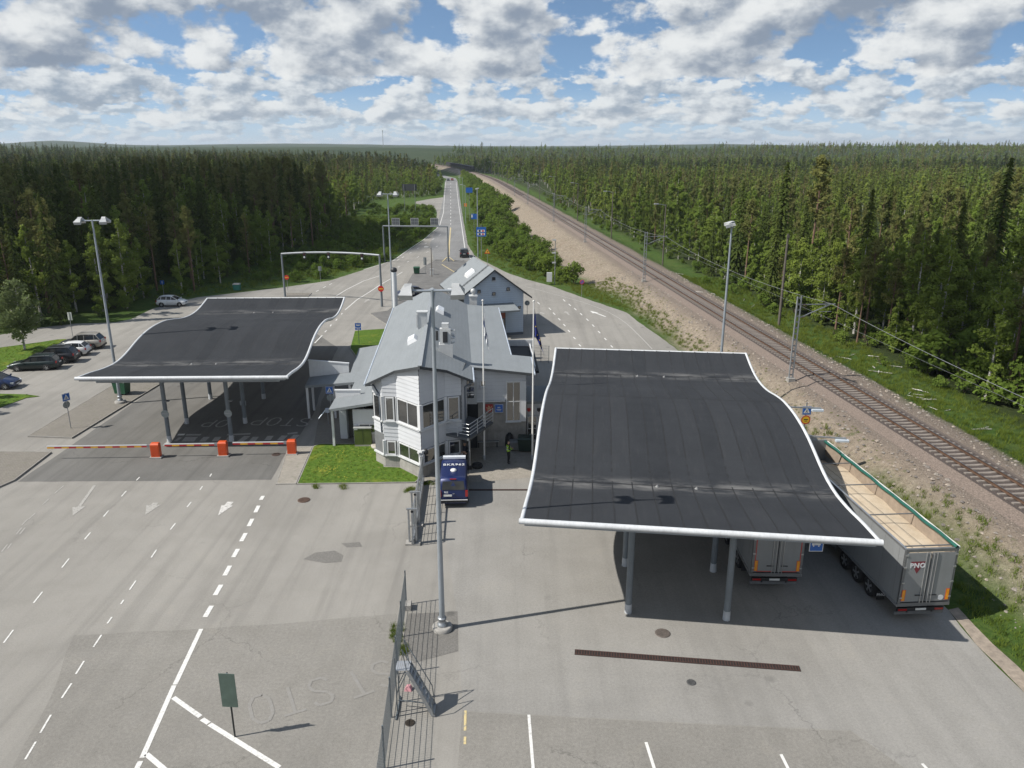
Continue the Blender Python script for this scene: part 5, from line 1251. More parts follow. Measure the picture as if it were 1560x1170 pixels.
def guard_van():
    hw = .95; t = thing('patrol_van', 'dark blue patrol van with white roof code beside the station front', 'van', (-3.82, 47.2, 0), R(92.5))
    P_ = carpaint('patrol_blue', (.007, .018, .095), .2)
    prof = [(-2.42, .35, 1.0), (-2.45, .6, 1.0), (-2.36, 1.25, 1.0), (-2.16, 1.86, .93), (-1.9, 1.94, .9), (.9, 1.96, .9), (1.15, 1.9, .9), (1.75, 1.2, .95), (2.25, .98, .93), (2.42, .7, .9), (2.44, .35, .88)]
    # body: stations along x with roof height
    top = [(-2.45, .75), (-2.4, 1.2), (-2.2, 1.82), (-2.0, 1.92), (.8, 1.94), (1.1, 1.86), (1.75, 1.12), (2.3, .95), (2.45, .7)]
    xs = [p[0] for p in top]; zs = [p[1] for p in top]; st = list(np.linspace(-2.45, 2.45, 40)); rings = []
    for x in st:
        z = float(np.interp(x, xs, zs)); w_ = hw * (1 - .1 * max(0, (abs(x) / 2.45 - .8) / .2) ** 2); tw = w_ * (1 - .13 * max(0, (z - 1.0)))
        rings.append([(x, -w_ * .9, .3), (x, -w_, .42), (x, -w_, .95), (x, -w_ + (w_ - tw) * .8, z - .12), (x, -tw * .9, z), (x, 0, z + .03), (x, tw * .9, z), (x, w_ - (w_ - tw) * .8, z - .12), (x, w_, .95), (x, w_, .42), (x, w_ * .9, .3)])
    n = 11; mb = MB(); mb.add([v for r_ in rings for v in r_], [(i * n + k, i * n + (k + 1) % n, (i + 1) * n + (k + 1) % n, (i + 1) * n + k) for i in range(len(st) - 1) for k in range(n)], 0, True)
    mb.add(rings[0], [tuple(range(n))]); mb.add(rings[-1], [tuple(range(n - 1, -1, -1))]); mb.build('body', P_, t)
    MB().add([(-2.40, -.72, 1.22), (-2.40, .72, 1.22), (-2.235, .66, 1.74), (-2.235, -.66, 1.74)], [(3, 2, 1, 0)]).build('rear_window', CARGLASS, t)
    MB().add([(1.80, -.78, 1.14), (1.80, .78, 1.14), (1.17, .68, 1.86), (1.17, -.68, 1.86)], [(0, 1, 2, 3)]).build('windscreen', CARGLASS, t)
    for s in (-1, 1):
        for a, b_ in ((-2.1, -.95), (-.85, .25), (.35, 1.3)):
            MB().add([(a, s * .957, 1.08), (b_, s * .957, 1.08), (b_ - .05, s * .885, 1.68), (a + .06, s * .885, 1.68)], [(0, 1, 2, 3) if s < 0 else (3, 2, 1, 0)]).build('side_window', CARGLASS, t)
        for x in (1.5, -1.5):
            a = MB().lathe((0, 0, 0), [(.4, -.01), (.4, .012)], 20); Mx = Matrix.Translation((x, s * hw * .992, .36)) @ Matrix.Rotation(R(-90 * s), 4, 'X'); a.v = [tuple(Mx @ Vector(v)) for v in a.v]; a.build('wheel_arch', PLAST, t); wheel(t, x, s * (hw - .1), .34, .21, s)
        MB().box((-2.44, s * .84, .98), (.06, .16, .42)).build('tail_light', REDL, t); MB().box((2.3, s * .7, .82), (.2, .3, .18)).build('headlight', CLEARL, t); MB().box((1.25, s * 1.07, 1.15), (.12, .2, .26)).build('mirror', PLAST, t)
        MB().box((0, s * .962, .78), (4.2, .012, .12)).build('side_stripe', pm('stripe_pale', (.6, .58, .5), .5), t)
    MB().box((-2.5, 0, .5), (.14, 1.84, .16)).build('bumper', PLAST, t); MB().box((-2.58, 0, .6), (.03, 1.8, .05)).build('bumper_strip', pm('strip_white', (.7, .7, .7), .4), t)
    MB().box((-2.468, .35, .86), (.02, .52, .12)).build('number_plate', PLATE, t)
    MB().lathe((-2.46, -.02, .98), [(.07, -.005), (.07, .005)], 12).build('badge', RIM, t)
    MB().box((-2.225, 0, 1.88), (.05, .4, .05)).build('brake_light', REDL, t)
    MB().box((.95, 0, 2.06), (.3, 1.5, .14)).build('light_bar', pm('lightbar_white', (.72, .75, .8), .2), t)
    MB().lathe((-1.05, 0, 1.97), [(.21, 0), (.19, .07), (.08, .12)], 14).build('beacon', pm('beacon_white', (.8, .8, .78), .35), t)
    put_text('roof_code', 'BKR962', .40, TRIM, t, Matrix.Translation((-.15, 0, 1.99)) @ Matrix.Rotation(R(-90), 4, 'Z') @ Matrix.Diagonal((1.0, 1.15, 1, 1)), .004)
    put_text('rear_code', '962', .16, TRIM, t, Matrix.Translation((-2.46, .45, 1.08)) @ Matrix.Rotation(R(-90), 4, 'Z') @ Matrix.Rotation(R(80), 4, 'X'), .004)
guard_van()

# ---- semi-trailers
TGREY = pm('trailer_grey', (.27, .28, .285), .45, .1, var=.07, scale=.9, streak=.12); TFRAME = pm('trailer_frame', (.20, .205, .21), .45, .4, var=.12); TALU = pm('aluminium_rail', (.55, .56, .57), .35, .8, var=.1)
CHAS = pm('chassis_black', (.022, .022, .024), .6)
def grain_mat():
    m, nt, b = matn('wood_chips'); q = NT(nt); vec = q.n('ShaderNodeTexCoord').outputs['Object']
    c = q.ramp(q.noise(vec, 1.2, 6, .65), [(.25, (.36, .285, .20)), (.5, (.45, .37, .27)), (.8, (.53, .45, .345))]); c = q.mix(.35, c, q.ramp(q.noise(vec, 45, 3, .7), [(.3, (.1, .1, .1)), (.7, (.9, .9, .9))]), 'SOFT_LIGHT')
    q.L.new(c, b.inputs['Base Color']); b.inputs['Roughness'].default_value = .95; q.L.new(q.bump(q.noise(vec, 30, 4), .6, .03), b.inputs['Normal']); return m
def trailer(label, loc, rz, open_top, doors='plain'):
    t = thing('semi_trailer', label, 'trailer', loc, rz); Lt, hw, zf, zt = 13.6, 1.275, 1.12, 4.0     # origin at rear centre on the ground, +x forward
    th = .05
    for s in (-1, 1):
        w_ = MB(); w_.box((Lt / 2, s * (hw - th / 2), (zf + zt) / 2), (Lt, th, zt - zf))
        side = w_.build('side_wall', TGREY, t)
        k = 0
        gp_ = MB()
        for x in np.arange(.5, 13.3, 1.28): gp_.box((x, s * (hw + .002), (zf + zt) / 2), (.012, .006, zt - zf - .2))
        gp_.build('panel_joint', TFRAME, side)
        MB().box((Lt / 2, s * (hw - .02), zt + .03), (Lt, .11, .1)).build('top_rail', TALU, side); MB().box((Lt / 2, s * (hw - .01), zf - .06), (Lt, .09, .14)).build('bottom_rail', TALU, side)
    MB().box((Lt - .04, 0, (zf + zt) / 2 + .1), (.08, 2.5, zt - zf + .2)).build('front_wall', TGREY, t)
    MB().box((Lt / 2, 0, zf), (Lt - .1, 2.4, .12)).build('floor', CHAS, t)
    # rear frame and doors
    fr = MB(); fr.box((.03, 0, zt - .02), (.12, 2.56, .16)); fr.box((.03, 0, zf - .02), (.12, 2.56, .18))
    for s in (-1, 1): fr.box((.03, s * 1.22, (zf + zt) / 2), (.12, .11, zt - zf - .2))
    fr.build('rear_frame', TFRAME, t)
    for s in (-1, 1):
        d = MB().box((-.015, s * .595, (zf + zt) / 2), (.06, 1.14, zt - zf - .3)).build('rear_door', TGREY, t)
        for o_ in (.1, .26):
            MB().tube((-.07, s * o_, zf + .1), (-.07, s * o_, zt - .1), .022, .022, 8).build('lock_bar', TALU, d)
        MB().box((-.07, s * .36, zf + .5), (.03, .34, .04)).build('door_handle', CHAS, d)
        for z in (1.5, 2.3, 3.1, 3.75): MB().box((-.05, s * 1.2, z), (.05, .12, .07)).build('hinge', TALU, d)
        q_ = MB().box((-.05, s * 1.06 if doors == 'plain' else s * 1.08, 1.62), (.012, .14, .56)).build('reflector', ORANGE_L, d)
        MB().box((-.048, s * 1.06 if doors == 'plain' else s * 1.08, 1.62), (.01, .18, .6)).build('reflector_border', pm('reflector_red', (.55, .03, .02), .4), d)
        if doors == 'plain':
            rt = MB(); rt.box((-.049, s * 1.12, 2.75), (.008, .045, 2.2)); rt.box((-.049, s * .62, 1.3), (.008, .8, .04)); rt.build('reflective_tape', pm('tape_red', (.50, .05, .04), .4), d)
    # underride bar with lamps
    ub = MB().box((.25, 0, .5), (.1, 2.4, .16)).build('underride_bar', TFRAME, t); MB().box((.16, 0, .74), (.1, 2.3, .18)).build('light_panel', CHAS, t)
    for s in (-1, 1): MB().box((.1, s * .9, .74), (.03, .42, .1)).build('tail_light', REDL, t); MB().box((.2, s * .62, .78), (.06, .08, .5)).build('bar_hanger', CHAS, t)
    MB().box((.1, 0, .75), (.03, .52, .11)).build('number_plate', PLATE, t)
    ch_ = MB()
    for s in (-1, 1): ch_.box((6.5, s * .5, .92), (12.6, .14, .3))
    ch_.build('chassis_rail', CHAS, t)
    for x in (2.6, 3.9, 5.2):
        MB().tube((x, -1.1, .52), (x, 1.1, .52), .08, .08, 8).build('axle', CHAS, t)
        for s in (-1, 1): wheel(t, x, s * 1.06, .52, .36, s)
    for s in (-1, 1):
        MB().box((7.6, s * 1.2, .75), (2.6, .05, .42)).build('side_guard', TFRAME, t); MB().box((10.8, s * .9, .55), (.14, .14, 1.0)).build('landing_leg', CHAS, t); MB().box((1.85, s * 1.0, .45), (.03, .4, .5)).build('mud_flap', CHAS, t)
    if open_top:
        nx, ny = 46, 12; vs = []
        for i in range(nx + 1):
            for j in range(ny + 1):
                x = .05 + (Lt - .2) * i / nx; y = -1.21 + 2.42 * j / ny
                z = 3.28 + .12 * float(vnoise(x * 3, y * 3, 3.2, 4)) + .1 * (1 - (y / 1.2) ** 2) - .55 * float(sstep(11.0, 13.4, x)) * (1 if True else 0); vs.append((x, y, z))
        f = MB(); f.add(vs, [(i * (ny + 1) + j, (i + 1) * (ny + 1) + j, (i + 1) * (ny + 1) + j + 1, i * (ny + 1) + j + 1) for i in range(nx) for j in range(ny)], 0, True); 
        ld_ = f.build('wood_chip_load', grain_mat(), None); ld_.matrix_basis = t.matrix_basis; tag(ld_, 'pale wood chip load filling the open trailer', 'wood chips')
        inn = MB()
        for s in (-1, 1): inn.quad((.05, s * 1.222, 3.2), (Lt - .1, s * 1.222, 3.2), (Lt - .1, s * 1.222, zt - .02), (.05, s * 1.222, zt - .02))
        inn.build('inner_lining', pm('lining_tan', (.33, .265, .205), .7, var=.15, streak=.2), t)
        for x in (.35, 3.6, 7.2, 10.2): MB().tube((x, -1.22, zt + .02), (x, 1.22, zt + .02), .035, .035, 8).build('cross_bar', TFRAME, t)
        for y in (-.2, .42): MB().tube((.2, y, zt - .35), (Lt - .2, y * .6 + .3, zt - .35), .009, .009, 6).build('strap', pm('strap_grey', (.12, .11, .10), .8), t)
        # rolled green tarpaulin along the right-hand top rail
        r_ = MB(); prv = None
        for x in np.linspace(-.05, Lt + .1, 30):
            p_ = Vector((x, -1.16 + .02 * math.sin(x * 3), zt + .1 + .015 * math.sin(x * 1.7)))
            if prv: r_.tube(prv, p_, .085, .085, 10, 0, False)
            prv = p_
        r_.build('rolled_tarpaulin', pm('tarp_green', (.012, .10, .075), .5, var=.2, scale=2.5, bump=.5, bscale=5), t)
        MB().box((Lt / 2, -1.29, zt + .06), (Lt, .09, .12)).build('tarpaulin_edge', pm('tarp_white', (.72, .71, .66), .5, var=.08), t)
        lg = MB(); lg.add([(-.0505, .26, 3.42), (-.0505, .98, 3.42), (-.0505, .62, 2.78)], [(0, 1, 2)]); lg.build('logo_triangle', pm('logo_maroon', (.20, .025, .04), .5), t)
        put_text('logo_lettering', 'PNO', .34, TRIM, t, Matrix.Translation((-.056, .62, 3.2)) @ Matrix.Rotation(R(-90), 4, 'Z') @ Matrix.Rotation(R(90), 4, 'X'), .014)
        put_text('flap_lettering', 'PNO', .2, TRIM, t, Matrix.Translation((1.83, 1.0, .48)) @ Matrix.Rotation(R(-90), 4, 'Z') @ Matrix.Rotation(R(90), 4, 'X'), .006)
        MB().lathe((0, 0, 0), [(.14, -.004), (.14, .004)], 16).build('round_sticker', TRIM, t).matrix_basis = Matrix.Translation((-.052, -.78, 1.45)) @ Matrix.Rotation(R(90), 4, 'Y')
    else:
        MB().box((Lt / 2, 0, zt + .03), (Lt, 2.46, .04)).build('roof', pm('trailer_roof', (.5, .5, .5), .6), t)
    return t
def tractor(label, loc, rz, col):
    t = thing('lorry_tractor', label, 'lorry', loc, rz); P_ = carpaint('lorry_' + col[0], col[1], .1)
    c = MB(); prof = [(.0, .9), (.0, 3.55), (1.2, 3.7), (1.75, 3.2), (2.15, 2.0), (2.25, .6), (.3, .6)]
    for s in (-1, 1): c.add([(x, s * 1.22, z) for x, z in prof], [tuple(range(7)) if s < 0 else tuple(range(6, -1, -1))])
    n = len(prof); A = [(x, -1.22, z) for x, z in prof]; B = [(x, 1.22, z) for x, z in prof]; c.add(A + B, [(i, i + n, (i + 1) % n + n, (i + 1) % n) for i in range(n)]); c.build('cab', P_, t)
    MB().add([(1.80, -1.1, 3.12), (1.80, 1.1, 3.12), (2.165, 1.1, 2.05), (2.165, -1.1, 2.05)], [(0, 3, 2, 1)]).build('windscreen', CARGLASS, t)
    d = MB(); d.add([(.0, -1.1, 3.6), (.0, 1.1, 3.6), (1.2, 1.1, 3.75), (1.2, -1.1, 3.75), (-.05, -1.1, 4.0), (-.05, 1.1, 4.0)], [(4, 3, 2, 5), (0, 1, 5, 4)[::-1], (0, 4, 3)[::-1], (1, 2, 5)[::-1]]); d.build('air_deflector', P_, t)
    for s in (-1, 1): MB().box((.9, s * 1.235, 2.5), (.9, .02, .75)).build('side_window', CARGLASS, t); MB().box((1.9, s * 1.42, 2.5), (.14, .26, .7)).build('mirror', PLAST, t)
    MB().box((-1.6, 0, .8), (5.0, .9, .3)).build('chassis', CHAS, t)
    for x, y in ((1.15, 1.05), (-2.55, 1.0)):
        for s in (-1, 1): wheel(t, x, s * y, .52, .34, s)
    for s in (-1, 1): MB().box((2.22, s * .9, .9), (.12, .45, .28)).build('headlight', CLEARL, t)
    MB().box((2.27, 0, .75), (.08, 2.4, .5)).build('bumper', PLAST, t)
    return t
hT = R(90 + 3.9); rear = Vector((19.62, 32.26, 0))
trailer('open-topped grey trailer heaped with wood chips right of the canopy', rear, hT, True, 'logo')
fr_ = rear + Vector((math.cos(hT), math.sin(hT), 0)) * 14.55; tractor('white lorry cab coupled to the open trailer, half under the canopy edge', fr_, hT, ('white', (.62, .63, .63)))
rear2 = Vector((13.45, 34.9, 0)); h2 = R(90 - 1.5)
trailer('closed grey box trailer parked under the right canopy', rear2, h2, False)
fr_ = rear2 + Vector((math.cos(h2), math.sin(h2), 0)) * 14.55; tractor('dark blue lorry cab under the right canopy', fr_, h2, ('blue', (.02, .05, .16)))
# ------------------------------------------------------------------ signs
SIGNB = pm('sign_back_grey', (.30, .33, .33), .5, .3, var=.08); SBLUE = pm('sign_blue', (.012, .12, .46), .4, var=.04); SRED = pm('sign_red', (.60, .03, .02), .4); SORANGE = pm('sign_orange', (.80, .24, .02), .4); SYEL = pm('sign_yellow', (.80, .48, .03), .4); SWHITE = pm('sign_white', (.75, .75, .74), .4); SBLACK = pm('sign_black', (.02, .02, .02), .5)
def shape_pts(kind, w_, h_):
    if kind == 'round': return [(math.cos(2 * math.pi * k / 24) * w_ / 2, math.sin(2 * math.pi * k / 24) * w_ / 2) for k in range(24)]
    if kind == 'tri': return [(-w_ / 2, -h_ / 2), (w_ / 2, -h_ / 2), (0, h_ / 2)]
    return [(-w_ / 2, -h_ / 2), (w_ / 2, -h_ / 2), (w_ / 2, h_ / 2), (-w_ / 2, h_ / 2)]
def plate(parent, kind, w_, h_, z, front, rz=0., y=-.06, x=0., back=None, name='sign_plate', marks=()):
    """a sign face looking towards -Y before the turn rz; marks = (material, polygon in the plate's plane)"""
    M = Matrix.Rotation(rz, 4, 'Z') @ Matrix.Translation((x, y, z)); P_ = shape_pts(kind, w_, h_); n = len(P_)
    mb = MB(); A = [M @ Vector((a, -.01, b_)) for a, b_ in P_]; B = [M @ Vector((a, .012, b_)) for a, b_ in P_]
    mb.add(A, [tuple(range(n))], 0); mb.add(B, [tuple(range(n - 1, -1, -1))], 1); mb.add(A + B, [(i, i + n, (i + 1) % n + n, (i + 1) % n) for i in range(n)], 1)
    o = mb.build(name, [front, back or SIGNB], parent)
    for i, (mt, poly) in enumerate(marks):
        MB().add([M @ Vector((a, -.014 - .003 * i, b_)) for a, b_ in poly], [tuple(range(len(poly)))]).build('sign_symbol', mt, o)
    return o
rect = lambda cx, cz, w_, h_: [(cx - w_ / 2, cz - h_ / 2), (cx + w_ / 2, cz - h_ / 2), (cx + w_ / 2, cz + h_ / 2), (cx - w_ / 2, cz + h_ / 2)]
disc = lambda cx, cz, r: [(cx + math.cos(2 * math.pi * k / 20) * r, cz + math.sin(2 * math.pi * k / 20) * r) for k in range(20)]
def ped_marks(s): return ((SWHITE, rect(0, 0, s * .94, s * .94)), (SBLUE, rect(0, 0, s * .88, s * .88)), (SWHITE, [(-.36 * s, -.3 * s), (.36 * s, -.3 * s), (0, .38 * s)]), (SBLACK, [(-.02 * s, .16 * s), (.05 * s, .1 * s), (.04 * s, -.05 * s), (.12 * s, -.26 * s), (.06 * s, -.27 * s), (0, -.1 * s), (-.09 * s, -.27 * s), (-.14 * s, -.25 * s), (-.05 * s, -.03 * s)]))
NOENTRY = lambda s: ((SYEL, rect(0, 0, s * .72, s * .17)),)
def post(label, px, py, h, plates, r=.035, cat='road sign', base_z=0., name='road_sign', group=None, mat=None):
    p = G(px, py, base_z); t = thing(name, label, cat, (p.x, p.y, base_z), 0, group)
    MB().tube((0, 0, -.1), (0, 0, h), r, r, 8).build('post', mat or GALV, t)
    for k in plates: plate(t, *k[:5], **(k[5] if len(k) > 5 else {}))
    return t
post('blue pedestrian crossing sign on the left pavement island', 108.5, 654, 3.1, [('rect', .62, .62, 2.75, SBLUE, dict(rz=R(62), marks=ped_marks(.62))), ('round', .6, .6, 2.1, SWHITE, dict(rz=R(-118), back=SIGNB))])
post('plain pale sign seen from behind near the parked cars', 111, 513, 3.0, [('rect', .55, .95, 2.5, SIGNB, dict(rz=R(170), back=pm('sign_back_pale', (.5, .53, .5), .5)))])
post('small blue sign at the forest edge by the white hatchback', 250.3, 453, 2.6, [('rect', .6, .6, 2.3, SBLUE, dict(marks=((SWHITE, rect(0, 0, .1, .35)),)))])
post('no-entry sign by the left leg of the signal gantry', 438.6, 443, 2.5, [('round', .72, .72, 2.15, SRED, dict(marks=NOENTRY(.72)))])
post('grey sign seen from behind at the bushy verge', 488.5, 429, 2.6, [('rect', .55, .75, 2.2, SIGNB, dict(rz=R(180)))])
post('blue bus stop sign on the lawn beside the station roof', 547.2, 525, 2.6, [('rect', .68, .5, 2.3, SBLUE, dict(marks=((SWHITE, rect(0, .03, .4, .2)), (SBLUE, rect(0, .06, .3, .07))))), ('rect', .68, .26, 1.88, SBLUE, dict(marks=((SWHITE, rect(-.1, 0, .12, .12)), (SWHITE, rect(.1, 0, .12, .12)))))], mat=pm('post_green', (.1, .16, .1), .6))
post('grey sign seen from behind on the island by the green bin', 648, 418, 3.0, [('rect', .55, 1.4, 2.35, SIGNB, dict(rz=R(178)))])
post('round sign seen from behind beside the blue house', 803, 488, 2.6, [('round', .68, .68, 2.3, SIGNB, dict(rz=R(180)))])
post('round no-stopping sign on the right-hand verge', 886, 453, 2.6, [('round', .7, .7, 2.35, SRED, dict(marks=((SBLUE, disc(0, 0, .25)), (SRED, [(-.25, .19), (-.19, .25), (.25, -.19), (.19, -.25)]))))])
post('yellow warning triangle by the road to the north', 742.6, 403, 3.0, [('tri', 1.1, .95, 2.6, SRED, dict(marks=((SYEL, [(-.4, -.36), (.4, -.36), (0, .33)]), (SBLACK, rect(0, -.12, .16, .28)))))])
post('large blue customs information sign beside the road lamp', 733.5, 392, 6.6, [('rect', 2.0, 1.9, 5.2, SBLUE, dict(marks=((SWHITE, rect(-.02, .18, 1.5, .45)), (SWHITE, rect(-.02, -.48, 1.5, .45)), (SBLACK, rect(-.3, .18, .4, .36)), (SBLACK, rect(-.3, -.48, .4, .36)), (SRED, disc(.36, .18, .19)), (SRED, disc(.36, -.48, .19)))))], r=.07)
post('mid-sized blue sign up the road beyond the customs sign', 722.5, 362, 6.0, [('rect', 1.5, 1.3, 5.2, SBLUE, dict(marks=((SWHITE, rect(-.5, .1, .35, .7)),)))], r=.05)
post('distant blue sign on two legs by the straight road', 715.5, 337, 10.2, [('rect', 2.0, 1.5, 9.2, SBLUE)], r=.06)
post('small orange sign on the right verge of the far road', 709.3, 325, 3.4, [('rect', .9, 1.1, 2.8, SORANGE)])
p = G(618, 330); 
bb = thing('sign_board', 'large dark sign board seen from behind across the junction', 'sign', (p.x, p.y + 12, 0)); plate(bb, 'rect', 4.9, 2.2, 8.6, SIGNB, rz=R(180), back=pm('board_back', (.05, .055, .06), .6))
for x in (-1.8, 1.8): MB().tube((x, 0, 0), (x, 0, 9.6), .09, .09, 8).build('leg', GALV, bb)
# tall grey board with cross rails in the foreground, seen from behind
p = G(358, 1122.5); t = thing('road_sign', 'tall grey-green sign seen from behind in the foreground yard', 'road sign', (p.x, p.y, 0), R(-4))
MB().tube((0, 0, 0), (0, 0, 2.95), .035, .035, 10).build('post', pm('post_dark', (.05, .055, .055), .5, .5), t)
plate(t, 'rect', .62, 1.5, 2.2, SWHITE, rz=R(180), y=.06, back=pm('board_green_grey', (.10, .145, .12), .55, .1, var=.15, scale=4))
for z in (2.28, 1.72): MB().box((0, -.02, z), (.62, .03, .04)).build('rail', GALV, t)
MB().box((0, -.03, 2.2), (.07, .03, 1.5)).build('rail', GALV, t)
# pedestrian sign by the annex porch
p = G(505.5, 640); t = post('pedestrian crossing sign on a post by the annex porch', 505.5, 640, 2.95, [('rect', .64, .64, 2.65, SBLUE, dict(marks=ped_marks(.64))), ('round', .6, .6, 1.95, SIGNB, dict(rz=R(180)))])
# signs on brackets at the right-hand canopy
p = G(1228.5, 626, 4.6); t = thing('hanging_sign', 'pedestrian sign above a yellow round sign at the canopy edge', 'road sign', (p.x, p.y, 0)); MB().tube((0, .05, 0), (0, .05, 5.2), .045, .045, 8).build('post', GALV, t)
plate(t, 'rect', .62, .62, 4.65, SBLUE, marks=ped_marks(.62)); plate(t, 'round', .64, .64, 3.98, SRED, marks=((SYEL, disc(0, 0, .25)), (SBLACK, rect(0, .02, .28, .07)), (SBLACK, rect(0, -.09, .18, .04))))
for px0, py0, px1, py1, lb in ((1202, 620, 1251, 622, 'grey bracket arm with a lamp above the pedestrian sign'), (1230, 664, 1289, 668, 'grey bracket arm with a lamp above the open trailer')):
    a, b_ = G(px0, py0, 5.3), G(px1, py1, 5.3); t = thing('bracket_lamp', lb, 'lamp', a); MB().beam((-.9, .1, 0), tuple(b_ - a), .09, .09).build('arm', GALV, t)
    d = b_ - a; MB().box(tuple(d - Vector((.25, .05, .12))), (.75, .26, .12), R(-3)).build('lamp_head', pm('lamp_pale', (.58, .64, .7), .4), t)
p = G(1244, 829, 5.0); t = thing('hanging_sign', 'blue lorry sign hung under the front edge of the right canopy', 'road sign', (p.x, p.y, 4.5)); 
plate(t, 'rect', .62, .72, .5, SWHITE, y=0, marks=((SBLUE, rect(0, 0, .56, .66)), (SWHITE, rect(.05, .03, .26, .15)), (SWHITE, rect(-.15, 0, .12, .1)), (SWHITE, disc(-.13, -.08, .035)), (SWHITE, disc(.1, -.08, .035)))); MB().box((0, .04, .95), (.04, .04, .3)).build('hanger', GALV, t)
# signs and signals on the left canopy columns
for s_, u_, zz, lb in ((2.4, .335, 2.0, 'round sign seen from behind on the first column of the left canopy'), (2.4, .655, 2.0, 'round sign seen from behind on the second column of the left canopy')):
    q_ = CL.matrix_basis @ PL(u_, s_, 0); t = thing('column_sign', lb, 'road sign', (q_.x, q_.y, zz), R(-4)); plate(t, 'round', .62, .62, .35, SIGNB, rz=R(180), y=.2, x=-.05); MB().box((0, -.2, .35), (.5, .03, .06)).build('clamp', GALV, t)
    MB().box((.26, -.05, 1.35), (.36, .22, .09), R(-20)).build('signal_hood', LAMPD, t)

# ------------------------------------------------------------------ barriers
BOX_O = pm('barrier_orange', (.66, .085, .012), .4, var=.08, scale=2, streak=.1); STR_R = pm('stripe_red', (.45, .02, .02), .45); STR_Y = pm('stripe_yellow', (.75, .38, .03), .45)
def barrier(px, py, La, label):
    p = G(px, py); t = thing('barrier_gate', label, 'barrier', (p.x, p.y, 0), R(2.2))
    c = MB(); c.box((0, 0, .58), (.62, .42, .95)); c.add([(-.31, -.21, 1.055), (.31, -.21, 1.055), (.31, .21, 1.055), (-.31, .21, 1.055), (-.27, -.12, 1.16), (.27, -.12, 1.16), (.27, .17, 1.16), (-.27, .17, 1.16)], [(4, 5, 6, 7), (0, 1, 5, 4), (1, 2, 6, 5), (2, 3, 7, 6), (3, 0, 4, 7)])
    cab = c.build('cabinet', BOX_O, t); MB().box((0, -.213, .58), (.5, .008, .7)).build('cabinet_door', pm('barrier_orange_door', (.58, .07, .012), .45, var=.08), cab)
    MB().box((0, 0, .055), (.85, .62, .11)).build('footing', CONC, t)
    MB().box((-.36, -.1, .98), (.34, .16, .2)).build('arm_clamp', GALV, t)
    x1 = -.42; n = max(4, round(La / .54)); sgn = -1
    MB().box((x1 - La / 2, -.1, 1.035), (La, .06, .07)).build('arm', TRIM, t)
    for k in range(n):
        w_ = La / n; MB().box((x1 - w_ * (k + .5), -.1, .935), (w_ * .985, .056, .135)).build('arm_stripe', STR_R if k % 2 == 0 else STR_Y, t)
    return t
barrier(239, 697, 7.3, 'orange barrier with the longest striped arm, left of the lanes')
barrier(341, 694.5, 3.75, 'orange barrier with striped arm between the two lanes')
barrier(445.5, 692, 3.85, 'orange barrier with striped arm next to the lawn')

# ------------------------------------------------------------------ gantries
def gantry(label, pl_, pr__, hl, hr_, bow=.35):
    a, b_ = G(*pl_), G(*pr__); t = thing('gantry', label, 'gantry', a); d = b_ - a
    for q_, h in ((Vector((0, 0, 0)), hl), (d, hr_)):
        MB().tube((q_.x, q_.y, 0), (q_.x, q_.y, h), .17, .13, 12).build('leg', STEEL_G if q_.length == 0 else STEEL_G, t)
    m = MB(); prv = None; pts = []
    for k in range(13):
        f = k / 12; p_ = Vector((d.x * f, d.y * f, hl + (hr_ - hl) * f + bow * (1 - (2 * f - 1) ** 2) * .6))
        if prv: m.tube(prv, p_, .15, .15, 10)
        prv = p_; pts.append(p_)
    m.build('beam', pm('beam_grey', (.26, .28, .30), .5, .3, var=.1), t); return t, pts, d
g1, pts, d = gantry('signal gantry with three lane lights spanning the road', (434.5, 452), (582, 467), 6.5, 7.3, .5)
for k in (3, 6, 10):
    p_ = pts[k]; s_ = MB(); s_.box((p_.x, p_.y - .25, p_.z - .4), (.42, .22, .95)); h = s_.build('signal_head', SBLACK, g1)
    for j, mt in enumerate((pm('lens_red_off', (.06, .008, .008), .2), pm('lens_pale', (.62, .68, .66), .2))):
        MB().lathe((0, 0, 0), [(.13, 0), (.1, .03)], 12).build('signal_lens', mt, h).matrix_basis = Matrix.Translation((p_.x, p_.y - .37, p_.z - .2 - j * .42)) @ Matrix.Rotation(R(90), 4, 'X')
plate(g1, 'round', .85, .85, 2.6, SRED, x=d.x, y=d.y - .2, marks=NOENTRY(.85), name='no_entry_plate')
g2, pts, d = gantry('sign gantry carrying three lane boards over the road', (586, 399), (683, 399), 7.0, 6.9, .0)
for k in (2.4, 5.9, 9.6):
    p_ = Vector((d.x * k / 12, d.y * k / 12, 7.0)); plate(g2, 'rect', 1.5, 1.35, p_.z + .85, SWHITE, rz=0, x=p_.x, y=p_.y, back=SIGNB, name='lane_board', marks=((pm('board_slate', (.11, .12, .13), .5), rect(0, 0, 1.4, 1.25)), (SIGNB, rect(0, 0, 1.4, .05)), (SIGNB, rect(0, 0, .05, 1.25)), (SIGNB, rect(-.42, 0, .03, 1.25)), (SIGNB, rect(.42, 0, .03, 1.25))))
bk = MB().box((d.x, d.y, 1.6), (.3, .4, .9)).build('control_box', LAMPD, g2)

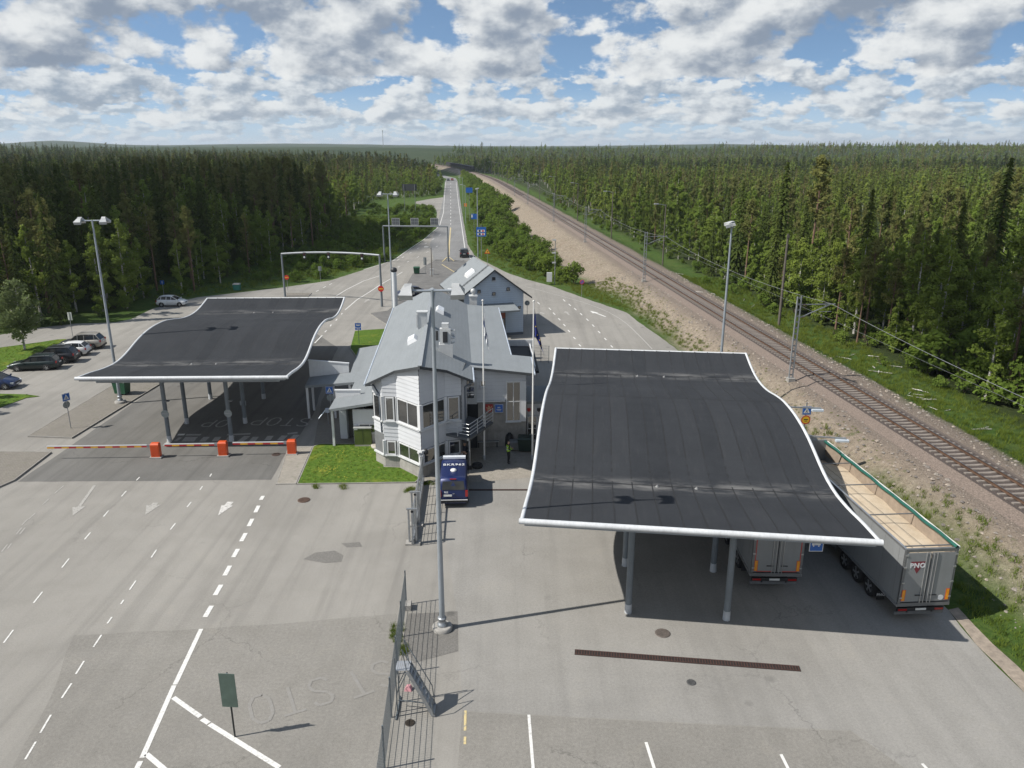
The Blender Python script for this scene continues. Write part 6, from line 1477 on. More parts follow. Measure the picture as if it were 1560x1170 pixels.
# ------------------------------------------------------------------ street lamps, catenary, poles
WOODP = pm('wood_pole', (.12, .105, .09), .9, var=.25, scale=3, streak=.4)
def street_lamp(label, px, py, h, arm=(-1.6, 0), z=0., wood=False, r=.1, two=False, group=None):
    p = G(px, py, z); t = thing('street_lamp', label, 'street lamp', (p.x, p.y, z), 0, group)
    MB().tube((0, 0, -.2), (0, 0, h), r, r * .7, 10).build('pole', WOODP if wood else MASTG, t)
    for s in ((1, -1) if two else (1,)):
        ax, ay = arm[0] * s, arm[1] * s
        MB().tube((0, 0, h - .15), (ax, ay, h + .1), .045, .04, 8).build('arm', GALV, t)
        a_ = math.atan2(ay, ax); MB().box((ax * 1.15, ay * 1.15, h + .1), (.75, .34, .16), a_).build('lamp_head', LAMPW, t)
    return t
LG = 'wooden lamp posts beyond the railway'
RL = [(1009, 409, 1013, 307), (931, 369, 932.6, 291), (879.5, 342, 880.8, 279), (845, 321.5, 845.6, 270), (822, 308.5, 821.8, 265), (805.6, 299, 805, 261), (773, 282, 772.8, 254.6), (765.6, 275.5, 765.6, 252.8), (759.3, 273.3, 759.3, 251.4), (753.8, 271.3, 753.8, 250.9), (749.3, 270.3, 749.4, 250), (738.5, 265.2, 738.5, 248.3), (728.7, 263.6, 728.7, 245.8)]
names_ = ['nearest the camera', 'second nearest']
for i, (bx, by, tx, ty) in enumerate(RL):
    z = 1.0; p = G(bx, by, z); tp = math.hypot(p.x, p.y); rt = G(tx, ty, 13.0); h = 11.2 if i < 4 else 10.5
    street_lamp(['wooden lamp post beyond the railway, nearest the camera', 'wooden lamp post beyond the railway, second nearest'][i] if i < 2 else 'wooden lamp post far along the railway', bx, by, h, (-1.5, -.2), z, True, .13, False, LG if i >= 2 else None)
street_lamp('tall grey street lamp beside the customs sign', 728.2, 391, 13.6, (.1, .9), 0, False, .13, True)
for i, (bx, by, h) in enumerate(((709.5, 340, 11), (705.5, 322, 11.5), (700, 297, 11.5))): street_lamp('thin street lamp on the right verge of the straight road', bx, by, h, (-1.0, 0), 0, False, .08, False, 'street lamps along the straight road')
street_lamp('short post with a brown lamp panel on the island', 658, 421, 5.0, (-.7, .1), .1, True, .09)
p = G(658, 419); t = thing('meter_cabinet', 'white meter cabinet at the foot of the brown lamp post', 'cabinet', (p.x, p.y, .08)); MB().box((0, -.35, .5), (.6, .4, 1.0)).build('cabinet_body', WEQ, t); MB().box((0, -.35, 1.03), (.68, .48, .06)).build('cabinet_lid', LAMPW, t)
# camera post with white cabinet by the bushes
p = G(845, 433); t = thing('camera_post', 'camera post with white cabinet at the bushes by the embankment', 'camera post', (p.x, p.y, 0)); MB().tube((0, 0, 0), (0, 0, 7.4), .08, .06, 8).build('post', GALV, t); MB().box((-.9, -.1, 1.2), (.85, .5, 1.5)).build('cabinet', WEQ, t)
for z in (7.3, 5.2, 3.6): MB().box((-.2, -.15, z), (.6, .22, .22)).build('camera', LAMPW, t)
# wooden pole
p = G(1186, 500, 1.0); t = thing('utility_pole', 'bare wooden utility pole at the edge of the right forest', 'utility pole', (p.x, p.y, 1.0)); MB().tube((0, 0, -.3), (0, 0, 11.2), .17, .12, 10).build('pole', WOODP, t); MB().box((0, -.1, 10.9), (.3, .2, .3)).build('pole_cap', WOODP, t)
# catenary masts: two channels laced together, cantilever over the track
CATM = pm('catenary_steel', (.36, .38, .40), .5, .5, var=.15, scale=4, streak=.2)
CG = 'catenary masts along the railway'
cats = []
def catenary(px, py, label):
    p = G(px, py, 1.95); yy_ = p.y; c = rail_pt(yy_, -3.1, 1.95); t = thing('catenary_mast', label, 'catenary mast', (c.x, c.y, 1.95), math.radians(5), CG if label.startswith('far') else None)
    MB().box((0, 0, .05), (.6, .6, .5)).build('footing', CONC, t); H_ = 7.6
    for s in (-1, 1): MB().box((s * .17, 0, H_ / 2), (.07, .16, H_)).build('mast_channel', CATM, t)
    lac = MB()
    for k in range(14): lac.box((0, -.04, .6 + k * .53), (.3, .02, .12))
    lac.build('batten', CATM, t)
    MB().beam((.1, 0, 6.9), (3.3, 0, 6.9), .07).build('cantilever', CATM, t); MB().beam((.1, 0, 5.7), (2.8, 0, 6.85), .07).build('stay', CATM, t); MB().beam((1.9, 0, 6.25), (3.0, 0, 6.25), .04).build('steady_arm', CATM, t)
    ins = MB()
    for z, x in ((6.9, .4), (5.8, .4)):
        for k in range(4): ins.lathe((x + k * .07, 0, z - .0), [(.08, -.02), (.08, .02)], 8)
    ins.build('insulator', pm('insulator_brown', (.16, .09, .06), .3), t)
    cats.append(Vector((c.x, c.y, 0)) + Vector((3.0, .26, 1.95 + 6.9))); return t
catenary(1212, 579, 'catenary mast with cantilever nearest the camera by the track')
catenary(983, 429, 'catenary mast second from the camera beside the track')
for px, py in ((889, 369), (841.8, 337), (811, 311), (790, 298)): catenary(px, py, 'far catenary mast beside the sandy embankment')
near = rail_pt(12, -.1, 8.85); cs = [Vector(near)] + cats
wr = MB()
for a, b_ in zip(cs[:-1], cs[1:]):
    prv = None
    for k in range(13):
        f = k / 12; p_ = a.lerp(b_, f); p_.z -= .9 * (1 - (2 * f - 1) ** 2) * min(1, (b_ - a).length / 50)
        if prv: wr.tube(prv, p_, .016, .016, 5, 0, False)
        prv = p_
for a, b_ in zip(cs[:-1], cs[1:]): wr.tube(a - Vector((0, 0, 1.35)), b_ - Vector((0, 0, 1.35)), .007, .007, 5, 0, False)
tag(wr.build('overhead_wire', pm('wire_grey', (.45, .46, .46), .4, .6)), 'overhead railway wire strung along the catenary masts', 'wire')

# ------------------------------------------------------------------ fence, gate, stile
FENM = pm('fence_steel', (.20, .23, .25), .45, .6, var=.12, scale=6)
a, b_ = Vector((-5.3, 33.9)), Vector((-4.55, 20.5)); t = thing('mesh_fence', 'grey wire mesh fence running towards the camera', 'fence', (a.x, a.y, 0)); d = b_ - a; n = 5
for k in range(n + 1):
    q_ = d * k / n; MB().box((q_.x, q_.y, .95), (.06, .06, 1.95), math.atan2(d.y, d.x)).build('post', FENM, t)
for k in range(n):
    q0, q1 = d * k / n, d * (k + 1) / n; m = MB()
    for z in (.12, .36, .6, .84, 1.08, 1.32, 1.56, 1.8): m.tube((q0.x, q0.y, z), (q1.x, q1.y, z), .011, .011, 5, 0, False)
    nn = 22
    for j in range(1, nn):
        f = j / nn; c = q0.lerp(q1, f); m.beam((c.x, c.y, .1), (c.x, c.y, 1.85), .008)
    m.build('mesh_panel', FENM, t)
MB().box((.12, -.35, .15), (.35, .5, .3)).build('footing', CONC, t)
# sliding gate
ga, gb = G(629, 832), G(645, 733); t = thing('sliding_gate', 'grey sliding gate pushed back beside the patrol van', 'gate', (ga.x, ga.y, 0)); d = gb - ga
MB().beam((0, 0, .28), (d.x, d.y, .28), .16, .26).build('bottom_beam', GALV, t); MB().beam((0, 0, 1.92), (d.x, d.y, 1.92), .07, .07).build('top_rail', GALV, t)
for k in range(8):
    f = k / 7; MB().box((d.x * f, d.y * f, 1.1), (.06, .06, 1.6)).build('upright', GALV, t)
inf = MB()
for z in (.62, .86, 1.1, 1.34, 1.58): inf.tube((0, 0, z), (d.x, d.y, z), .012, .012, 5)
inf.build('mesh_infill', FENM, t)['kind'] = 'stuff'
for f, nm in ((.03, 'south'), (.28, 'north')):
    c = d * f
    t2 = thing('gate_portal', 'T-topped gate guide post at the south end of the sliding gate' if nm == 'south' else 'T-topped gate guide post part-way along the sliding gate', 'gate post', (ga.x + c.x, ga.y + c.y, 0))
    for s in (-1, 1): MB().box((s * .2, 0, 1.1), (.09, .14, 2.2)).build('leg', GALV, t2)
    MB().box((0, 0, 2.22), (.62, .16, .06)).build('top_plate', GALV, t2); MB().box((0, 0, .06), (.85, .5, .14)).build('footing', CONC, t2); MB().tube((0, -.02, 2.05), (0, .02, 2.05), .08, .08, 10).build('roller', CHAS, t2)
p = G(643, 735); t = thing('camera_pole', 'slim post with white cameras at the prow of the station', 'camera post', (p.x, p.y, 0)); MB().box((0, 0, 1.05), (.14, .14, 2.1)).build('post', GALV, t)
for x, z, rz in ((-.12, 2.2, 30), (.12, 2.3, -40), (.02, 2.0, 80)): MB().box((x, -.05, z), (.16, .3, .13), R(rz)).build('camera', WEQ, t)
MB().lathe((.32, .1, 2.0), [(.05, 0), (.16, .1), (.17, .25), (.08, .38)], 12).build('loudspeaker', SBLACK, t)
# steel stair frame leaning at the fence
p = G(664, 1078); pt = Vector((-4.35, 26.5, 2.0)); t = thing('steel_stair', 'small steel stair with a platform standing against the mesh fence', 'stair', (-4.4, 26.45, 0))
o_ = Vector((-4.4, 26.45, 0)); bot = Vector((-3.15, 26.2, 0)) - o_; dx_ = Vector((0, .36, 0))
pg_ = MB()
for k in range(7): pg_.box((-.22 + k * .082, 0, 2.0), (.068, .62, .03))
pg_.build('platform', pm('grating_pale', (.52, .54, .57), .4, .6), t)
for s in (-1, 1):
    MB().beam(Vector((.24, 0, 1.95)) + dx_ * .85 * s, bot + dx_ * .85 * s + Vector((0, 0, .02)), .05, .16).build('stringer', GALV, t)
for k in range(8):
    f = (k + .5) / 8; c = Vector((.24, 0, 1.95)).lerp(bot, f); MB().box(tuple(c), (.2, .58, .03)).build('tread', GALV, t)
MB().path([Vector((.2, -.33, 2.05)), Vector((.05, -.33, 3.0)), bot + Vector((-.1, -.33, 1.0)), bot + Vector((-.02, -.33, .15))], .02, 6).build('handrail', FENM, t); MB().path([Vector((.2, .33, 2.05)), Vector((.05, .33, 3.0)), bot + Vector((-.1, .33, 1.0)), bot + Vector((-.02, .33, .15))], .02, 6).build('handrail', FENM, t)
for s in (-1, 1): MB().beam((-.25, s * .3, 0), (-.25, s * .3, 3.0 if s > 0 else 2.6), .045).build('leg', FENM, t); MB().beam((-.25, s * .3, .9), (.2, s * .3, 1.9), .035).build('brace', FENM, t)
MB().beam((-.25, -.75, .04), (-.25, .6, .04), .06).build('foot_bar', FENM, t); MB().beam((-.25, 0, .35), (1.1, -.2, .35), .035).build('brace', FENM, t)

# ------------------------------------------------------------------ smaller yard things
p = G(622, 1050); t = MB(); t.add([(-.16, -.14, 0), (.15, -.16, 0), (.17, .13, 0), (-.14, .16, 0), (-.06, -.08, .2), (.08, -.1, .18), (.1, .05, .22), (-.04, .06, .2)], [(4, 5, 6, 7), (0, 1, 5, 4), (1, 2, 6, 5), (2, 3, 7, 6), (3, 0, 4, 7)])
tag(t.build('marker_block', pm('pink_block', (.62, .30, .33), .7, var=.25, scale=8), None, False, (p.x, p.y, .0)), 'small pink and white block lying beside the mesh fence', 'block')
def manhole(px, py, r, label, col=(.13, .085, .065)):
    p = G(px, py); t = thing('manhole_cover', label, 'manhole', (p.x, p.y, .008)); MB().lathe((0, 0, 0), [(r, 0), (r, .018), (r * .92, .02)], 22).build('ring', pm('cast_iron_%d' % int(col[0] * 100), col, .7, .5, var=.3, scale=12), t)
    m = MB().lathe((0, 0, .0), [(r * .86, .012), (r * .84, .026)], 22); 
    for k in range(-3, 4):
        w_ = math.sqrt(max(.01, 1 - (k / 4) ** 2)) * r * .72
        m.box((0, k * r * .2, .03), (2 * w_, r * .07, .01))
    m.build('cover', pm('cast_iron_%d' % int(col[0] * 100), col), t)
manhole(1009.5, 965, .36, 'round manhole cover in front of the right canopy', (.17, .145, .13)); manhole(1053, 1040, .2, 'small round cover between the grate and the parking bays', (.12, .12, .12))
manhole(463, 762, .4, 'rusty manhole cover in the yard below the lawn'); manhole(21.5, 705.5, .38, 'rusty manhole cover in the paving at the left edge'); manhole(624.5, 1101.5, .2, 'small dark drain cover beside the mesh fence', (.06, .05, .04)); manhole(420.5, 692.5, .32, 'dark drain cover beside the orange barrier at the lawn', (.10, .07, .06))
# slot drain: iron grating laid in short lengths
def slotdrain(p0, p1, w_, label, seg=1.0):
    a, b_ = G(*p0), G(*p1); d = b_ - a; L_ = d.length; t = thing('slot_drain', label, 'drain', (a.x, a.y, .006), math.atan2(d.y, d.x)); k = int(L_ / seg)
    MB().box((L_ / 2, 0, .004), (L_, w_ + .06, .012)).build('channel', pm('drain_channel', (.018, .014, .013), .9), t)
    for j in range(k):
        m = MB(); x0 = j * L_ / k + .01; x1 = (j + 1) * L_ / k - .01; 
        for y in (-w_ / 2 + .015, w_ / 2 - .015): m.box(((x0 + x1) / 2, y, .014), (x1 - x0, .03, .02))
        for i in range(9): x = x0 + (x1 - x0) * (i + .5) / 9; m.box((x, 0, .013), (.045, w_ - .05, .016))
        m.build('grate', pm('drain_rust', (.075, .035, .028), .8, .2, var=.3, scale=5), t)
slotdrain((875.5, 993.5), (1219, 1019), .34, 'long rusty slot drain across the yard before the right canopy')
slotdrain((707, 746.5), (807, 746.5), .16, 'narrow dark slot drain between the patrol van and the right canopy')
# wheeled bins and boxes
def bin_(px, py, label, col, s=1.0, z=0., lidc=None):
    p = G(px, py, z); t = thing('wheeled_bin', label, 'bin', (p.x, p.y, z), R(random.uniform(-8, 8))); m = MB(); w0, w1, h = .5 * s, .6 * s, 1.15 * s
    v = [(-w0, -w0 * .75, .12), (w0, -w0 * .75, .12), (w0, w0 * .75, .12), (-w0, w0 * .75, .12), (-w1, -w1 * .75, h), (w1, -w1 * .75, h), (w1, w1 * .75, h), (-w1, w1 * .75, h)]
    m.add(v, [(0, 3, 2, 1), (4, 5, 6, 7), (0, 1, 5, 4), (1, 2, 6, 5), (2, 3, 7, 6), (3, 0, 4, 7)]); P_ = pm('bin_%d_%d' % (int(col[0] * 999), int(col[1] * 999)), col, .5, var=.1); m.build('bin_body', P_, t)
    MB().add([(-w1 * 1.05, -w1 * .8, h + .01), (w1 * 1.05, -w1 * .8, h + .01), (w1 * 1.05, w1 * .82, h + .06), (-w1 * 1.05, w1 * .82, h + .06), (-w1 * .9, -w1 * .6, h + .16 * s), (w1 * .9, -w1 * .6, h + .16 * s), (w1 * .9, w1 * .7, h + .18 * s), (-w1 * .9, w1 * .7, h + .18 * s)], [(4, 5, 6, 7), (0, 1, 5, 4), (1, 2, 6, 5), (2, 3, 7, 6), (3, 0, 4, 7), (3, 2, 1, 0)]).build('lid', pm('bin_lid_%d' % int(col[1] * 999), lidc or col, .5), t)
    for x in (-w0 * .8, w0 * .8): MB().tube((x - .03, w0 * .5, .1), (x + .03, w0 * .5, .1), .1, .1, 10).build('caster', TYRE, t)
bin_(187, 600, 'green wheeled bin on the pavement by the left light mast', (.012, .085, .04), 1.05, .12); bin_(635, 417, 'green wheeled bin on the island behind the station', (.012, .075, .035), .95, .08)
bin_(784, 686, 'tall grey bin against the wing wall of the station', (.16, .17, .175), .62); bin_(800, 687, 'dark green bin beside the grey bin at the wing wall', (.012, .03, .022), .9); bin_(361.5, 443, 'small teal bin in the grass at the forest edge', (.03, .17, .14), .9)
p = G(776, 680); t = thing('refuse_sack', 'black refuse bin behind the officer in the bright vest', 'bin', (p.x, p.y, 0)); MB().lathe((0, 0, 0), [(.28, 0), (.33, .2), (.31, .7), (.25, .95), (.1, 1.02)], 14).build('sack_body', PLAST, t); MB().lathe((0, 0, 1.0), [(.09, 0), (.13, .1)], 10).build('sack_tie', PLAST, t)
p = G(745, 681); t = thing('bench', 'dark slatted bench with a pale seat edge under the station wall', 'bench', (p.x - .1, p.y + .1, 0), R(5))
for k in range(4): MB().box((0, -.2 + .13 * k, .46), (1.7, .1, .05)).build('seat_slat', pm('bench_blue', (.05, .06, .085), .6) if k else pm('bench_edge', (.5, .5, .48), .6), t)
for k in range(3): MB().box((0, .3, .62 + .13 * k), (1.7, .04, .1)).build('back_slat', pm('bench_blue', (.05, .06, .085), .6), t)
for s in (-1, 1): MB().box((s * .7, 0, .22), (.06, .5, .44)).build('leg', FRAME_D, t); MB().box((s * .7, .28, .68), (.05, .05, .5)).build('back_post', FRAME_D, t)
# green transformer kiosk beside the annex
p = G(553.5, 681); t = thing('transformer_kiosk', 'moss green electrical kiosk on the lawn beside the annex', 'kiosk', (p.x, p.y + .3, .05), R(2)); MB().box((0, 0, .78), (1.28, .62, 1.34)).build('kiosk_body', pm('kiosk_green', (.075, .105, .018), .6, var=.2, scale=2.5, streak=.2), t); MB().box((0, 0, 1.5), (1.36, .72, .1)).build('kiosk_roof', pm('kiosk_roof', (.45, .46, .45), .6), t); MB().box((0, 0, .06), (1.3, .64, .14)).build('kiosk_base', CONC, t); MB().box((-.5, -.32, 1.38), (.24, .02, .08)).build('kiosk_label', SWHITE, t); MB().box((0, -.316, .78), (.012, .01, 1.2)).build('door_joint', FRAME_D, t)
p = G(578, 681); t = thing('well_cover', 'round concrete well cover with rusty lid beside the kiosk', 'well cover', (p.x, p.y, .05)); MB().lathe((0, 0, 0), [(.62, 0), (.62, .14), (.56, .18)], 20).build('well_ring', pm('well_concrete', (.45, .42, .37), .9), t); MB().lathe((.15, .05, .17), [(.42, 0), (.42, .1), (.3, .16)], 10).build('well_lid', pm('well_rust', (.17, .085, .06), .8), t)
p = G(500.5, 646); t = thing('card_reader', 'small pale card reader box on a post by the annex', 'card reader', (p.x, p.y, 0)); MB().tube((0, 0, 0), (0, 0, 1.1), .04, .04, 8).build('post', GALV, t); MB().box((0, 0, 1.2), (.34, .22, .34)).build('reader_box', pm('reader_pale', (.55, .6, .66), .4), t)
p = G(373, 640); t = thing('notice_panel', 'small pale notice panel under the left canopy', 'notice', (p.x, p.y, 0)); MB().box((0, 0, 1.5), (.52, .04, .4)).build('panel', pm('notice_grey', (.34, .36, .37), .5), t); MB().tube((0, .04, 0), (0, .04, 1.6), .03, .03, 8).build('post', GALV, t)
# mesh fence bay behind the right wing
p0, p1 = G(812, 551), G(836, 553); t = thing('yard_fence', 'dark mesh fence bay beside the low side annex', 'fence', (p0.x, p0.y, 0)); d = p1 - p0
for k in range(3): q_ = d * k / 2; MB().box((q_.x, q_.y, .95), (.06, .06, 1.9)).build('post', FENM, t)
for k in range(2):
    m = MB(); q0, q1 = d * k / 2, d * (k + 1) / 2
    for z in (.15, .5, .85, 1.2, 1.55, 1.85): m.tube((q0.x, q0.y, z), (q1.x, q1.y, z), .012, .012, 5, 0, False)
    for j in range(14): c = q0.lerp(q1, j / 13); m.beam((c.x, c.y, .1), (c.x, c.y, 1.88), .01)
    m.build('mesh_panel', FENM, t)
# bicycle by the front wall
def bicycle(loc, rz, label):
    t = thing('bicycle', label, 'bicycle', loc, rz); r = .34
    for x, nm in ((-.52, 'rear'), (.52, 'front')):
        m = MB(); pts = [Vector((x + r * math.cos(a), 0, r + r * math.sin(a))) for a in np.linspace(0, 2 * math.pi, 21)]
        for a, b_ in zip(pts[:-1], pts[1:]): m.tube(a, b_, .022, .022, 6, 0, False)
        for k in range(8): a = k * math.pi / 8; m.tube((x - r * math.cos(a), 0, r - r * math.sin(a)), (x + r * math.cos(a), 0, r + r * math.sin(a)), .004, .004, 4, 0, False)
        m.build('wheel', TYRE, t)
    f = MB(); A, B_, S_, H_ = Vector((-.52, 0, r)), Vector((-.06, 0, .28)), Vector((-.2, 0, .82)), Vector((.36, 0, .86)); F_ = Vector((.52, 0, r))
    for a, b_ in ((A, B_), (B_, S_), (S_, A), (B_, H_), (S_, H_), (H_, F_)): f.tube(a, b_, .02, .02, 6)
    f.build('frame', PLAST, t); MB().tube((-.2, 0, .8), (-.22, 0, .93), .015, .015, 6).build('seat_post', GALV, t); MB().box((-.24, 0, .95), (.26, .13, .05)).build('saddle', PLAST, t)
    MB().path([Vector((.36, 0, .86)), Vector((.34, 0, 1.0)), Vector((.3, .25, 1.02))], .014, 6).build('handlebar', GALV, t); MB().path([Vector((.34, 0, 1.0)), Vector((.3, -.25, 1.02))], .014, 6).build('handlebar', GALV, t)
    MB().tube((-.06, -.06, .28), (-.06, .06, .28), .08, .08, 12).build('crank', GALV, t)
p = G(694, 712); bicycle((p.x, p.y, 0), R(8), 'dark bicycle leaning by the station wall ahead of the van')
p = G(727, 712); t = MB(); t.lathe((0, 0, 0), [(.36, 0), (.42, .12), (.36, .26), (.2, .34)], 16); o = t.build('kit_bag', pm('bag_black', (.02, .02, .022), .8, var=.3, scale=5, bump=.6, bscale=8), None, False, (p.x, p.y, .01)); tag(o, 'black round kit bag lying by the landing post', 'bag'); MB().path([Vector((-.2, -.1, .3)), Vector((-.05, -.12, .42)), Vector((.12, -.1, .32))], .02, 6).build('bag_strap', PLAST, o)
MB().tube((-12.9, 99, 0), (-12.9, 99, .01), .01, .01, 4) if False else None
# radio mast on the skyline
p = G(584, 226.5, 15); t = thing('radio_mast', 'thin lattice radio mast on the horizon', 'radio mast', (p.x * 1.0, 2600, 5), 0); k_ = 2600 / p.y; t.location = (p.x * k_, 2600, 5); MB().tube((0, 0, 0), (0, 0, 64), 1.1, .7, 6).build('mast_lattice', pm('mast_faded', (.3, .3, .32), .7), t); MB().box((0, 0, 62), (3, 3, 3)).build('antenna', pm('mast_faded', (.3, .3, .32)), t)

# dark goods wagons standing on the far curve of the line
WAG = pm('wagon_dark', (.035, .036, .042), .7, var=.3, scale=.3)
def wagon_mesh():
    m = MB(); A = [(-6.4, 1.25), (-6.6, 2.0), (-6.6, 3.9), (6.6, 3.9), (6.6, 2.0), (6.4, 1.25)]
    n = len(A); m.add([(x, -1.5, z) for x, z in A] + [(x, 1.5, z) for x, z in A], [tuple(range(n)), tuple(range(2 * n - 1, n - 1, -1))] + [(i, i + n, (i + 1) % n + n, (i + 1) % n) for i in range(n)])
    for k in range(9): m.box((-6 + k * 1.5, -1.54, 2.7), (.12, .08, 2.2)); m.box((-6 + k * 1.5, 1.54, 2.7), (.12, .08, 2.2))
    return m
bog = MB()
for x in (-4.6, -3.0, 3.0, 4.6):
    for s in (-1, 1): bog.tube((x, s * .72, .48), (x, s * .84, .48), .47, .47, 10)
bm_, wm_ = bog.mesh('bogie', CHAS), wagon_mesh().mesh('wagon_body', WAG)
yy = 640.0
for k in range(12):
    q0 = rail_pt(yy, 0, RAIL_Z + .1); q1 = rail_pt(yy + 1, 0, 0); t = thing('goods_wagon', ('dark goods wagon at the near end of the far train' if k == 0 else 'dark goods wagon in the far train beyond the road'), 'railway wagon', q0, math.atan2(q1.y - q0.y, q1.x - q0.x), None if k == 0 else 'wagons of the far train')
    for nm, me in (('wagon_body', wm_), ('bogie', bm_)): o = bpy.data.objects.new(nm, me); C.objects.link(o); o.parent = t
    yy += 14.1
# ------------------------------------------------------------------ plants
def leaf_mat(name, dark, mid, light, trans=.25, rnd=.5):
    m = bpy.data.materials.new(name); m.use_nodes = True; nt = m.node_tree; nt.nodes.clear(); q = NT(nt)
    oi = q.n('ShaderNodeObjectInfo'); pos = q.n('ShaderNodeNewGeometry').outputs['Position']
    n1 = q.noise(pos, 1.1, 3, .6); n2 = q.noise(pos, .012, 3, .6)
    c = q.ramp(n1, [(.28, dark), (.5, mid), (.74, light)])
    c = q.mix(q.mapr(oi.outputs['Random'], 0, 1, 0, rnd), c, tuple((a * .5 + b_ * .5) * f for a, b_, f in zip(mid, dark, (1.15, 1.1, .75))))
    c = q.mix(q.mapr(n2, .45, .65, 0, .35), c, tuple(x * f for x, f in zip(light, (1.15, .95, .8))))
    d = q.n('ShaderNodeBsdfDiffuse', {'Color': c, 'Roughness': .9}); t = q.n('ShaderNodeBsdfTranslucent', {'Color': q.mix(.5, c, tuple(min(1, x * 1.6) for x in light))})
    mx = q.n('ShaderNodeMixShader', {0: trans, 1: d.outputs[0], 2: t.outputs[0]}); o = q.n('ShaderNodeOutputMaterial', {0: mx.outputs[0]})
    return m
SPR = leaf_mat('spruce_needles', (.036, .054, .017), (.070, .097, .027), (.118, .148, .042), .15, .35)
PIN = leaf_mat('pine_needles', (.088, .102, .036), (.15, .165, .058), (.225, .23, .088), .18, .45)
BIR = leaf_mat('birch_leaves', (.084, .13, .028), (.158, .226, .046), (.245, .30, .074), .28, .28)
WIL = leaf_mat('willow_leaves', (.07, .105, .04), (.12, .165, .065), (.19, .235, .11), .4, .1)
SHR = leaf_mat('shrub_leaves', (.06, .10, .022), (.115, .18, .036), (.19, .255, .058), .28, .5)
GRS = leaf_mat('grass_blades', (.055, .085, .016), (.11, .16, .028), (.20, .235, .055), .3, .5)
def bark(name, a, b_, sc=8, birch=False):
    m, nt, bs = matn(name); q = NT(nt); vec = q.n('ShaderNodeTexCoord').outputs['Object']
    n = q.noise(q.scalev(vec, 1, 1, 4 if birch else .4), sc, 4, .65); c = q.ramp(n, [(.38, a), (.55 if birch else .65, b_)]); q.L.new(c, bs.inputs['Base Color']); bs.inputs['Roughness'].default_value = .9
    return m
B_SPR = bark('bark_spruce', (.05, .035, .025), (.11, .085, .065)); B_PIN = bark('bark_pine', (.09, .06, .042), (.22, .13, .085)); B_BIR = bark('bark_birch', (.07, .065, .06), (.52, .50, .46), 5, True)
rr = random.Random(5)
def rv(): 
    while True:
        v = Vector((rr.uniform(-1, 1), rr.uniform(-1, 1), rr.uniform(-1, 1)))
        if .05 < v.length < 1: return v.normalized()
def leafquad(mb, c, size, nrm, asp=.75):
    u = nrm.orthogonal().normalized(); a = rr.uniform(0, 6.28); u = (u * math.cos(a) + nrm.cross(u) * math.sin(a)); v = nrm.cross(u)
    u *= size * .5; v *= size * .5 * asp; mb.add([c - u - v * .35, c + v * -1.0, c + u, c + v], [(0, 1, 2, 3)])
def trunk(mb, H_, r0, r1, n=7, lean=0.):
    prv = None; ring = []
    k = 5
    for i in range(k + 1):
        f = i / k; c = Vector((lean * f * f, lean * .6 * f * f, H_ * f)); r = r0 * (1 - f) + r1 * f
        ring.append([c + Vector((math.cos(2 * math.pi * j / n) * r, math.sin(2 * math.pi * j / n) * r, 0)) for j in range(n)])
    mb.add([v for r_ in ring for v in r_], [(i * n + j, i * n + (j + 1) % n, (i + 1) * n + (j + 1) % n, (i + 1) * n + j) for i in range(k) for j in range(n)], 0, True)
def spruce(H_, Rb, whorls, per, quads, sz, low=.06):
    t, c = MB(), MB(); trunk(t, H_, H_ * .011, .02)
    for i in range(whorls):
        f = (i + rr.random()) / whorls; z = H_ * (low + (1 - low) * f)
        R_ = Rb * ((1 - f) ** .72) * (.75 + .5 * rr.random()) + .12; a0 = rr.uniform(0, 6.28)
        for j in range(per):
            a = a0 + 6.283 * j / per + rr.uniform(-.3, .3); zj = z + rr.uniform(-.6, .6) * H_ / whorls; L_ = R_ * rr.uniform(.7, 1.12); dr = -.28 - .25 * (1 - f)
            for k in range(quads):
                g = (k + .6) / quads; p = Vector((math.cos(a) * L_ * g, math.sin(a) * L_ * g, zj + dr * L_ * g * g - .05 * k)); d = Vector((math.cos(a), math.sin(a), dr * g * 1.6 + rr.uniform(-.25, .1))).normalized()
                s_ = Vector((-math.sin(a), math.cos(a), 0)); w_ = sz * (.55 + .45 * (1 - g)) * rr.uniform(.7, 1.2); l_ = L_ / quads * 1.5 + .12
                tw = rr.uniform(-.5, .5); s_ = (s_ * math.cos(tw) + Vector((0, 0, math.sin(tw))))
                c.add([p - d * l_ * .4, p + s_ * w_ * .5 - Vector((0, 0, .12 * w_)), p + d * l_ * .65, p - s_ * w_ * .5 - Vector((0, 0, .12 * w_))], [(0, 1, 2, 3)])
    c.add([(0.05, 0, H_ - .4), (-.05, .04, H_ - .4), (0, 0, H_ + .5)], [(0, 1, 2)])
    return t, c
